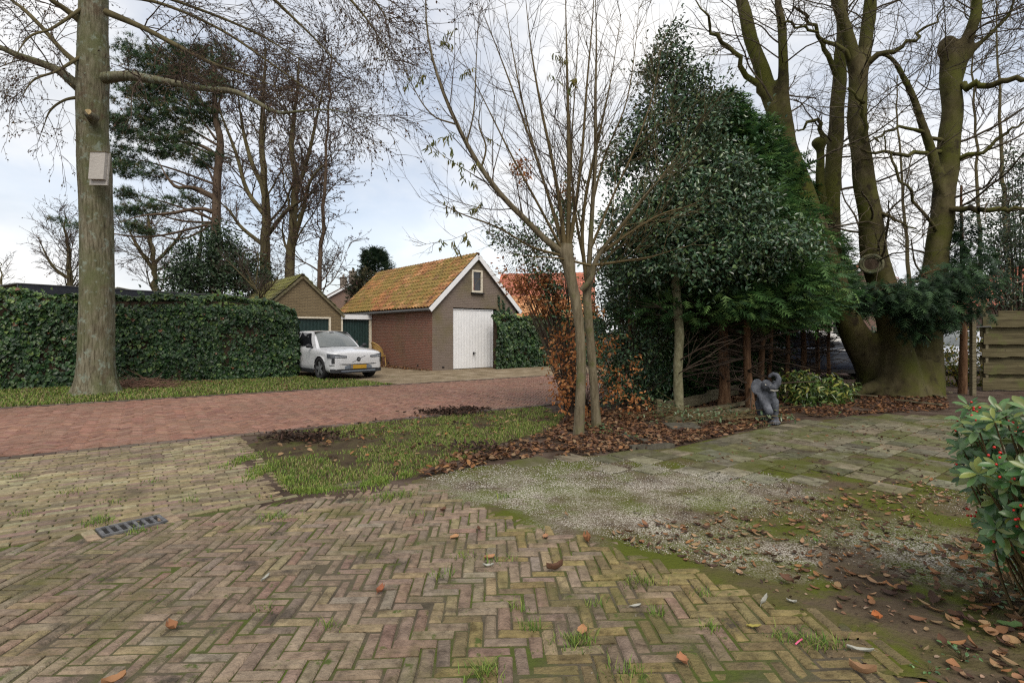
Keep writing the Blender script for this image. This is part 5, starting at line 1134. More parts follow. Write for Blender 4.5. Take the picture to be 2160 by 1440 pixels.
# foliage curtain on the street side, added to block light behind the trunks
rng = np.random.default_rng(59); hb = thing('conifer_light_block', A([4.3, 12.9, 0]), 'dense conifer curtain added behind the trunks to block light and keep the space dark', 'hedge')
k = 6500; t = rng.uniform(0, 1, k); z = rng.uniform(.12, 3.2, k); bl = A([2.5, 11.6, 0]) + A([5.0, 3.6, 0]) * t[:, None]; nn3 = nrm(A([-3.6, 5.0, 0])); sgn = np.where(rng.uniform(size=k) < .5, 1, -1)[:, None]
pos = bl + nn3 * (sgn * .32 + rng.normal(0, .10, (k, 1))) + A([0, 0, 1]) * z[:, None]; keep = ~((t > .82) & (z < 1.5) & (rng.uniform(size=k) < .7)); pos = pos[keep]; sgn = sgn[keep]
conifer_cloud(pos, nrm(nn3 * sgn + rng.normal(0, .3, pos.shape)), rng, (.32, .55), M['conifer'], 'foliage', hb)
V, Q = tubes(A([[A([2.5, 11.6, 0]) + A([5.0, 3.6, 0]) * q + A([0, 0, zz]) for zz in (0, 1.2, 2.4)] for q in np.linspace(.02, .98, 12)]), np.ones((12, 3)) * .05, 6); mk('stems', V, Q, M['bark_red'], hb)

# --- holly
hol = [(.034, .078, .038), (.048, .104, .048), (.066, .128, .062), (.024, .052, .028), (.095, .150, .050)]
holly = thing('holly_tree', G(1431, 882), 'glossy dark holly tree with slender pale trunk in the middle', 'tree'); rng = np.random.default_rng(61)
P, R = limb([(1432, 886, 9.1, 24), (1432, 860, 9.1, 21), (1430, 780, 9.1, 19), (1433, 700, 9.1, 19), (1427, 620, 9.1, 18), (1424, 540, 9.1, 15), (1430, 420, 9.2, 12), (1425, 280, 9.3, 8), (1418, 120, 9.4, 4)], 40); V, Q = tubes(P[None], (R * (1 + .06 * np.sin(np.arange(40) * 1.9)))[None], 16); mk('trunk', V, Q, M['bark_holly'], holly, smooth=True)
lv = system(P[None], R[None], [dict(k=34, t=(.22, .98), ang=(.8, 1.4), L=(.6, 1.5), rr=.2, rmin=.006, n=9, wig=.08, trop=(0, 0, .0), fall=.3), dict(k=6, t=(.25, 1), ang=(.4, .9), L=(.3, .8), rr=.6, rmin=.005, n=5, wig=.1, trop=(0, 0, -.02))], rng)
twig_mesh('branches', lv, M['twig'], holly, (5, 3))
HE = [(1418, 120, 34, 62, 9.4, .30), (1400, 215, 58, 55, 9.3, .45), (1415, 300, 85, 60, 9.2, .6), (1445, 375, 120, 60, 9.0, .8), (1500, 450, 150, 60, 8.9, .9), (1560, 510, 150, 45, 8.8, .9), (1400, 470, 110, 75, 8.9, .9), (1330, 470, 75, 75, 9.3, .7), (1340, 560, 85, 55, 9.4, .7), (1450, 560, 110, 40, 8.8, .8), (1655, 515, 85, 30, 8.8, .5), (1300, 340, 40, 50, 9.6, .4), (1560, 575, 80, 25, 9.0, .6), (1470, 270, 75, 65, 9.3, .5), (1345, 300, 45, 60, 9.5, .4), (1520, 360, 80, 60, 9.1, .6), (1455, 180, 45, 60, 9.4, .35), (1510, 235, 45, 45, 9.7, .4), (1570, 300, 55, 50, 9.8, .4), (1380, 160, 30, 50, 9.5, .3)]
leafy(None, None, None, HE, 34000, (.058, .095), hol, M['holly'], 62, None, w=.56, stems=0, clump=20, cs=.10, root=holly, part='crown', power=.38)
rng = np.random.default_rng(67); sp_, dr_ = [], []
for _ in range(150):
    e_ = HE[rng.integers(0, len(HE))]; u = nrm(rng.normal(size=3)); u[1] = -abs(u[1]) if rng.uniform() < .7 else u[1]; p0 = PX(e_[0], e_[1], e_[4]) + u * A([e_[2] * e_[4] / F, e_[5], e_[3] * e_[4] / F]) * .95; dv = nrm(u + A([0, 0, .45]) + rng.normal(0, .3, 3)); ln = rng.uniform(.2, .55)
    for t in np.linspace(0, ln, int(ln * 34)): sp_.append(p0 + dv * t + rng.normal(0, .012, 3)); dr_.append(nrm(dv * .6 + rng.normal(0, .8, 3)))
sp_ = A(sp_); dr_ = A(dr_); L = rng.uniform(.05, .085, len(sp_)); V, Q = leafset(sp_, dr_, A([0, -.4, .8]) + rng.normal(0, .4, sp_.shape), L, L * .55, LEAF); mk('shoots', V, Q, M['holly'], holly, col=rep(pick(hol, len(sp_), rng), 6))['kind'] = 'stuff'
leafy('holly_bush', 'dark holly undergrowth behind the twin willow trunks', 'shrub', [(1330, 690, 75, 110, 10.0, .5), (1300, 780, 60, 80, 10.2, .5), (1385, 640, 45, 70, 10.2, .4), (1270, 640, 50, 80, 10.3, .5), (1320, 560, 60, 60, 10.0, .5), (1350, 820, 70, 40, 10.4, .4), (1390, 740, 40, 90, 10.5, .3)], 8500, (.05, .085), hol, M['holly'], 63, G(1320, 858), w=.52, stems=26, clump=18, cs=.09)
leafy('holly_bush', 'loose holly sprigs left of the willow above the garage gable', 'shrub', [(1130, 520, 70, 40, 9.9, .4), (1160, 570, 50, 45, 9.8, .4), (1090, 500, 60, 22, 9.9, .3), (1190, 480, 35, 60, 9.8, .4), (1185, 630, 40, 40, 9.9, .4), (1050, 492, 30, 14, 9.9, .25), (1200, 420, 25, 60, 9.8, .3)], 3200, (.05, .085), hol, M['holly'], 64, G(1215, 862), w=.52, stems=60, clump=9, cs=.08, stem_r=.010)
# --- copper beech bush
cop = [(.32, .125, .036), (.38, .165, .055), (.25, .090, .028), (.44, .21, .085), (.18, .07, .03)]
leafy('copper_beech_bush', 'copper beech bush holding orange dry leaves around the willow foot', 'shrub', [(1190, 740, 42, 50, 8.7, .4), (1200, 810, 45, 50, 8.6, .4), (1210, 700, 35, 35, 8.8, .3), (1290, 730, 40, 24, 8.9, .3), (1285, 800, 40, 40, 8.8, .3), (1330, 770, 22, 14, 8.9, .2), (1180, 845, 25, 18, 8.6, .25), (1330, 850, 35, 25, 8.7, .25), (1250, 860, 40, 14, 8.5, .3), (1265, 655, 20, 20, 8.9, .2)], 1250, (.05, .08), cop, M['copper'], 65, G(1232, 872), w=.62, stems=70, clump=9, cs=.07, hang=.4, stem_r=.008)
leafy('copper_beech_bush', 'orange beech leaves hanging high in front of the red house roof', 'shrub', [(1075, 580, 26, 14, 9.9, .2), (1110, 610, 45, 22, 9.9, .3), (1130, 640, 30, 22, 9.9, .3), (1160, 600, 25, 30, 9.9, .3), (1190, 425, 18, 45, 9.9, .2), (1095, 600, 40, 16, 9.9, .3), (1150, 655, 25, 14, 9.9, .2), (1050, 560, 12, 8, 9.9, .15), (1100, 350, 25, 40, 9.9, .2), (1130, 590, 50, 30, 9.9, .3), (1175, 640, 25, 30, 9.9, .3)], 1500, (.05, .08), cop, M['copper'], 66, G(1200, 868), w=.62, stems=60, clump=8, cs=.06, hang=.4, stem_r=.007)

# --- the twin trunked willow
rng = np.random.default_rng(71)
w1 = thing('willow_tree', G(1222, 917), 'young bare willow with long limb arching to the upper left', 'tree')
V, Q, P, R = trunk_mesh([(1221, 920, 7.7, 26), (1221, 905, 7.7, 23), (1224, 840, 7.7, 21), (1226, 780, 7.7, 20), (1224, 710, 7.7, 20), (1217, 650, 7.7, 21), (1207, 600, 7.7, 22), (1199, 560, 7.7, 25), (1194, 535, 7.7, 30), (1196, 515, 7.7, 26)], 60, 22, .03, .10, rng, 5); mk('trunk', V, Q, M['bark_willow'], w1, smooth=True)
WL = [[(1190, 535, 7.7, 22), (1150, 505, 7.65, 18), (1110, 465, 7.6, 16), (1060, 415, 7.5, 15), (1015, 355, 7.4, 13), (980, 295, 7.35, 12), (945, 220, 7.3, 10), (918, 145, 7.2, 9), (902, 70, 7.2, 8), (898, 0, 7.1, 8), (900, -120, 7.1, 5)],
      [(1192, 530, 7.7, 14), (1182, 440, 7.6, 11), (1165, 340, 7.5, 9), (1140, 220, 7.4, 7), (1120, 100, 7.3, 6), (1105, -40, 7.2, 4)],
      [(1198, 525, 7.7, 15), (1200, 430, 7.7, 12), (1200, 330, 7.7, 11), (1198, 220, 7.7, 9), (1195, 100, 7.7, 8), (1192, -60, 7.7, 5)],
      [(1190, 530, 7.7, 11), (1170, 460, 7.8, 8), (1130, 330, 7.9, 6), (1085, 200, 8, 5), (1040, 80, 8.1, 4), (1000, -20, 8.2, 2)],
      [(1200, 530, 7.7, 13), (1215, 430, 7.6, 10), (1228, 320, 7.5, 8), (1238, 180, 7.4, 6), (1250, 40, 7.3, 5), (1255, -60, 7.3, 4)],
      [(1188, 540, 7.7, 9), (1120, 520, 7.5, 6), (1050, 480, 7.3, 5), (960, 445, 7.1, 4), (900, 405, 7.0, 2)],
      [(1190, 535, 7.7, 9), (1140, 440, 7.5, 7), (1080, 330, 7.3, 5), (1020, 210, 7.2, 4), (960, 90, 7.1, 3)],
      [(1195, 530, 7.7, 9), (1150, 390, 7.9, 6), (1110, 250, 8.0, 5), (1080, 100, 8.1, 4), (1060, -30, 8.2, 3)],
      [(1015, 355, 7.4, 6), (1025, 310, 7.35, 5), (1010, 260, 7.3, 4), (1020, 200, 7.3, 3)], [(960, 262, 7.35, 5), (915, 245, 7.3, 4), (880, 200, 7.2, 3), (850, 130, 7.1, 2)], [(985, 300, 7.35, 5), (1000, 230, 7.3, 4), (1005, 120, 7.3, 3), (1012, 20, 7.3, 2)]]
LP, LR = poly_pack(WL, 20, .3, .76)
for i in range(len(WL)): V, Q = tubes(LP[i:i + 1], LR[i:i + 1], 9); mk('limb', V, Q, M['bark_willow'] if LR[i, 0] > .04 else M['twig_green'], w1, smooth=True)
wlev = [dict(k=0, per_m=5.0, t=(.10, 1), ang=(.3, .95), L=(.5, 1.7), rr=.36, rmin=.004, rmax=.009, n=8, wig=.07, trop=(0, 0, .07)), dict(k=0, per_m=5.5, t=(.12, 1), ang=(.35, .9), L=(.2, .7), rr=.6, rmin=.0028, n=5, wig=.10, trop=(0, 0, .04)), dict(k=0, per_m=4.0, t=(.2, 1), ang=(.4, .9), L=(.08, .28), rr=.7, rmin=.0022, n=3, wig=.1, trop=(0, 0, .02))]
lv = system(LP, LR, wlev, rng); twig_mesh('crown', lv, M['twig'], w1)
cl = [(945, 285), (950, 310), (905, 305), (960, 340), (975, 365), (990, 380), (1000, 350), (940, 432), (960, 440), (1000, 440), (930, 515), (962, 522), (985, 500), (890, 165), (862, 170), (950, 65), (945, 92), (985, 150), (1035, 295), (920, 320), (1010, 430), (1180, 120), (1205, 180), (1170, 165)]
pos, dd = [], []
for (px, py) in cl:
    k = rng.integers(10, 20); c = PX(px, py, 7.3); ax = nrm(A([rng.uniform(-1, 1), .2, -.25])); t = rng.uniform(-.10, .10, (k, 1)); pos.append(c + ax * t + rng.normal(0, .012, (k, 3))); dd.append(A([0, 0, -1]) + rng.normal(0, .45, (k, 3)) + ax * .25)
pos = np.concatenate(pos); dd = np.concatenate(dd); L = rng.uniform(.06, .115, len(pos)); V, Q = leafset(pos, dd, rng.normal(size=pos.shape), L, L * .26, LEAF)
mk('narrow_leaves', V, Q, M['copper'], w1, col=rep(pick([(.14, .15, .040), (.10, .12, .035), (.20, .17, .045)], len(pos), rng), 6))['kind'] = 'stuff'
w2 = thing('willow_tree', G(1257, 904), 'second slimmer bare willow trunk just right of the arching one', 'tree')
V, Q, P, R = trunk_mesh([(1259, 906, 8.15, 23), (1258, 890, 8.15, 20), (1253, 820, 8.1, 18), (1247, 740, 8.05, 18), (1241, 670, 8.0, 18), (1238, 620, 8.0, 18), (1240, 598, 8.0, 20)], 44, 20, .03, .10, rng, 5); mk('trunk', V, Q, M['bark_willow'], w2, smooth=True)
WL = [[(1226, 612, 7.9, 16), (1246, 590, 7.85, 17), (1255, 555, 7.8, 15), (1275, 520, 7.75, 11), (1310, 478, 7.7, 9), (1345, 430, 7.6, 7), (1390, 380, 7.5, 5), (1440, 330, 7.4, 3)], [(1240, 600, 8.0, 16), (1245, 520, 7.9, 14), (1250, 430, 7.8, 12), (1256, 330, 7.7, 11), (1256, 210, 7.6, 9), (1258, 90, 7.5, 8), (1255, -60, 7.4, 5)],
      [(1238, 600, 8.0, 12), (1228, 500, 7.9, 10), (1238, 400, 7.8, 9), (1265, 280, 7.7, 7), (1290, 160, 7.6, 5), (1310, 30, 7.5, 4)], [(1260, 540, 7.8, 10), (1330, 490, 7.7, 7), (1400, 450, 7.5, 5), (1480, 430, 7.3, 2)], [(1250, 560, 7.8, 9), (1320, 550, 7.6, 6), (1380, 540, 7.4, 4), (1440, 520, 7.2, 2)], [(1248, 520, 7.9, 8), (1290, 420, 7.8, 6), (1340, 310, 7.7, 5), (1380, 190, 7.6, 4), (1400, 70, 7.5, 2)],
      [(1252, 420, 7.8, 7), (1275, 330, 7.8, 5), (1320, 220, 7.8, 4), (1340, 100, 7.8, 3), (1350, -20, 7.8, 2)], [(1245, 560, 7.8, 8), (1180, 545, 7.6, 5), (1110, 540, 7.4, 3), (1050, 530, 7.3, 2)], [(1275, 520, 7.75, 7), (1350, 430, 7.6, 5), (1420, 340, 7.5, 3), (1470, 270, 7.4, 2)], [(1240, 590, 8, 9), (1215, 460, 8.1, 7), (1205, 330, 8.2, 5), (1215, 160, 8.3, 4), (1225, 0, 8.4, 3)]]
LP, LR = poly_pack(WL, 20, .3, .76)
for i in range(len(WL)): V, Q = tubes(LP[i:i + 1], LR[i:i + 1], 9); mk('limb', V, Q, M['bark_willow'] if LR[i, 0] > .04 else M['twig_green'], w2, smooth=True)
lv = system(LP, LR, wlev, rng); twig_mesh('crown', lv, M['twig_green'], w2)

# --- the great beech
rng = np.random.default_rng(81)
beech = thing('beech_tree', A([9.2, 12.75, 0]), 'massive multi stemmed mossy beech with swollen base at the right', 'tree')
BS = [[(1880, 845, 12.9, 110), (1848, 775, 12.8, 84), (1800, 700, 12.7, 66), (1762, 600, 12.7, 62), (1727, 500, 12.7, 60), (1692, 400, 12.8, 57), (1657, 300, 12.9, 50), (1627, 210, 13, 44), (1597, 120, 13.1, 38), (1573, 40, 13.2, 34), (1555, -60, 13.3, 28), (1540, -260, 13.4, 14)],
      [(1668, 320, 12.9, 34), (1655, 220, 12.8, 31), (1652, 150, 12.7, 28), (1650, 60, 12.6, 24), (1640, 0, 12.5, 20), (1630, -160, 12.4, 10)],
      [(1770, 660, 12.9, 40), (1757, 560, 13.2, 47), (1752, 460, 13.4, 47), (1755, 380, 13.5, 44), (1762, 300, 13.5, 40), (1768, 200, 13.5, 36), (1775, 100, 13.5, 32), (1778, 0, 13.5, 29), (1780, -220, 13.5, 16)],
      [(1890, 845, 12.5, 120), (1888, 740, 12.4, 76), (1872, 640, 12.4, 68), (1848, 560, 12.3, 68), (1838, 480, 12.3, 59), (1825, 390, 12.3, 54), (1812, 300, 12.3, 48), (1808, 220, 12.3, 47), (1812, 140, 12.3, 46)],
      [(1810, 160, 12.3, 40), (1788, 75, 12.2, 32), (1765, 0, 12.1, 29), (1745, -140, 12, 18), (1735, -260, 12, 8)], [(1814, 160, 12.3, 40), (1828, 75, 12.4, 35), (1836, 0, 12.5, 32), (1848, -170, 12.6, 18), (1855, -300, 12.6, 8)],
      [(1930, 845, 12.6, 105), (1950, 740, 12.6, 74), (1962, 650, 12.6, 65), (1976, 540, 12.6, 58), (1990, 430, 12.6, 54), (2000, 330, 12.6, 52), (2008, 230, 12.6, 50), (2003, 150, 12.6, 45), (2000, 92, 12.6, 40)],
      [(2008, 190, 12.6, 40), (2035, 100, 12.5, 31), (2052, 50, 12.4, 28), (2062, 0, 12.4, 26), (2078, -170, 12.3, 12)], [(2026, 140, 12.5, 18), (2060, 100, 12.4, 16), (2100, 60, 12.3, 14), (2130, 25, 12.2, 12), (2150, -30, 12.1, 9)],
      [(1985, 400, 12.5, 28), (1960, 310, 12.4, 25), (1935, 225, 12.3, 20), (1905, 165, 12.2, 17), (1880, 125, 12.1, 14), (1850, 112, 12.1, 11)], [(1752, 470, 13.3, 30), (1733, 420, 13.2, 26), (1730, 315, 13.2, 22), (1728, 300, 13.2, 24)]]
bb = MB()
for s_ in BS:
    p, r = limb(s_, 26); r = r * np.clip(.78 + .22 * (1.6 - p[:, 2]) / 1.2, .78, 1.0); bb.tube(p, r, 16)
    for i in (0, 25): bb.ball(p[i], r[i], 12, 8)
for q in ((1996, 96, .2), (2010, 100, .16), (1990, 108, .17), (2004, 88, .13), (1728, 302, .2), (1736, 296, .14)): bb.ball(PX(q[0], q[1], 12.6 if q[0] > 1900 else 13.2), (q[2], q[2] * .9, q[2] * .8))
bb.ball(PX(1888, 815, 12.75), (.92, .75, .40)).ball(PX(1950, 760, 12.7), (.36, .40, .55)).ball(PX(1888, 838, 12.7), (1.05, .9, .25)).ball(PX(1838, 560, 12.2), (.22, .18, .24))
for q in ((1790, 838, .9), (1990, 838, .8)): bb.tube([PX(1888, 800, 12.5), (PX(1888, 815, 12.5) + G(q[0], q[1]) * 1.6) / 2.6 + A([0, 0, .1]), G(q[0], q[1]) + A([0, 0, .02]), G(q[0] + (q[0] - 1888) * .4, q[1] + 6) - A([0, 0, .1])], [.22, .14, .05, .02], 10)
V, Fl = remesh(*bb.arr(), .058, 5, .5); V = V + .012 * np.stack([np.sin(V[:, 2] * 5 + V[:, 0] * 3), np.sin(V[:, 2] * 4.3 + V[:, 1] * 4), np.zeros(len(V))], 1)
mk('trunk', V, Fl, M['bark_beech'], beech, smooth=True)
kc = PX(1838, 557, 11.86); kn = nrm(A([-.55, -.82, .05])); ka = nrm(np.cross(kn, A([0, 0, 1]))); kb = np.cross(ka, kn)
kt = MB(); kt.tube([kc + (ka * math.cos(t) + kb * math.sin(t)) * (.20 + .012 * math.sin(2 * t + 1)) + kn * .025 for t in np.linspace(0, 2 * math.pi, 49)], .036, 8, False)
kt.tube([kc + (ka * math.cos(t) + kb * math.sin(t)) * .155 + kn * .025 for t in np.linspace(0, 2 * math.pi, 33)], .022, 8, False); knot = kt.build('knot', M['bark_oak'], beech, smooth=True)
kd = MB(); kd.tube([kc - kn * .02, kc + kn * .022], [.19, .15], 20); kd.build('knot_heart', M['bark_pine'], knot)
SP, SR_ = poly_pack([s_ for s_ in BS if len(s_) > 4], 26)
BL = [[(1985, 440, 12.62, 14), (2050, 442, 12, 12), (2110, 438, 11.7, 11), (2160, 440, 11.5, 9), (2230, 460, 11.3, 5)], [(2010, 185, 12.62, 16), (2080, 178, 12, 13), (2160, 165, 11.6, 11), (2240, 140, 11.2, 6)], [(1990, 320, 12.62, 9), (1900, 322, 12, 8), (1840, 320, 11.8, 6), (1760, 300, 11.6, 3)], [(1818, 140, 12.3, 14), (1900, 100, 11.8, 8), (1960, 60, 11.5, 6), (2010, 10, 11.3, 4)], [(1632, 225, 13, 18), (1560, 130, 12.8, 10), (1500, 60, 12.6, 8), (1460, -10, 12.4, 5)], [(1732, 320, 13.2, 12), (1730, 258, 13, 8), (1700, 265, 12.9, 6), (1668, 290, 12.8, 4)], [(1824, 345, 12.3, 12), (1822, 240, 11.9, 8), (1815, 215, 11.8, 7), (1790, 195, 11.7, 5), (1750, 190, 11.6, 3)], [(2000, 300, 12.62, 9), (1900, 270, 12, 6), (1850, 290, 11.8, 4), (1830, 300, 11.7, 3)], [(1766, 165, 13.5, 12), (1722, 60, 13.2, 8), (1690, 25, 13, 6), (1640, 20, 12.8, 4)], [(1806, 140, 12.3, 12), (1720, 70, 12, 6), (1660, 50, 11.8, 5), (1610, 15, 11.6, 3)], [(1985, 500, 12.62, 8), (1930, 430, 12, 6), (1880, 330, 11.8, 5), (1860, 270, 11.7, 3)], [(1830, 440, 12.3, 9), (1900, 470, 11.8, 5), (1960, 500, 11.6, 3)], [(2000, 340, 12.62, 10), (2070, 320, 12.2, 8), (2130, 270, 12, 6), (2200, 240, 11.8, 3)]]
LP, LR = poly_pack(BL, 18)
LP[:, 2:] += np.random.default_rng(5).normal(0, .045, LP[:, 2:].shape)
for i in range(len(BL)): V, Q = tubes(LP[i:i + 1], LR[i:i + 1], 8); mk('limb', V, Q, M['bark_beech'], beech, smooth=True)
a1 = system(SP, SR_, [dict(k=12, t=(.30, .98), ang=(.8, 1.5), L=(1.2, 3.4), rr=.13, rmin=.010, rmax=.032, n=18, wig=.11, trop=(0, 0, .01), fall=.2, bias=(.1, -.3, .0))], rng)[0]
V, Q = tubes(a1[0], a1[1], 5)
AP = np.concatenate([LP, a1[0]]); AR = np.concatenate([LR, a1[1]])
lv = [a1] + system(AP, AR, [dict(k=0, per_m=3.6, t=(.15, 1), ang=(.4, 1.0), L=(.5, 1.6), rr=.4, rmin=.0065, rmax=.014, n=8, wig=.14, trop=(0, 0, .0)), dict(k=0, per_m=3.4, t=(.15, 1), ang=(.4, 1.0), L=(.2, .7), rr=.6, rmin=.0046, n=5, wig=.15, trop=(0, 0, .0)), dict(k=0, per_m=1.5, t=(.2, 1), ang=(.4, 1.0), L=(.14, .35), rr=.7, rmin=.0042, n=3, wig=.1, trop=(0, 0, 0))], rng)
twig_mesh('crown', lv, M['twig_beech'], beech)

# --- conifer in front of the beech, with its red trunk by the post
cf = thing('conifer', G(2030, 830), 'conifer with drooping sprays in front of the beech and red trunk by the post', 'tree'); rng = np.random.default_rng(91)
b = G(2030, 830); z = np.linspace(0, 5.0, 20); P = A([b + A([.03 * math.sin(q), 0, q]) for q in z]); R = .095 * (1 - .8 * z / 5.2); V, Q = tubes(P[None], R[None], 12); mk('trunk', V, Q, M['bark_red'], cf, smooth=True)
ell = [(1850, 625, 80, 34, 11.3, .5), (1930, 630, 90, 46, 11.2, .6), (2000, 600, 70, 50, 11.4, .6), (2050, 595, 55, 56, 11.7, .7), (1955, 675, 70, 26, 11.3, .4), (2050, 540, 40, 40, 12.2, .5), (2035, 480, 25, 60, 12.4, .4), (1900, 640, 60, 20, 11.1, .4), (2040, 660, 50, 16, 11.6, .4), (1930, 705, 35, 10, 11.3, .3)]
pos, out = [], []
for e in ell:
    k = int(e[2] * e[3] * .13); c = PX(e[0], e[1], e[4]); s = e[4] / F; u = ball_pts(k, rng, .45); pos.append(c + u * A([e[2] * s, e[5], e[3] * s])); out.append(nrm(u * A([1, 1, .2]) + A([-.5, -.6, -.1])))
pos = np.concatenate(pos); out = np.concatenate(out); conifer_cloud(pos, out, rng, (.15, .30), M['conifer'], 'crown', cf, cols=[(.026, .056, .026), (.036, .075, .032), (.050, .098, .038), (.020, .040, .022)], droop=1.4)
i = rng.integers(0, len(pos), 60); e = pos[i]; b0 = np.stack([np.full(60, b[0]), np.full(60, b[1]), np.clip(e[:, 2] + rng.uniform(-.1, .6, 60), .8, 4.6)], 1); t = np.linspace(0, 1, 7)[None, :, None]; V, Q = tubes(b0[:, None] * (1 - t) + e[:, None] * t + A([0, 0, .25]) * (t * (1 - t) * 2), .014 * np.linspace(1, .3, 7)[None] * np.ones((60, 1)), 4); mk('branches', V, Q, M['bark_red'], cf)
leafy('holly_bush', 'tall evergreen bush rising over the board fence at the right edge', 'shrub', [(2140, 560, 70, 80, 14.6, .8), (2150, 440, 50, 90, 14.8, .8), (2110, 620, 50, 35, 14.4, .7), (2180, 350, 40, 60, 15, .7), (2120, 500, 40, 60, 14.6, .6)], 5600, (.07, .12), dk, M['holly'], 92, PX(2150, 700, 14.6) * A([1, 1, 0]), stems=40, clump=18, cs=.13, stem_r=.03)
leafy('golden_shrub', 'yellow green shrub between the beech and the red conifer trunk', 'shrub', [(2010, 790, 35, 40, 14.6, .4), (2045, 780, 35, 55, 14.8, .4), (2000, 740, 18, 20, 14.6, .3), (2060, 720, 18, 40, 14.6, .3)], 1700, (.06, .11), [(.16, .16, .03), (.10, .13, .03), (.30, .22, .03), (.07, .10, .03)], M['copper'], 93, PX(2025, 700, 14.7) * A([1, 1, 0]), stems=30, clump=10, cs=.08)
# --- variegated shrub behind the elephant
leafy('variegated_shrub', 'low spotted laurel with yellow green leaves right of the elephant', 'shrub', [(1690, 822, 45, 32, 10.9, .35), (1740, 818, 50, 30, 11.2, .35), (1670, 800, 30, 22, 11.0, .3), (1770, 825, 35, 24, 11.4, .3), (1720, 845, 60, 14, 10.8, .3), (1800, 815, 14, 10, 11.5, .2)], 1500, (.10, .16), [(.055, .10, .025), (.085, .14, .030), (.26, .28, .06), (.035, .065, .02), (.33, .33, .10)], M['skimmia'], 94, G(1712, 852), w=.36, stems=34, clump=7, cs=.06, hang=.6, wts=[.3, .27, .18, .15, .10], stem_r=.012)
# --- conifer and shrub behind the garage roof
cfb = thing('conifer', PX(790, 700, 36) * A([1, 1, 0]), 'dark conifer top showing behind the garage roof', 'tree'); rng = np.random.default_rng(95)
pos, o = cone_pts(PX(790, 700, 36) * A([1, 1, 0]), 1.0, 7.0, 2.1, .3, 2600, rng); conifer_cloud(pos, nrm(o + A([0, 0, .7])), rng, (.4, .7), M['conifer'], 'crown', cfb, cols=[(.022, .045, .026), (.034, .06, .03), (.05, .075, .04)]); P = PX(790, 700, 36) * A([1, 1, 0]) + A([[0, 0, 0], [0, 0, 3], [0, 0, 6.3]]); V, Q = tubes(P[None], A([[.2, .14, .05]]), 8); mk('trunk', V, Q, M['bark_far'], cfb)
leafy('garden_shrub', 'brownish shrub at the left end of the garage roof', 'shrub', [(755, 612, 22, 30, 34, .8), (770, 590, 15, 25, 34, .6)], 900, (.15, .25), [(.05, .045, .025), (.07, .06, .03), (.04, .05, .025)], M['litter'], 96, PX(755, 700, 34) * A([1, 1, 0]), stems=10, cs=.2, stem_r=.04)
leafy('garden_hedge', 'low garden hedge beyond the parked cars behind the beech', 'hedge', [(1700, 715, 90, 20, 27, .6), (1850, 715, 90, 20, 27, .6), (2000, 715, 90, 20, 27, .6), (2130, 715, 80, 22, 27, .6), (1560, 715, 80, 20, 27, .6)], 6000, (.14, .24), dk, M['ivy'], 97, A([18, 27, 0]), stems=0, clump=20, cs=.25)

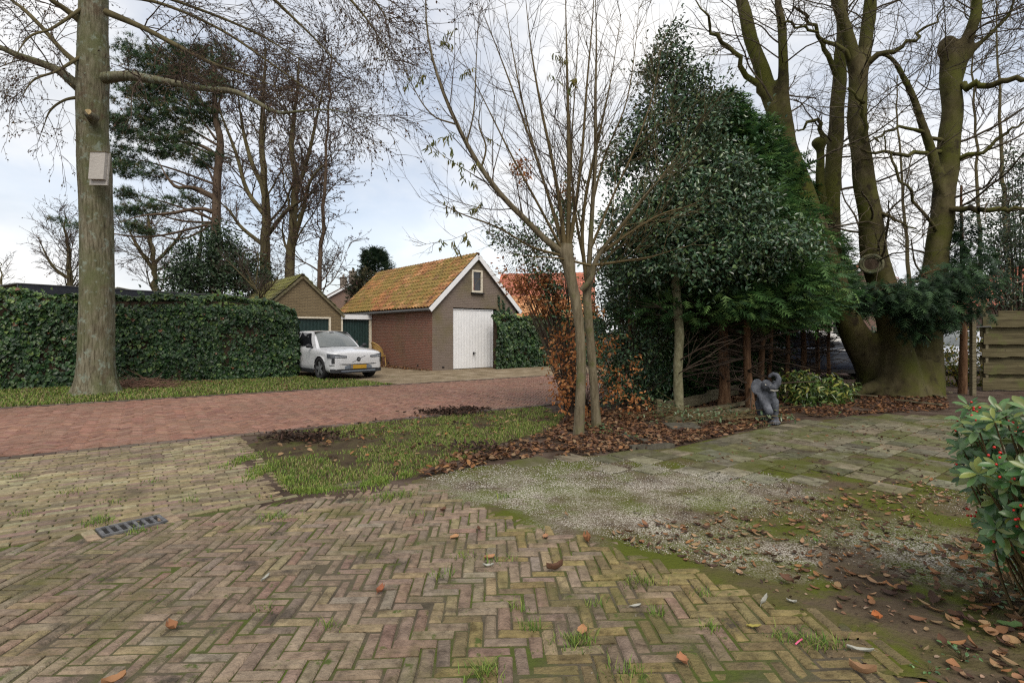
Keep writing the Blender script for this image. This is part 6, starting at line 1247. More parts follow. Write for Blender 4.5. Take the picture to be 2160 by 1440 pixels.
# ================================================================ IVY
def ivy_wall(name, label, o, e, length, n_out, height, thick, N_leaf, seed, size, hfun=None, ends=True, brown=.0):
    rng = np.random.default_rng(seed); root = thing(name, o, label, 'hedge'); back = -n_out
    hf = hfun or (lambda u: np.full(np.shape(u), height))
    # twiggy core
    us = np.linspace(.08, length - .08, 30); V, Fl = [], []
    for i, u in enumerate(us):
        hh = float(hf(A([u]))[0]) - .10
        for (off, z) in ((.08, 0), (.08, hh), (thick - .08, hh), (thick - .08, 0)): V.append(o + e * u + back * off + A([0, 0, z]))
        if i: k = 4 * i; Fl += [[k - 4 + j, k + j, k + (j + 1) % 4, k - 4 + (j + 1) % 4] for j in range(4)]
    Fl += [[3, 2, 1, 0], [4 * 29 + j for j in range(4)]]; mk('core', V, Fl, M['hedge_core'], root)
    ar = A([length * height, length * thick, thick * height * (1.0 if ends else 0)]); cnt = (N_leaf * ar / ar.sum()).astype(int); pos, nv = [], []
    u = rng.uniform(-.02, length + .02, cnt[0]); f = rng.uniform(0, 1, cnt[0]); q = np.stack([u, f * height], 1); bul = .14 * (vnoise(q, .4, seed) - .5) + .20 * (vnoise(q, 1.3, seed + 1) - .5)
    hh = hf(u); rnd = np.maximum(0, f - .88) * 1.6 * (f > .88)
    pos.append(o + e * u[:, None] + n_out * (bul - rnd + rng.normal(0, .025, cnt[0]))[:, None] + A([0, 0, 1]) * (f * hh)[:, None]); nv.append(np.tile(n_out, (cnt[0], 1)) + A([0, 0, .25]))
    u = rng.uniform(-.02, length + .02, cnt[1]); w = rng.uniform(.02, thick, cnt[1]); q = np.stack([u, w], 1); hh = hf(u) + .24 * (vnoise(q, .5, seed + 3) - .5) + rng.normal(0, .03, cnt[1])
    pos.append(o + e * u[:, None] + back * w[:, None] + A([0, 0, 1]) * hh[:, None]); nv.append(np.tile(A([0, 0, 1.0]), (cnt[1], 1)) + n_out * .3)
    if ends:
        w = rng.uniform(0, thick, cnt[2]); f = rng.uniform(0, 1, cnt[2]); hh = hf(np.full(cnt[2], length)); q = np.stack([w, f * 2], 1)
        pos.append(o + e * (length + .05 + .12 * (vnoise(q, .5, seed + 4) - .5) + rng.normal(0, .03, cnt[2]) - np.maximum(0, f - .85))[:, None] + back * w[:, None] + A([0, 0, 1]) * (f * hh)[:, None]); nv.append(np.tile(e, (cnt[2], 1)))
    k = int(length * 16); su = rng.uniform(0, length, k); sp_ = []; sn = []
    for u in su:
        if rng.uniform() < .5: p0 = o + e * u + A([0, 0, float(hf(A([u]))[0])]) - n_out * rng.uniform(0, thick * .6); dv = nrm(A([0, 0, .8]) + rng.normal(0, .5, 3))
        else: p0 = o + e * u + A([0, 0, rng.uniform(.2, 1) * height]); dv = nrm(n_out + A([0, 0, -.3]) + rng.normal(0, .4, 3))
        for t in np.linspace(.02, rng.uniform(.12, .30), rng.integers(3, 7)): sp_.append(p0 + dv * t + rng.normal(0, .02, 3)); sn.append(nrm(n_out + A([0, 0, .6])))
    pos.append(A(sp_)); nv.append(A(sn))
    pos = np.concatenate(pos); nv = nrm(np.concatenate(nv) + rng.normal(0, .36, pos.shape)); q3 = np.stack([(pos - o) @ e, pos[:, 2]], 1); keep = ~((vnoise(q3, .6, seed + 9) * .6 + vnoise(q3, .2, seed + 10) * .4 > .70) & (rng.uniform(size=len(pos)) < .7)); pos = pos[keep]; nv = nv[keep]; q3 = q3[keep]
    d = nrm(A([0, 0, -1]) + rng.normal(0, .45, pos.shape) + nv * .35); L = rng.uniform(size[0] * .6, size[1] * 1.1, len(pos))
    V, Q = leafset(pos, d, nv, L, L * 1.0, IVY)
    top = np.clip((pos[:, 2] / height - .9) * 8, 0, 1) * .30; r = rng.uniform(size=len(pos))
    c = pick([(.018, .046, .017), (.027, .062, .021), (.042, .084, .026), (.013, .031, .014), (.060, .10, .03)], len(pos), rng, [.28, .28, .2, .16, .08]); y = pick([(.10, .15, .035), (.07, .12, .03)], len(pos), rng); c = np.where((r < .06 + top)[:, None], y, c)
    c = c * (.75 + .55 * vnoise(q3, .8, seed + 12))[:, None]
    c = np.where((r > 1 - brown)[:, None], pick([(.13, .06, .03)], len(pos), rng), c)
    mk('foliage', V, Q, M['ivy'], root, col=rep(c, 6))['kind'] = 'stuff'
    return root
M['hedge_core'] = mat('hedge_core', [(.020, .015, .010), (.055, .036, .022)], scale=12, rough=.95)
ivy_wall('ivy_hedge', 'long clipped dark ivy hedge along the far side of the street', UN(-9.2, 18.25), U, 13.25, -N, 2.45, .7, 40000, 101, (.065, .115), hfun=lambda u: 2.46 - .34 * np.clip((u - 11.6) / 1.7, 0, 1) ** 2 + .04 * np.sin(u * 1.3), brown=.012)
iw = A([-.62, 21.15, 0]); ivy_wall('ivy_wall', 'ivy covered wall right of the white garage door', iw, FR, 6.5, FN, 2.12, .4, 13000, 102, (.09, .14))
# ivy strands climbing the garage gable
rng = np.random.default_rng(103); iv = thing('climbing_ivy', T3(P0, FR, 3.3, 0), 'thin ivy strands climbing the garage gable beside the door', 'ivy'); pos = []
SP2 = []
for (t, z0, z1) in ((3.28, 2.0, 2.95), (3.50, 2.0, 2.80), (3.78, 2.0, 2.55), (3.15, 1.9, 2.35)):
    ln = A([T3(P0, FR, t + .05 * math.sin(q * 6) - .05 * (q), z0 + (z1 - z0) * q, .015, FN) for q in np.linspace(0, 1, 10)]); SP2.append(ln); k = int((z1 - z0) * 70); i = rng.uniform(0, 9, k); j = np.minimum(i.astype(int), 8); pos.append(ln[j] + (ln[j + 1] - ln[j]) * (i - j)[:, None] + rng.normal(0, .035, (k, 3)) * A([1, .3, 1]))
pos = np.concatenate(pos); V, Q = leafset(pos + FN * .02, A([0, 0, -1]) + rng.normal(0, .5, pos.shape), FN + rng.normal(0, .3, pos.shape), rng.uniform(.06, .1, len(pos)), rng.uniform(.06, .1, len(pos)), IVY); mk('leaves', V, Q, M['ivy'], iv, col=rep(pick([(.016, .040, .018), (.028, .060, .026)], len(pos), rng), 6))['kind'] = 'stuff'
V, Q = tubes(A(SP2), np.ones((4, 10)) * .008, 5); mk('stems', V, Q, M['twig'], iv)
# ================================================================ GRASS, LEAVES, GRIT
def blades(name, label, pts, h, cols, seed, w=.006, parent=None, wts=None, lean=.55):
    rng = np.random.default_rng(seed); k = len(pts); pos = np.concatenate([pts, np.full((k, 1), .003)], 1); a = rng.uniform(0, 2 * math.pi, k); hh = rng.uniform(h[0], h[1], k)
    d = np.stack([np.cos(a), np.sin(a), np.zeros(k)], 1); s = np.stack([-np.sin(a), np.cos(a), np.zeros(k)], 1) * (w * rng.uniform(.7, 1.3, k))[:, None]; ln = rng.uniform(.15, lean * 1.6, k)[:, None]
    m1 = pos + d * (hh[:, None] * ln * .4) + A([0, 0, 1]) * (hh * .62)[:, None]; tp = pos + d * (hh[:, None] * ln) + A([0, 0, 1]) * hh[:, None]
    V = np.stack([pos - s, pos + s, m1 + s * .7, m1 - s * .7, tp], 1).reshape(-1, 3); i = np.arange(k) * 5
    o = mk(name, V, [np.stack([i, i + 1, i + 2, i + 3], 1), np.stack([i + 3, i + 2, i + 4], 1)], M['grass'], parent, col=rep(pick(cols, k, rng, wts), 5), kind='stuff', origin=None if parent else (0, 0, 0))
    if label: tag(o, label, 'grass')
    return o
gc = [(.115, .195, .032), (.155, .230, .042), (.22, .250, .062), (.080, .135, .028), (.28, .245, .11), (.19, .155, .08)]
rng = np.random.default_rng(201)
vp = scatter([UN(-8.5, 14.12), UN(5.7, 14.12), UN(5.3, 16.0), UN(4.6, 17.6), UN(4.2, 18.35), UN(-8.5, 18.35)], 62000, rng); vp = vp[rng.uniform(size=len(vp)) < .35 + .9 * vnoise(vp, .8, 11) * vnoise(vp, .25, 12) * 2]
blades('verge_grass', 'short green grass growing on the verge below the hedge', vp, (.03, .08), gc, 202, w=.013)
lp = scatter([G(512, 962), G(548, 921), UN(2.6, 8.3), UN(6.4, 8.3), G(1195, 872), G(1170, 905), G(1060, 935), G(1000, 962), G(885, 995), G(860, 1015), G(735, 1028), G(600, 1042)], 62000, rng)
nz = vnoise(lp, .5, 21) * .45 + vnoise(lp, .17, 22) * .35 + vnoise(lp, .06, 23) * .2; soil_l = np.exp(-((lp[:, 0] + 2.9) ** 2 / .7 + (lp[:, 1] - 7.0) ** 2 / .35)); lp = lp[nz - .60 * soil_l - .06 * np.clip((-1.2 - lp[:, 0]) / 2, 0, 1) > .47 + .28 * rng.uniform(-.5, .5, len(lp))]
blades('lawn_grass', 'patchy green grass covering the lawn triangle', lp, (.012, .045), gc, 203, w=.005)
ep = []
for (a, b_) in (((512, 964), (600, 1040)), ((600, 1040), (735, 1024)), ((735, 1024), (860, 1012))):
    t = rng.uniform(0, 1, (2600, 1)); q = G(*a)[None] * (1 - t) + G(*b_)[None] * t; q = q[:, :2] + rng.normal(0, .11, (2600, 2)); ep.append(q[vnoise(q, .22, 31) > .52])
ep = np.concatenate(ep); blades('edge_grass', 'longer grass fringe along the paving edge of the lawn', ep, (.02, .065), gc[:3], 204, w=.005)
tf = []
for (px, py, k, r) in ((205, 1108, 160, .06), (215, 1100, 90, .04), (580, 1096, 130, .07), (812, 1054, 220, .10), (840, 1050, 160, .08), (150, 1042, 60, .06), (45, 1090, 60, .05), (400, 1060, 50, .05), (1060, 1050, 40, .05), (240, 1062, 60, .06), (30, 1010, 40, .05), (320, 1020, 40, .05), (460, 990, 50, .06), (290, 1126, 50, .05), (1345, 1235, 130, .06), (1210, 1365, 110, .06), (1230, 1360, 60, .03), (1050, 1190, 50, .05), (985, 1180, 50, .05), (1330, 1430, 90, .06), (1020, 1430, 100, .05), (930, 1220, 40, .04), (1660, 1350, 80, .05), (1705, 1365, 60, .04), (1760, 1370, 50, .04), (620, 1000, 60, .08), (680, 975, 60, .08), (880, 1090, 40, .05), (1120, 1330, 60, .03), (1090, 1290, 40, .03), (1500, 1330, 50, .04), (700, 1330, 30, .03), (560, 1290, 30, .03), (1480, 1260, 40, .04), (1390, 1300, 40, .03), (1250, 1280, 30, .03)):
    c = G(px, py); tf.append(c[:2] + rng.normal(0, r, (k, 2)) * A([1, .7]))
tf = np.concatenate(tf); blades('joint_tufts', 'small grass tufts sprouting from the paving joints', tf, (.02, .065), gc[:4], 205, w=.0028, lean=.8)
# moss cushions in the joints
def mossy(name, label, pts, size, cols, seed):
    rng = np.random.default_rng(seed); k = len(pts); r = rng.uniform(size[0], size[1], k); base = np.concatenate([pts, np.full((k, 1), .010)], 1); a = np.arange(5) * 2 * math.pi / 5
    ring = np.stack([np.cos(a), np.sin(a), np.zeros(5)], 1)[None] * (r[:, None] * rng.uniform(.6, 1.3, (k, 5)))[:, :, None] + base[:, None]; tp = base + A([0, 0, 1]) * (.010 + r * .25)[:, None]
    V = np.concatenate([ring, tp[:, None]], 1).reshape(-1, 3); i = (np.arange(k) * 6)[:, None]; j = np.arange(5)[None]
    o = mk(name, V, np.stack([i + j, i + (j + 1) % 5, np.broadcast_to(i + 5, (k, 5))], -1).reshape(-1, 3), M['grass'], None, col=rep(pick(cols, k, rng), 6), kind='stuff', origin=(0, 0, 0), smooth=True); tag(o, label, 'moss')
# litter
lc_ = [(.16, .080, .040), (.21, .110, .055), (.105, .056, .034), (.26, .13, .055), (.08, .046, .032), (.27, .18, .10), (.06, .036, .026)]
def litter(name, label, pts, size, seed, z=(.01, .05), cols=lc_, w=(.5, .75), tilt=.45, tmpl=CURL, cat='leaves'):
    rng = np.random.default_rng(seed); k = len(pts); pos = np.concatenate([pts, rng.uniform(z[0], z[1], (k, 1))], 1); a = rng.uniform(0, 2 * math.pi, k); d = nrm(np.stack([np.cos(a), np.sin(a), rng.normal(0, tilt * .6, k)], 1))
    L = rng.uniform(size[0], size[1], k); pos[:, 2] = np.maximum(pos[:, 2], .004 + np.maximum(0, -d[:, 2] * L)); V, Q = leafset(pos, d, nrm(A([0, 0, 1]) + rng.normal(0, tilt, (k, 3))), L, L * rng.uniform(w[0], w[1], k), tmpl)
    V[:, 2] = np.maximum(V[:, 2], .003)
    o = mk(name, V, Q, M['litter'], None, col=rep(pick(cols, k, rng), len(tmpl[0])), kind='stuff', origin=(0, 0, 0), smooth=len(tmpl[0]) > 6); return tag(o, label, cat)
rng = np.random.default_rng(211)
bed = [G(1000, 972), G(1090, 938), G(1175, 905), G(1195, 878), G(1330, 862), G(1420, 850), G(1560, 833), G(1640, 840), G(1665, 880), G(1648, 892), G(1420, 943), G(1180, 966)]
bp = scatter(bed, 14000, rng); bp = bp[vnoise(bp, .45, 71) * .6 + vnoise(bp, .15, 72) * .4 > .34]; litter('leaf_litter', 'thick brown leaf litter around the willow and timber beams', bp, (.04, .085), 212, (.005, .05), tilt=.34, cols=[(.13, .066, .036), (.17, .090, .048), (.085, .046, .030), (.22, .11, .05), (.065, .038, .028), (.24, .155, .09)])
b2 = scatter([G(1640, 838), G(1990, 832), G(2000, 866), G(1830, 874), G(1655, 890)], 3200, rng); litter('leaf_litter', 'thin brown leaf litter on soil before the beech', b2[vnoise(b2, .5, 41) > .3], (.05, .09), 213, (.003, .03), cols=[(.10, .05, .03), (.14, .07, .035), (.07, .04, .028), (.2, .1, .045)])
b3 = scatter([G(880, 985), G(1000, 950), G(1090, 945), G(1010, 985), G(890, 1010)], 520, rng); litter('leaf_litter', 'leaf drift at the lawn tip beside the white grit', b3[vnoise(b3, .3, 42) > .35], (.05, .10), 214)
b4 = scatter([A([1.62, 1.9]), G(1830, 1345), G(1880, 1250), G(1960, 1180), G(2080, 1110), G(2260, 1060), A([3.6, 3.4]), A([3.4, 1.7])], 1500, rng); dn = np.clip((b4[:, 0] - .42 * b4[:, 1] - .72) * 1.1, .06, 1); b4 = b4[rng.uniform(size=len(b4)) < dn]; litter('leaf_litter', 'brown beech leaves heaped below the berry bush', b4, (.035, .08), 215, (.004, .03), tmpl=FINE, tilt=.28, cols=lc_ + [(.32, .19, .10), (.38, .24, .13), (.30, .15, .07)])
b5 = scatter([G(1240, 1135), G(1560, 1070), G(1960, 1000), G(2080, 1100), G(1950, 1250), G(1760, 1290), G(1500, 1200)], 620, rng); litter('leaf_litter', 'scattered dry leaves over the mossy patio', b5[vnoise(b5, .5, 43) > .42], (.03, .07), 216, (.004, .012), tmpl=FINE, w=(.35, .7), tilt=.25, cols=lc_ + [(.30, .19, .11), (.34, .22, .13)])
b6 = scatter([G(1450, 960), G(1680, 905), G(2000, 890), G(2050, 1000), G(1600, 1060)], 260, rng); litter('leaf_litter', 'small dark leaf crumbs over the concrete slabs', b6, (.03, .06), 217, (.013, .02), cols=[(.06, .042, .03), (.12, .065, .035), (.18, .1, .05)])
b7 = scatter([UN(-8, 14.15), UN(5.6, 14.15), UN(4.2, 18.0), UN(-8, 18.2)], 1500, rng); litter('leaf_litter', 'sparse dry leaves on the hedge verge', b7[vnoise(b7, .9, 44) > .5], (.05, .09), 218)
b8 = scatter([G(520, 955), G(560, 915), G(940, 872), G(1200, 865), G(1000, 965), G(860, 1005)], 420, rng); litter('leaf_litter', 'single dry leaves strewn over the patchy lawn', b8, (.04, .085), 219)
b9 = scatter([P0[:2] - FR[:2] * .1, (P0 + SD * 4)[:2], (P0 + SD * 4 - FR * .8)[:2], (P0 - FR * .35)[:2]], 500, rng); litter('leaf_litter', 'dry leaves drifted along the foot of the garage side wall', b9, (.06, .11), 220)
# mulch heaps on the lawn: dark shreds
mc = []
for (px, py, k, r) in ((940, 874, 420, .26), (985, 868, 200, .2), (650, 928, 260, .28), (620, 925, 120, .2), (1010, 950, 160, .25)): mc.append(G(px, py)[:2] + rng.normal(0, r, (k, 2)) * A([1, .6]))
litter('leaf_mulch', 'dark heaps of wet leaf mulch on the lawn', np.concatenate(mc), (.05, .11), 221, (.004, .075), cols=[(.045, .028, .02), (.07, .042, .03), (.03, .02, .016)], w=(.25, .5), tilt=.8)
# the larger leaves one can pick out on the paving
def single_leaf(px, py, L, w, col, curl, label, seed):
    rng = np.random.default_rng(seed); a = rng.uniform(0, 2 * math.pi); n, V, Fl = 6, [], []; d = A([math.cos(a), math.sin(a), 0]); s = A([-d[1], d[0], 0]); c = G(px, py, .03)
    for i in range(n + 1):
        t = i / n; hw = w * L * .5 * math.sin(math.pi * min(1, t * .92 + .06)) ** .8 * (1 + .12 * math.sin(t * 20 + seed)); zz = curl * L * ((t - .5) ** 2 * 1.4) + .027
        for j in (-1, -.5, 0, .5, 1): V.append([*(c + d * (t - .5) * L + s * j * hw)[:2], zz + curl * L * .5 * abs(j) ** 2 + .002 * rng.normal()])
        if i:
            for j in range(4): k = 5 * i + j; Fl.append([k - 5, k - 4, k + 1, k])
    k = len(V); V += [list(c + d * .5 * L + A([0, 0, curl * L * .3])), list(c + d * .5 * L + s * .002 + A([0, 0, curl * L * .3])), list(c + d * .72 * L + s * .03 * L + A([0, 0, .004]))]; V[k][2] = V[k + 1][2] = .03 + curl * L * .3; V[k + 2][2] = .03; Fl.append([k, k + 1, k + 2])
    o = mk('fallen_leaf', V, Fl, M['litter'], None, col=rep(A([col]), len(V)), smooth=True); return tag(o, label, 'leaf', 'single fallen leaves on the driveway')
org, pal, dkb = (.27, .13, .065), (.36, .36, .32), (.13, .07, .045)
for i, (px, py, L, w, col, cu, lab) in enumerate([(958, 1131, .085, .7, (.40, .22, .11), .15, 'orange oval leaf on the damp grey bricks'), (362, 1323, .085, .6, org, .5, 'curled orange leaf at the lower left of the driveway'), (1238, 1140, .10, .55, org, .7, 'upright curled orange leaf at the edge of the grit'), (1228, 1328, .08, .6, (.38, .2, .10), .2, 'flat orange leaf right of centre near the bottom edge'), (1033, 1175, .075, .6, (.38, .20, .11), .3, 'orange leaf near the middle of the driveway'),
        (802, 1246, .08, .5, (.28, .11, .06), .5, 'reddish curled leaf left of centre on the driveway'), (1170, 1200, .11, .3, dkb, .6, 'dark twisted leaf right of the driveway centre'), (240, 1436, .085, .6, (.30, .16, .08), .4, 'orange leaf cut by the lower left frame edge'), (1150, 1130, .07, .6, (.34, .18, .10), .2, 'brown leaf lying beside the damp bricks'), (560, 1218, .09, .22, pal, .2, 'pale narrow leaf near the sandy hollow'), (1030, 1192, .07, .3, pal, .3, 'silvery narrow leaf below the middle orange leaf'),
        (935, 1075, .07, .5, dkb, .4, 'brown leaf at the upper edge of the driveway'), (1340, 1277, .07, .25, pal, .2, 'pale narrow leaf at the right of the driveway'), (1612, 1268, .11, .2, pal, .3, 'long silvery leaf at the mossy driveway corner'), (1670, 1268, .05, .4, pal, .4, 'tiny silvery leaf beside the long silvery one'), (1440, 1392, .07, .7, (.36, .17, .09), .4, 'star shaped orange leaf on the lower right bricks'), (1590, 1320, .07, .4, (.30, .26, .07), .2, 'yellow narrow leaf on the lower right bricks'), (1820, 1418, .10, .4, (.30, .18, .10), .6, 'big curled tan leaf at the bottom right'), (1815, 1370, .11, .2, pal, .2, 'pale narrow leaf above the big tan leaf'), (1850, 1300, .07, .7, (.40, .14, .05), .4, 'bright orange leaf at the paving corner'), (1660, 1222, .09, .5, dkb, .3, 'dull brown leaf lying on the moss patch'), (1740, 1090, .08, .6, (.36, .18, .10), .3, 'tan leaf in the middle of the patio'), (1010, 1115, .06, .4, dkb, .4, 'small dark leaf right of the damp bricks'), (1195, 1085, .08, .3, (.3, .2, .12), .3, 'thin tan leaf on the green grit edge'), (1720, 1138, .06, .5, (.12, .22, .05), .2, 'fresh green leaf lying on the patio moss'), (2130, 1318, .11, .55, (.10, .17, .06), .2, 'big green leaf lying in the lower right litter'), (1885, 830, .05, .4, (.55, .10, .06), .2, 'tiny red scrap near the beech foot')]):
    single_leaf(px, py, L, w, col, cu, lab, 300 + i)
M['pink'] = plain('pink_plastic', (.60, .12, .22), .5); o = MB().tube([G(1678, 1358, .03), G(1684, 1352, .035), G(1692, 1347, .03)], .004, 6).build('plastic_straw', M['pink']); tag(o, 'tiny pink plastic scrap on the right hand bricks', 'litter')
# white grit
rng = np.random.default_rng(231)
def grit(poly, k, thr, seed, r=(.003, .0075)):
    p = scatter(poly, k, rng); q = vnoise(p, .7, seed) * .55 + vnoise(p, .22, seed + 1) * .45; return p[q > thr + .16 * rng.normal(size=len(p))]
gp = np.concatenate([grit([G(890, 1012), G(1000, 985), G(1200, 968), G(1420, 952), G(1560, 985), G(1750, 1030), G(1730, 1100), G(1560, 1090), G(1450, 1130), G(1260, 1135), G(1000, 1058)], 34000, .50, 51), grit([G(1000, 1058), G(1260, 1138), G(1520, 1212), G(1620, 1180), G(1400, 1110), G(1150, 1070)], 7000, .47, 53), grit([G(1840, 1100), G(1960, 1040), G(2160, 1020), G(2260, 1150), G(2060, 1190), G(1900, 1180)], 9000, .50, 55), grit([G(1500, 1100), G(1800, 1060), G(1900, 1180), G(1700, 1250), G(1500, 1200)], 5000, .60, 57)])
k = len(gp); r = rng.uniform(.0018, .0056, k); zb = np.where(gp[:, 1] > 5.0, .012, .002); base = np.concatenate([gp, zb[:, None]], 1); a = np.arange(4) * math.pi / 2
ring = np.stack([np.cos(a), np.sin(a), np.zeros(4)], 1)[None] * (r[:, None] * rng.uniform(.6, 1.3, (k, 4)))[:, :, None] + base[:, None]; tp = base + np.concatenate([rng.normal(0, .002, (k, 2)), (r * rng.uniform(.6, 1.1, k))[:, None]], 1)
V = np.concatenate([ring, tp[:, None]], 1).reshape(-1, 3); i = (np.arange(k) * 5)[:, None]; j = np.arange(4)[None]
o = mk('white_grit', V, np.stack([i + j, i + (j + 1) % 4, np.broadcast_to(i + 4, (k, 4))], -1).reshape(-1, 3), M['grit'], None, col=rep(pick([(.36, .34, .295), (.27, .25, .21), (.45, .43, .385), (.18, .155, .12)], k, rng), 5), kind='stuff', origin=(0, 0, 0)); tag(o, 'white marble grit scattered over the patio', 'grit')
# crumbs of soil and twigs
rng = np.random.default_rng(241); cp = scatter([G(1250, 1130), G(1640, 900), G(2000, 890), G(2100, 1100), G(1950, 1300), G(1500, 1210)], 700, rng)
a = rng.uniform(0, 6.28, 700); L = rng.uniform(.03, .12, 700); P = np.concatenate([cp, np.full((700, 1), .014)], 1)[:, None, :] + np.stack([np.cos(a), np.sin(a), np.zeros(700)], 1)[:, None, :] * (np.linspace(0, 1, 4)[None, :, None] * L[:, None, None]) + rng.normal(0, .003, (700, 4, 3)); V, Q = tubes(P, np.full((700, 4), .0022), 3)
o = mk('twig_crumbs', V, Q, M['twig'], None, kind='stuff', origin=(0, 0, 0)); tag(o, 'fine broken twigs strewn over the patio', 'twigs')
# brush pile beside the street tree
rng = np.random.default_rng(251); c = G(300, 818); k = 260; a = rng.uniform(0, 6.28, k); st0 = c + rng.normal(0, 1, (k, 3)) * A([.45, .22, 0]) + A([0, 0, 1]) * np.abs(rng.normal(0, .09, (k, 1))); P, R = grow(st0, np.stack([np.cos(a), np.sin(a) * .5, rng.normal(0, .15, k)], 1), rng.uniform(.4, 1.1, k), rng.uniform(.005, .012, k), 7, .12, (0, 0, -.03), rng); P[:, :, 2] = np.maximum(P[:, :, 2], .012)
V, Q = tubes(P, R, 4); M['brush'] = mat('cut_brush', [(.10, .055, .04), (.17, .10, .07)], scale=5, rough=.9); o = mk('brush_pile', V, Q, M['brush'], None); tag(o, 'low heap of cut brown twigs beside the street tree foot', 'brush pile'); o['kind'] = 'stuff'
# prunings on the timber beams
rng = np.random.default_rng(252); c = G(1510, 893); k = 60; a = rng.uniform(-.5, .9, k); st0 = c + rng.normal(0, 1, (k, 3)) * A([.55, .25, 0]) + A([0, 0, .10]); P, R = grow(st0, np.stack([np.cos(a) * np.sign(rng.normal(size=k)), np.sin(a) * .6, rng.uniform(.0, .35, k)], 1), rng.uniform(.3, 1.0, k), rng.uniform(.004, .009, k), 7, .10, (0, 0, -.04), rng); P[:, :, 2] = np.maximum(P[:, :, 2], .03)
prn = thing('pruned_branches', c, 'pruned leafy branches thrown over the timber beams', 'branches'); V, Q = tubes(P, R, 4); mk('stems', V, Q, M['twig_green'], prn)
q = P[:, 2:].reshape(-1, 3); q = q[rng.integers(0, len(q), 330)] + rng.normal(0, .03, (330, 3)); q[:, 2] = np.maximum(q[:, 2], .05); V, Q = leafset(q, rng.normal(size=q.shape), A([0, 0, 1]) + rng.normal(0, .4, q.shape), rng.uniform(.05, .09, 330), rng.uniform(.03, .05, 330), LEAF); mk('leaves', V, Q, M['skimmia'], prn, col=rep(pick([(.10, .15, .07), (.14, .19, .10), (.07, .11, .05)], 330, rng), 6))['kind'] = 'stuff'
# small ground plants
def plantlet(px, py, n, r, L, cols, label, seed, h=.08):
    rng = np.random.default_rng(seed); c = G(px, py); root = thing('small_weed', c, label, 'plant'); u = rng.normal(0, r, (n, 3)) * A([1, 1, 0]); tip = c + u + A([0, 0, 1]) * rng.uniform(.3, 1, (n, 1)) * h; t = np.linspace(0, 1, 5)[None, :, None]
    P = c[None, None] * (1 - t) + tip[:, None] * t + A([0, 0, .03]) * (t * (1 - t)); P = P.copy(); V, Q = tubes(P, np.full((n, 5), .0018), 3); mk('stems', V, Q, M['twig_green'], root)
    V, Q = leafset(tip, u + A([0, 0, .02]) + rng.normal(0, .03, u.shape), A([0, 0, 1]) + rng.normal(0, .25, u.shape), rng.uniform(L * .6, L, n), rng.uniform(L * .5, L * .8, n), LEAF); mk('leaves', V, Q, M['skimmia'], root, col=rep(pick(cols, n, rng), 6))['kind'] = 'stuff'
wg = [(.07, .15, .05), (.10, .19, .06), (.06, .12, .06)]
for i, (px, py, n, r, L, h, lab) in enumerate([(1236, 905, 16, .07, .05, .10, 'little green weed at the foot of the arching willow'), (1285, 918, 26, .10, .06, .14, 'green weeds in the litter right of the willows'), (1390, 885, 20, .06, .05, .16, 'green weed by the timber edging post'), (2085, 1270, 34, .09, .04, .12, 'leafy weed in the litter below the berry bush'), (2140, 1245, 30, .07, .05, .16, 'larger leafy weed at the right frame edge'), (2030, 1395, 20, .03, .025, .06, 'small bright weed in the lower right corner'), (1960, 1420, 14, .03, .02, .05, 'tiny weed on the lower right dirt'), (1335, 930, 14, .08, .05, .08, 'sprig of green by the mossy kerb stone'), (1610, 905, 14, .08, .05, .10, 'green weed at the elephant foot')]):
    plantlet(px, py, n, r, L, wg, lab, 400 + i, h)

# ================================================================ THE BERRY BUSH
rng = np.random.default_rng(261); SB = A([2.80, 2.62, 0]); sk = thing('skimmia_bush', SB, 'skimmia bush with leathery green leaves and red berries at right', 'shrub')
def big_leaf(p, d, up, L, W, droop):
    d = nrm(d); s = nrm(np.cross(up, d)); u = np.cross(d, s); V, Fl = [], []; n = 5
    for i in range(n + 1):
        t = i / n; hw = W * .5 * max(0, math.sin(math.pi * min(1.0, t * .93 + .04) ** 1.35)) ** .62 if i < n else W * .06
        c = p + d * t * L - u * droop * L * t * t
        V += [c - s * hw + u * hw * .32, c, c + s * hw + u * hw * .32]
        if i:
            for j in range(2): k = 3 * i + j; Fl.append([k - 3, k - 2, k + 1, k])
    return A(V), Fl
ros = []
for _ in range(6000):
    px, py, dd = rng.uniform(2018, 2330), rng.uniform(842, 1165), rng.uniform(2.15, 3.0)
    if px < 2018 + max(0, py - 965) * .42 or py < 842 + max(0, 2060 - px) * .35: continue
    q = PX(px, py, dd)
    if np.linalg.norm((q - A([2.78, 2.62, .86])) / A([.78, .62, .50])) > 1.0: continue
    if ros and min(np.linalg.norm(q - r_[0]) for r_ in ros) < .060: continue
    u = nrm(q - A([2.80, 2.70, .62])); ros.append((q, nrm(u + A([0, -.15, .55]))))
    if len(ros) >= 280: break
lst = []; berries = []
for q, n in ros:
    t1 = nrm(np.cross(n, rng.normal(size=3))); t2 = np.cross(n, t1); k = rng.integers(8, 12); young = rng.uniform() < .12
    for i in range(k):
        a = i * 2.4 + rng.normal(0, .15); tier = i / k; o = t1 * math.cos(a) + t2 * math.sin(a); d = o * (1 - .35 * tier) + n * (.05 + .75 * tier); L = rng.uniform(.055, .092) * (1 - .25 * tier)
        c = pick([(.056, .132, .036), (.078, .162, .046), (.040, .098, .030), (.108, .190, .066), (.14, .18, .045)], 1, rng, jit=.12)[0]
        if young and tier > .6: c = A([.20, .24, .05])
        V, Fl = big_leaf(q - n * .03 * (1 - tier) + o * .006, d, n, L, L * rng.uniform(.34, .46), rng.uniform(.05, .35)); lst.append((V, Fl, c))
    if rng.uniform() < .33:
        for _ in range(rng.integers(3, 9)): berries.append(q + n * rng.uniform(.02, .055) + rng.normal(0, .018, 3))
pieces('leaf', lst, M['skimmia'], sk, 300, 'leaf_mass', smooth=True)
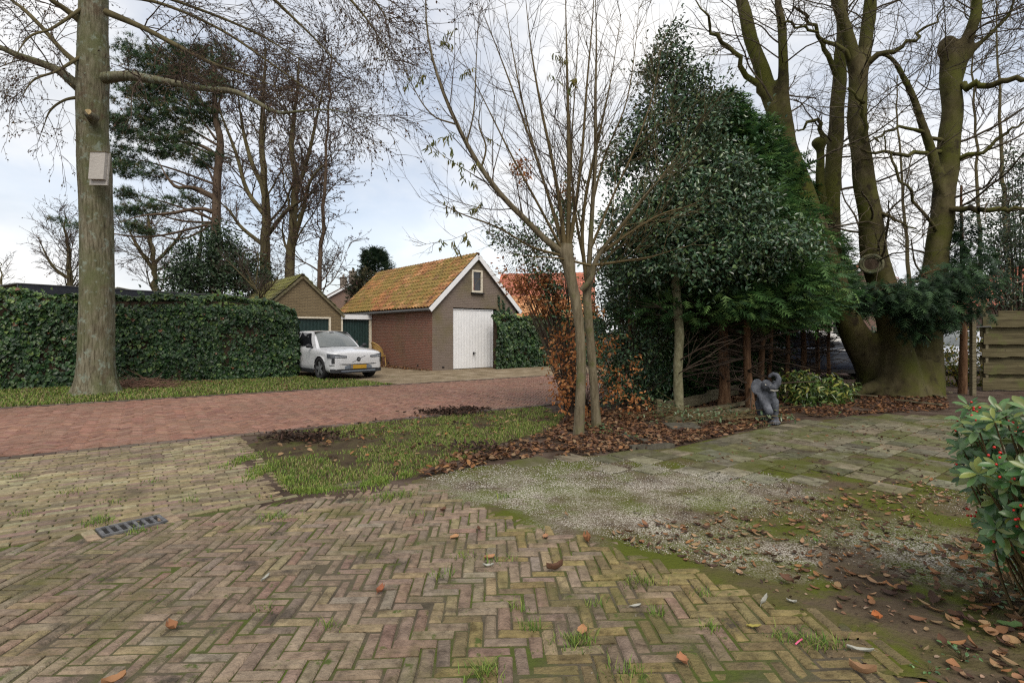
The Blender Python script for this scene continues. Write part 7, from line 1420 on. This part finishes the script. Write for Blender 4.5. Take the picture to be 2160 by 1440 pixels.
M['berry'] = mat('red_berry', [(.42, .010, .008), (.55, .018, .012)], scale=30, rough=.25, spec=.5)
for p in berries: MB().ball(p, rng.uniform(.0052, .0068), 8, 6).build('berry', M['berry'], sk, smooth=True)
SPn = []
for q, n in ros:
    b0 = SB + rng.normal(0, .07, 3) * A([1, 1, 0]); m1 = b0 * .45 + q * .55 + A([0, 0, -.12]); t = np.linspace(0, 1, 8)[:, None]; SPn.append((1 - t) ** 2 * b0 + 2 * t * (1 - t) * m1 + t ** 2 * (q - n * .02))
V, Q = tubes(A(SPn), np.linspace(.009, .0035, 8)[None] * np.ones((len(SPn), 1)), 5); mk('stems', V, Q, M['twig_green'], sk, smooth=True)

# moss and silt creeping over the cut edge of the paving
rng = np.random.default_rng(271)
def fringe(name, line, w0, w1, m, z, label, seed):
    rng = np.random.default_rng(seed); pts = spline([q[:2] for q in line], 160); t = nrm(np.gradient(pts, axis=0)); nrm2 = np.stack([-t[:, 1], t[:, 0]], 1); s = np.arange(160)[:, None] * .05
    k1 = vnoise(np.concatenate([s * 1.0, s * 0], 1), .22, seed); k2 = vnoise(np.concatenate([s, s * 0 + 3], 1), .06, seed + 1)
    inn = pts + nrm2 * (w0 * (.15 + 1.1 * k1 * k2 * 1.6 + .25 * k2))[:, None]; out = pts - nrm2 * (w1 * (.4 + .8 * k1))[:, None]
    V = np.concatenate([np.concatenate([inn, np.full((160, 1), .011)], 1), np.concatenate([pts, np.full((160, 1), z)], 1), np.concatenate([out, np.full((160, 1), .004)], 1)]); i = np.arange(159)
    Fq = np.concatenate([np.stack([i, i + 1, i + 161, i + 160], 1), np.stack([i + 160, i + 161, i + 321, i + 320], 1)])
    return tag(mk(name, V, Fq, m, origin=(0, 0, 0), smooth=True), label, None, None, 'structure')
fringe('moss_fringe', [G(885, 1014), G(1000, 1062), G(1130, 1102), G(1260, 1142), G(1420, 1188), G(1520, 1216), G(1700, 1287), G(1860, 1334), G(1945, 1440)], -.30, -.14, M['mosspatio'], .0225, 'moss and silt creeping from the patio over the driveway edge', 5)
fringe('soil_fringe', [G(512, 964), G(560, 1005), G(600, 1042), G(650, 1048), G(735, 1034), G(885, 1012)], -.30, -.14, M['soil'], .0225, 'soil washed from the lawn over the paving edge', 8)

# crumbled leaf bits
rng = np.random.default_rng(281); q = scatter([A([1.5, 1.9]), G(1560, 1230), G(1300, 1140), G(1700, 1050), G(2100, 1010), A([3.4, 3.4]), A([3.2, 1.8])], 2600, rng)
q = q[rng.uniform(size=len(q)) < .25 + .75 * vnoise(q, .4, 61)]; litter('leaf_crumbs', 'crumbled leaf bits and bark shreds over the patio dirt', q, (.010, .035), 282, (.004, .012), cols=[(.10, .06, .04), (.17, .10, .06), (.25, .17, .11), (.05, .034, .025), (.30, .22, .15)], w=(.3, .8))
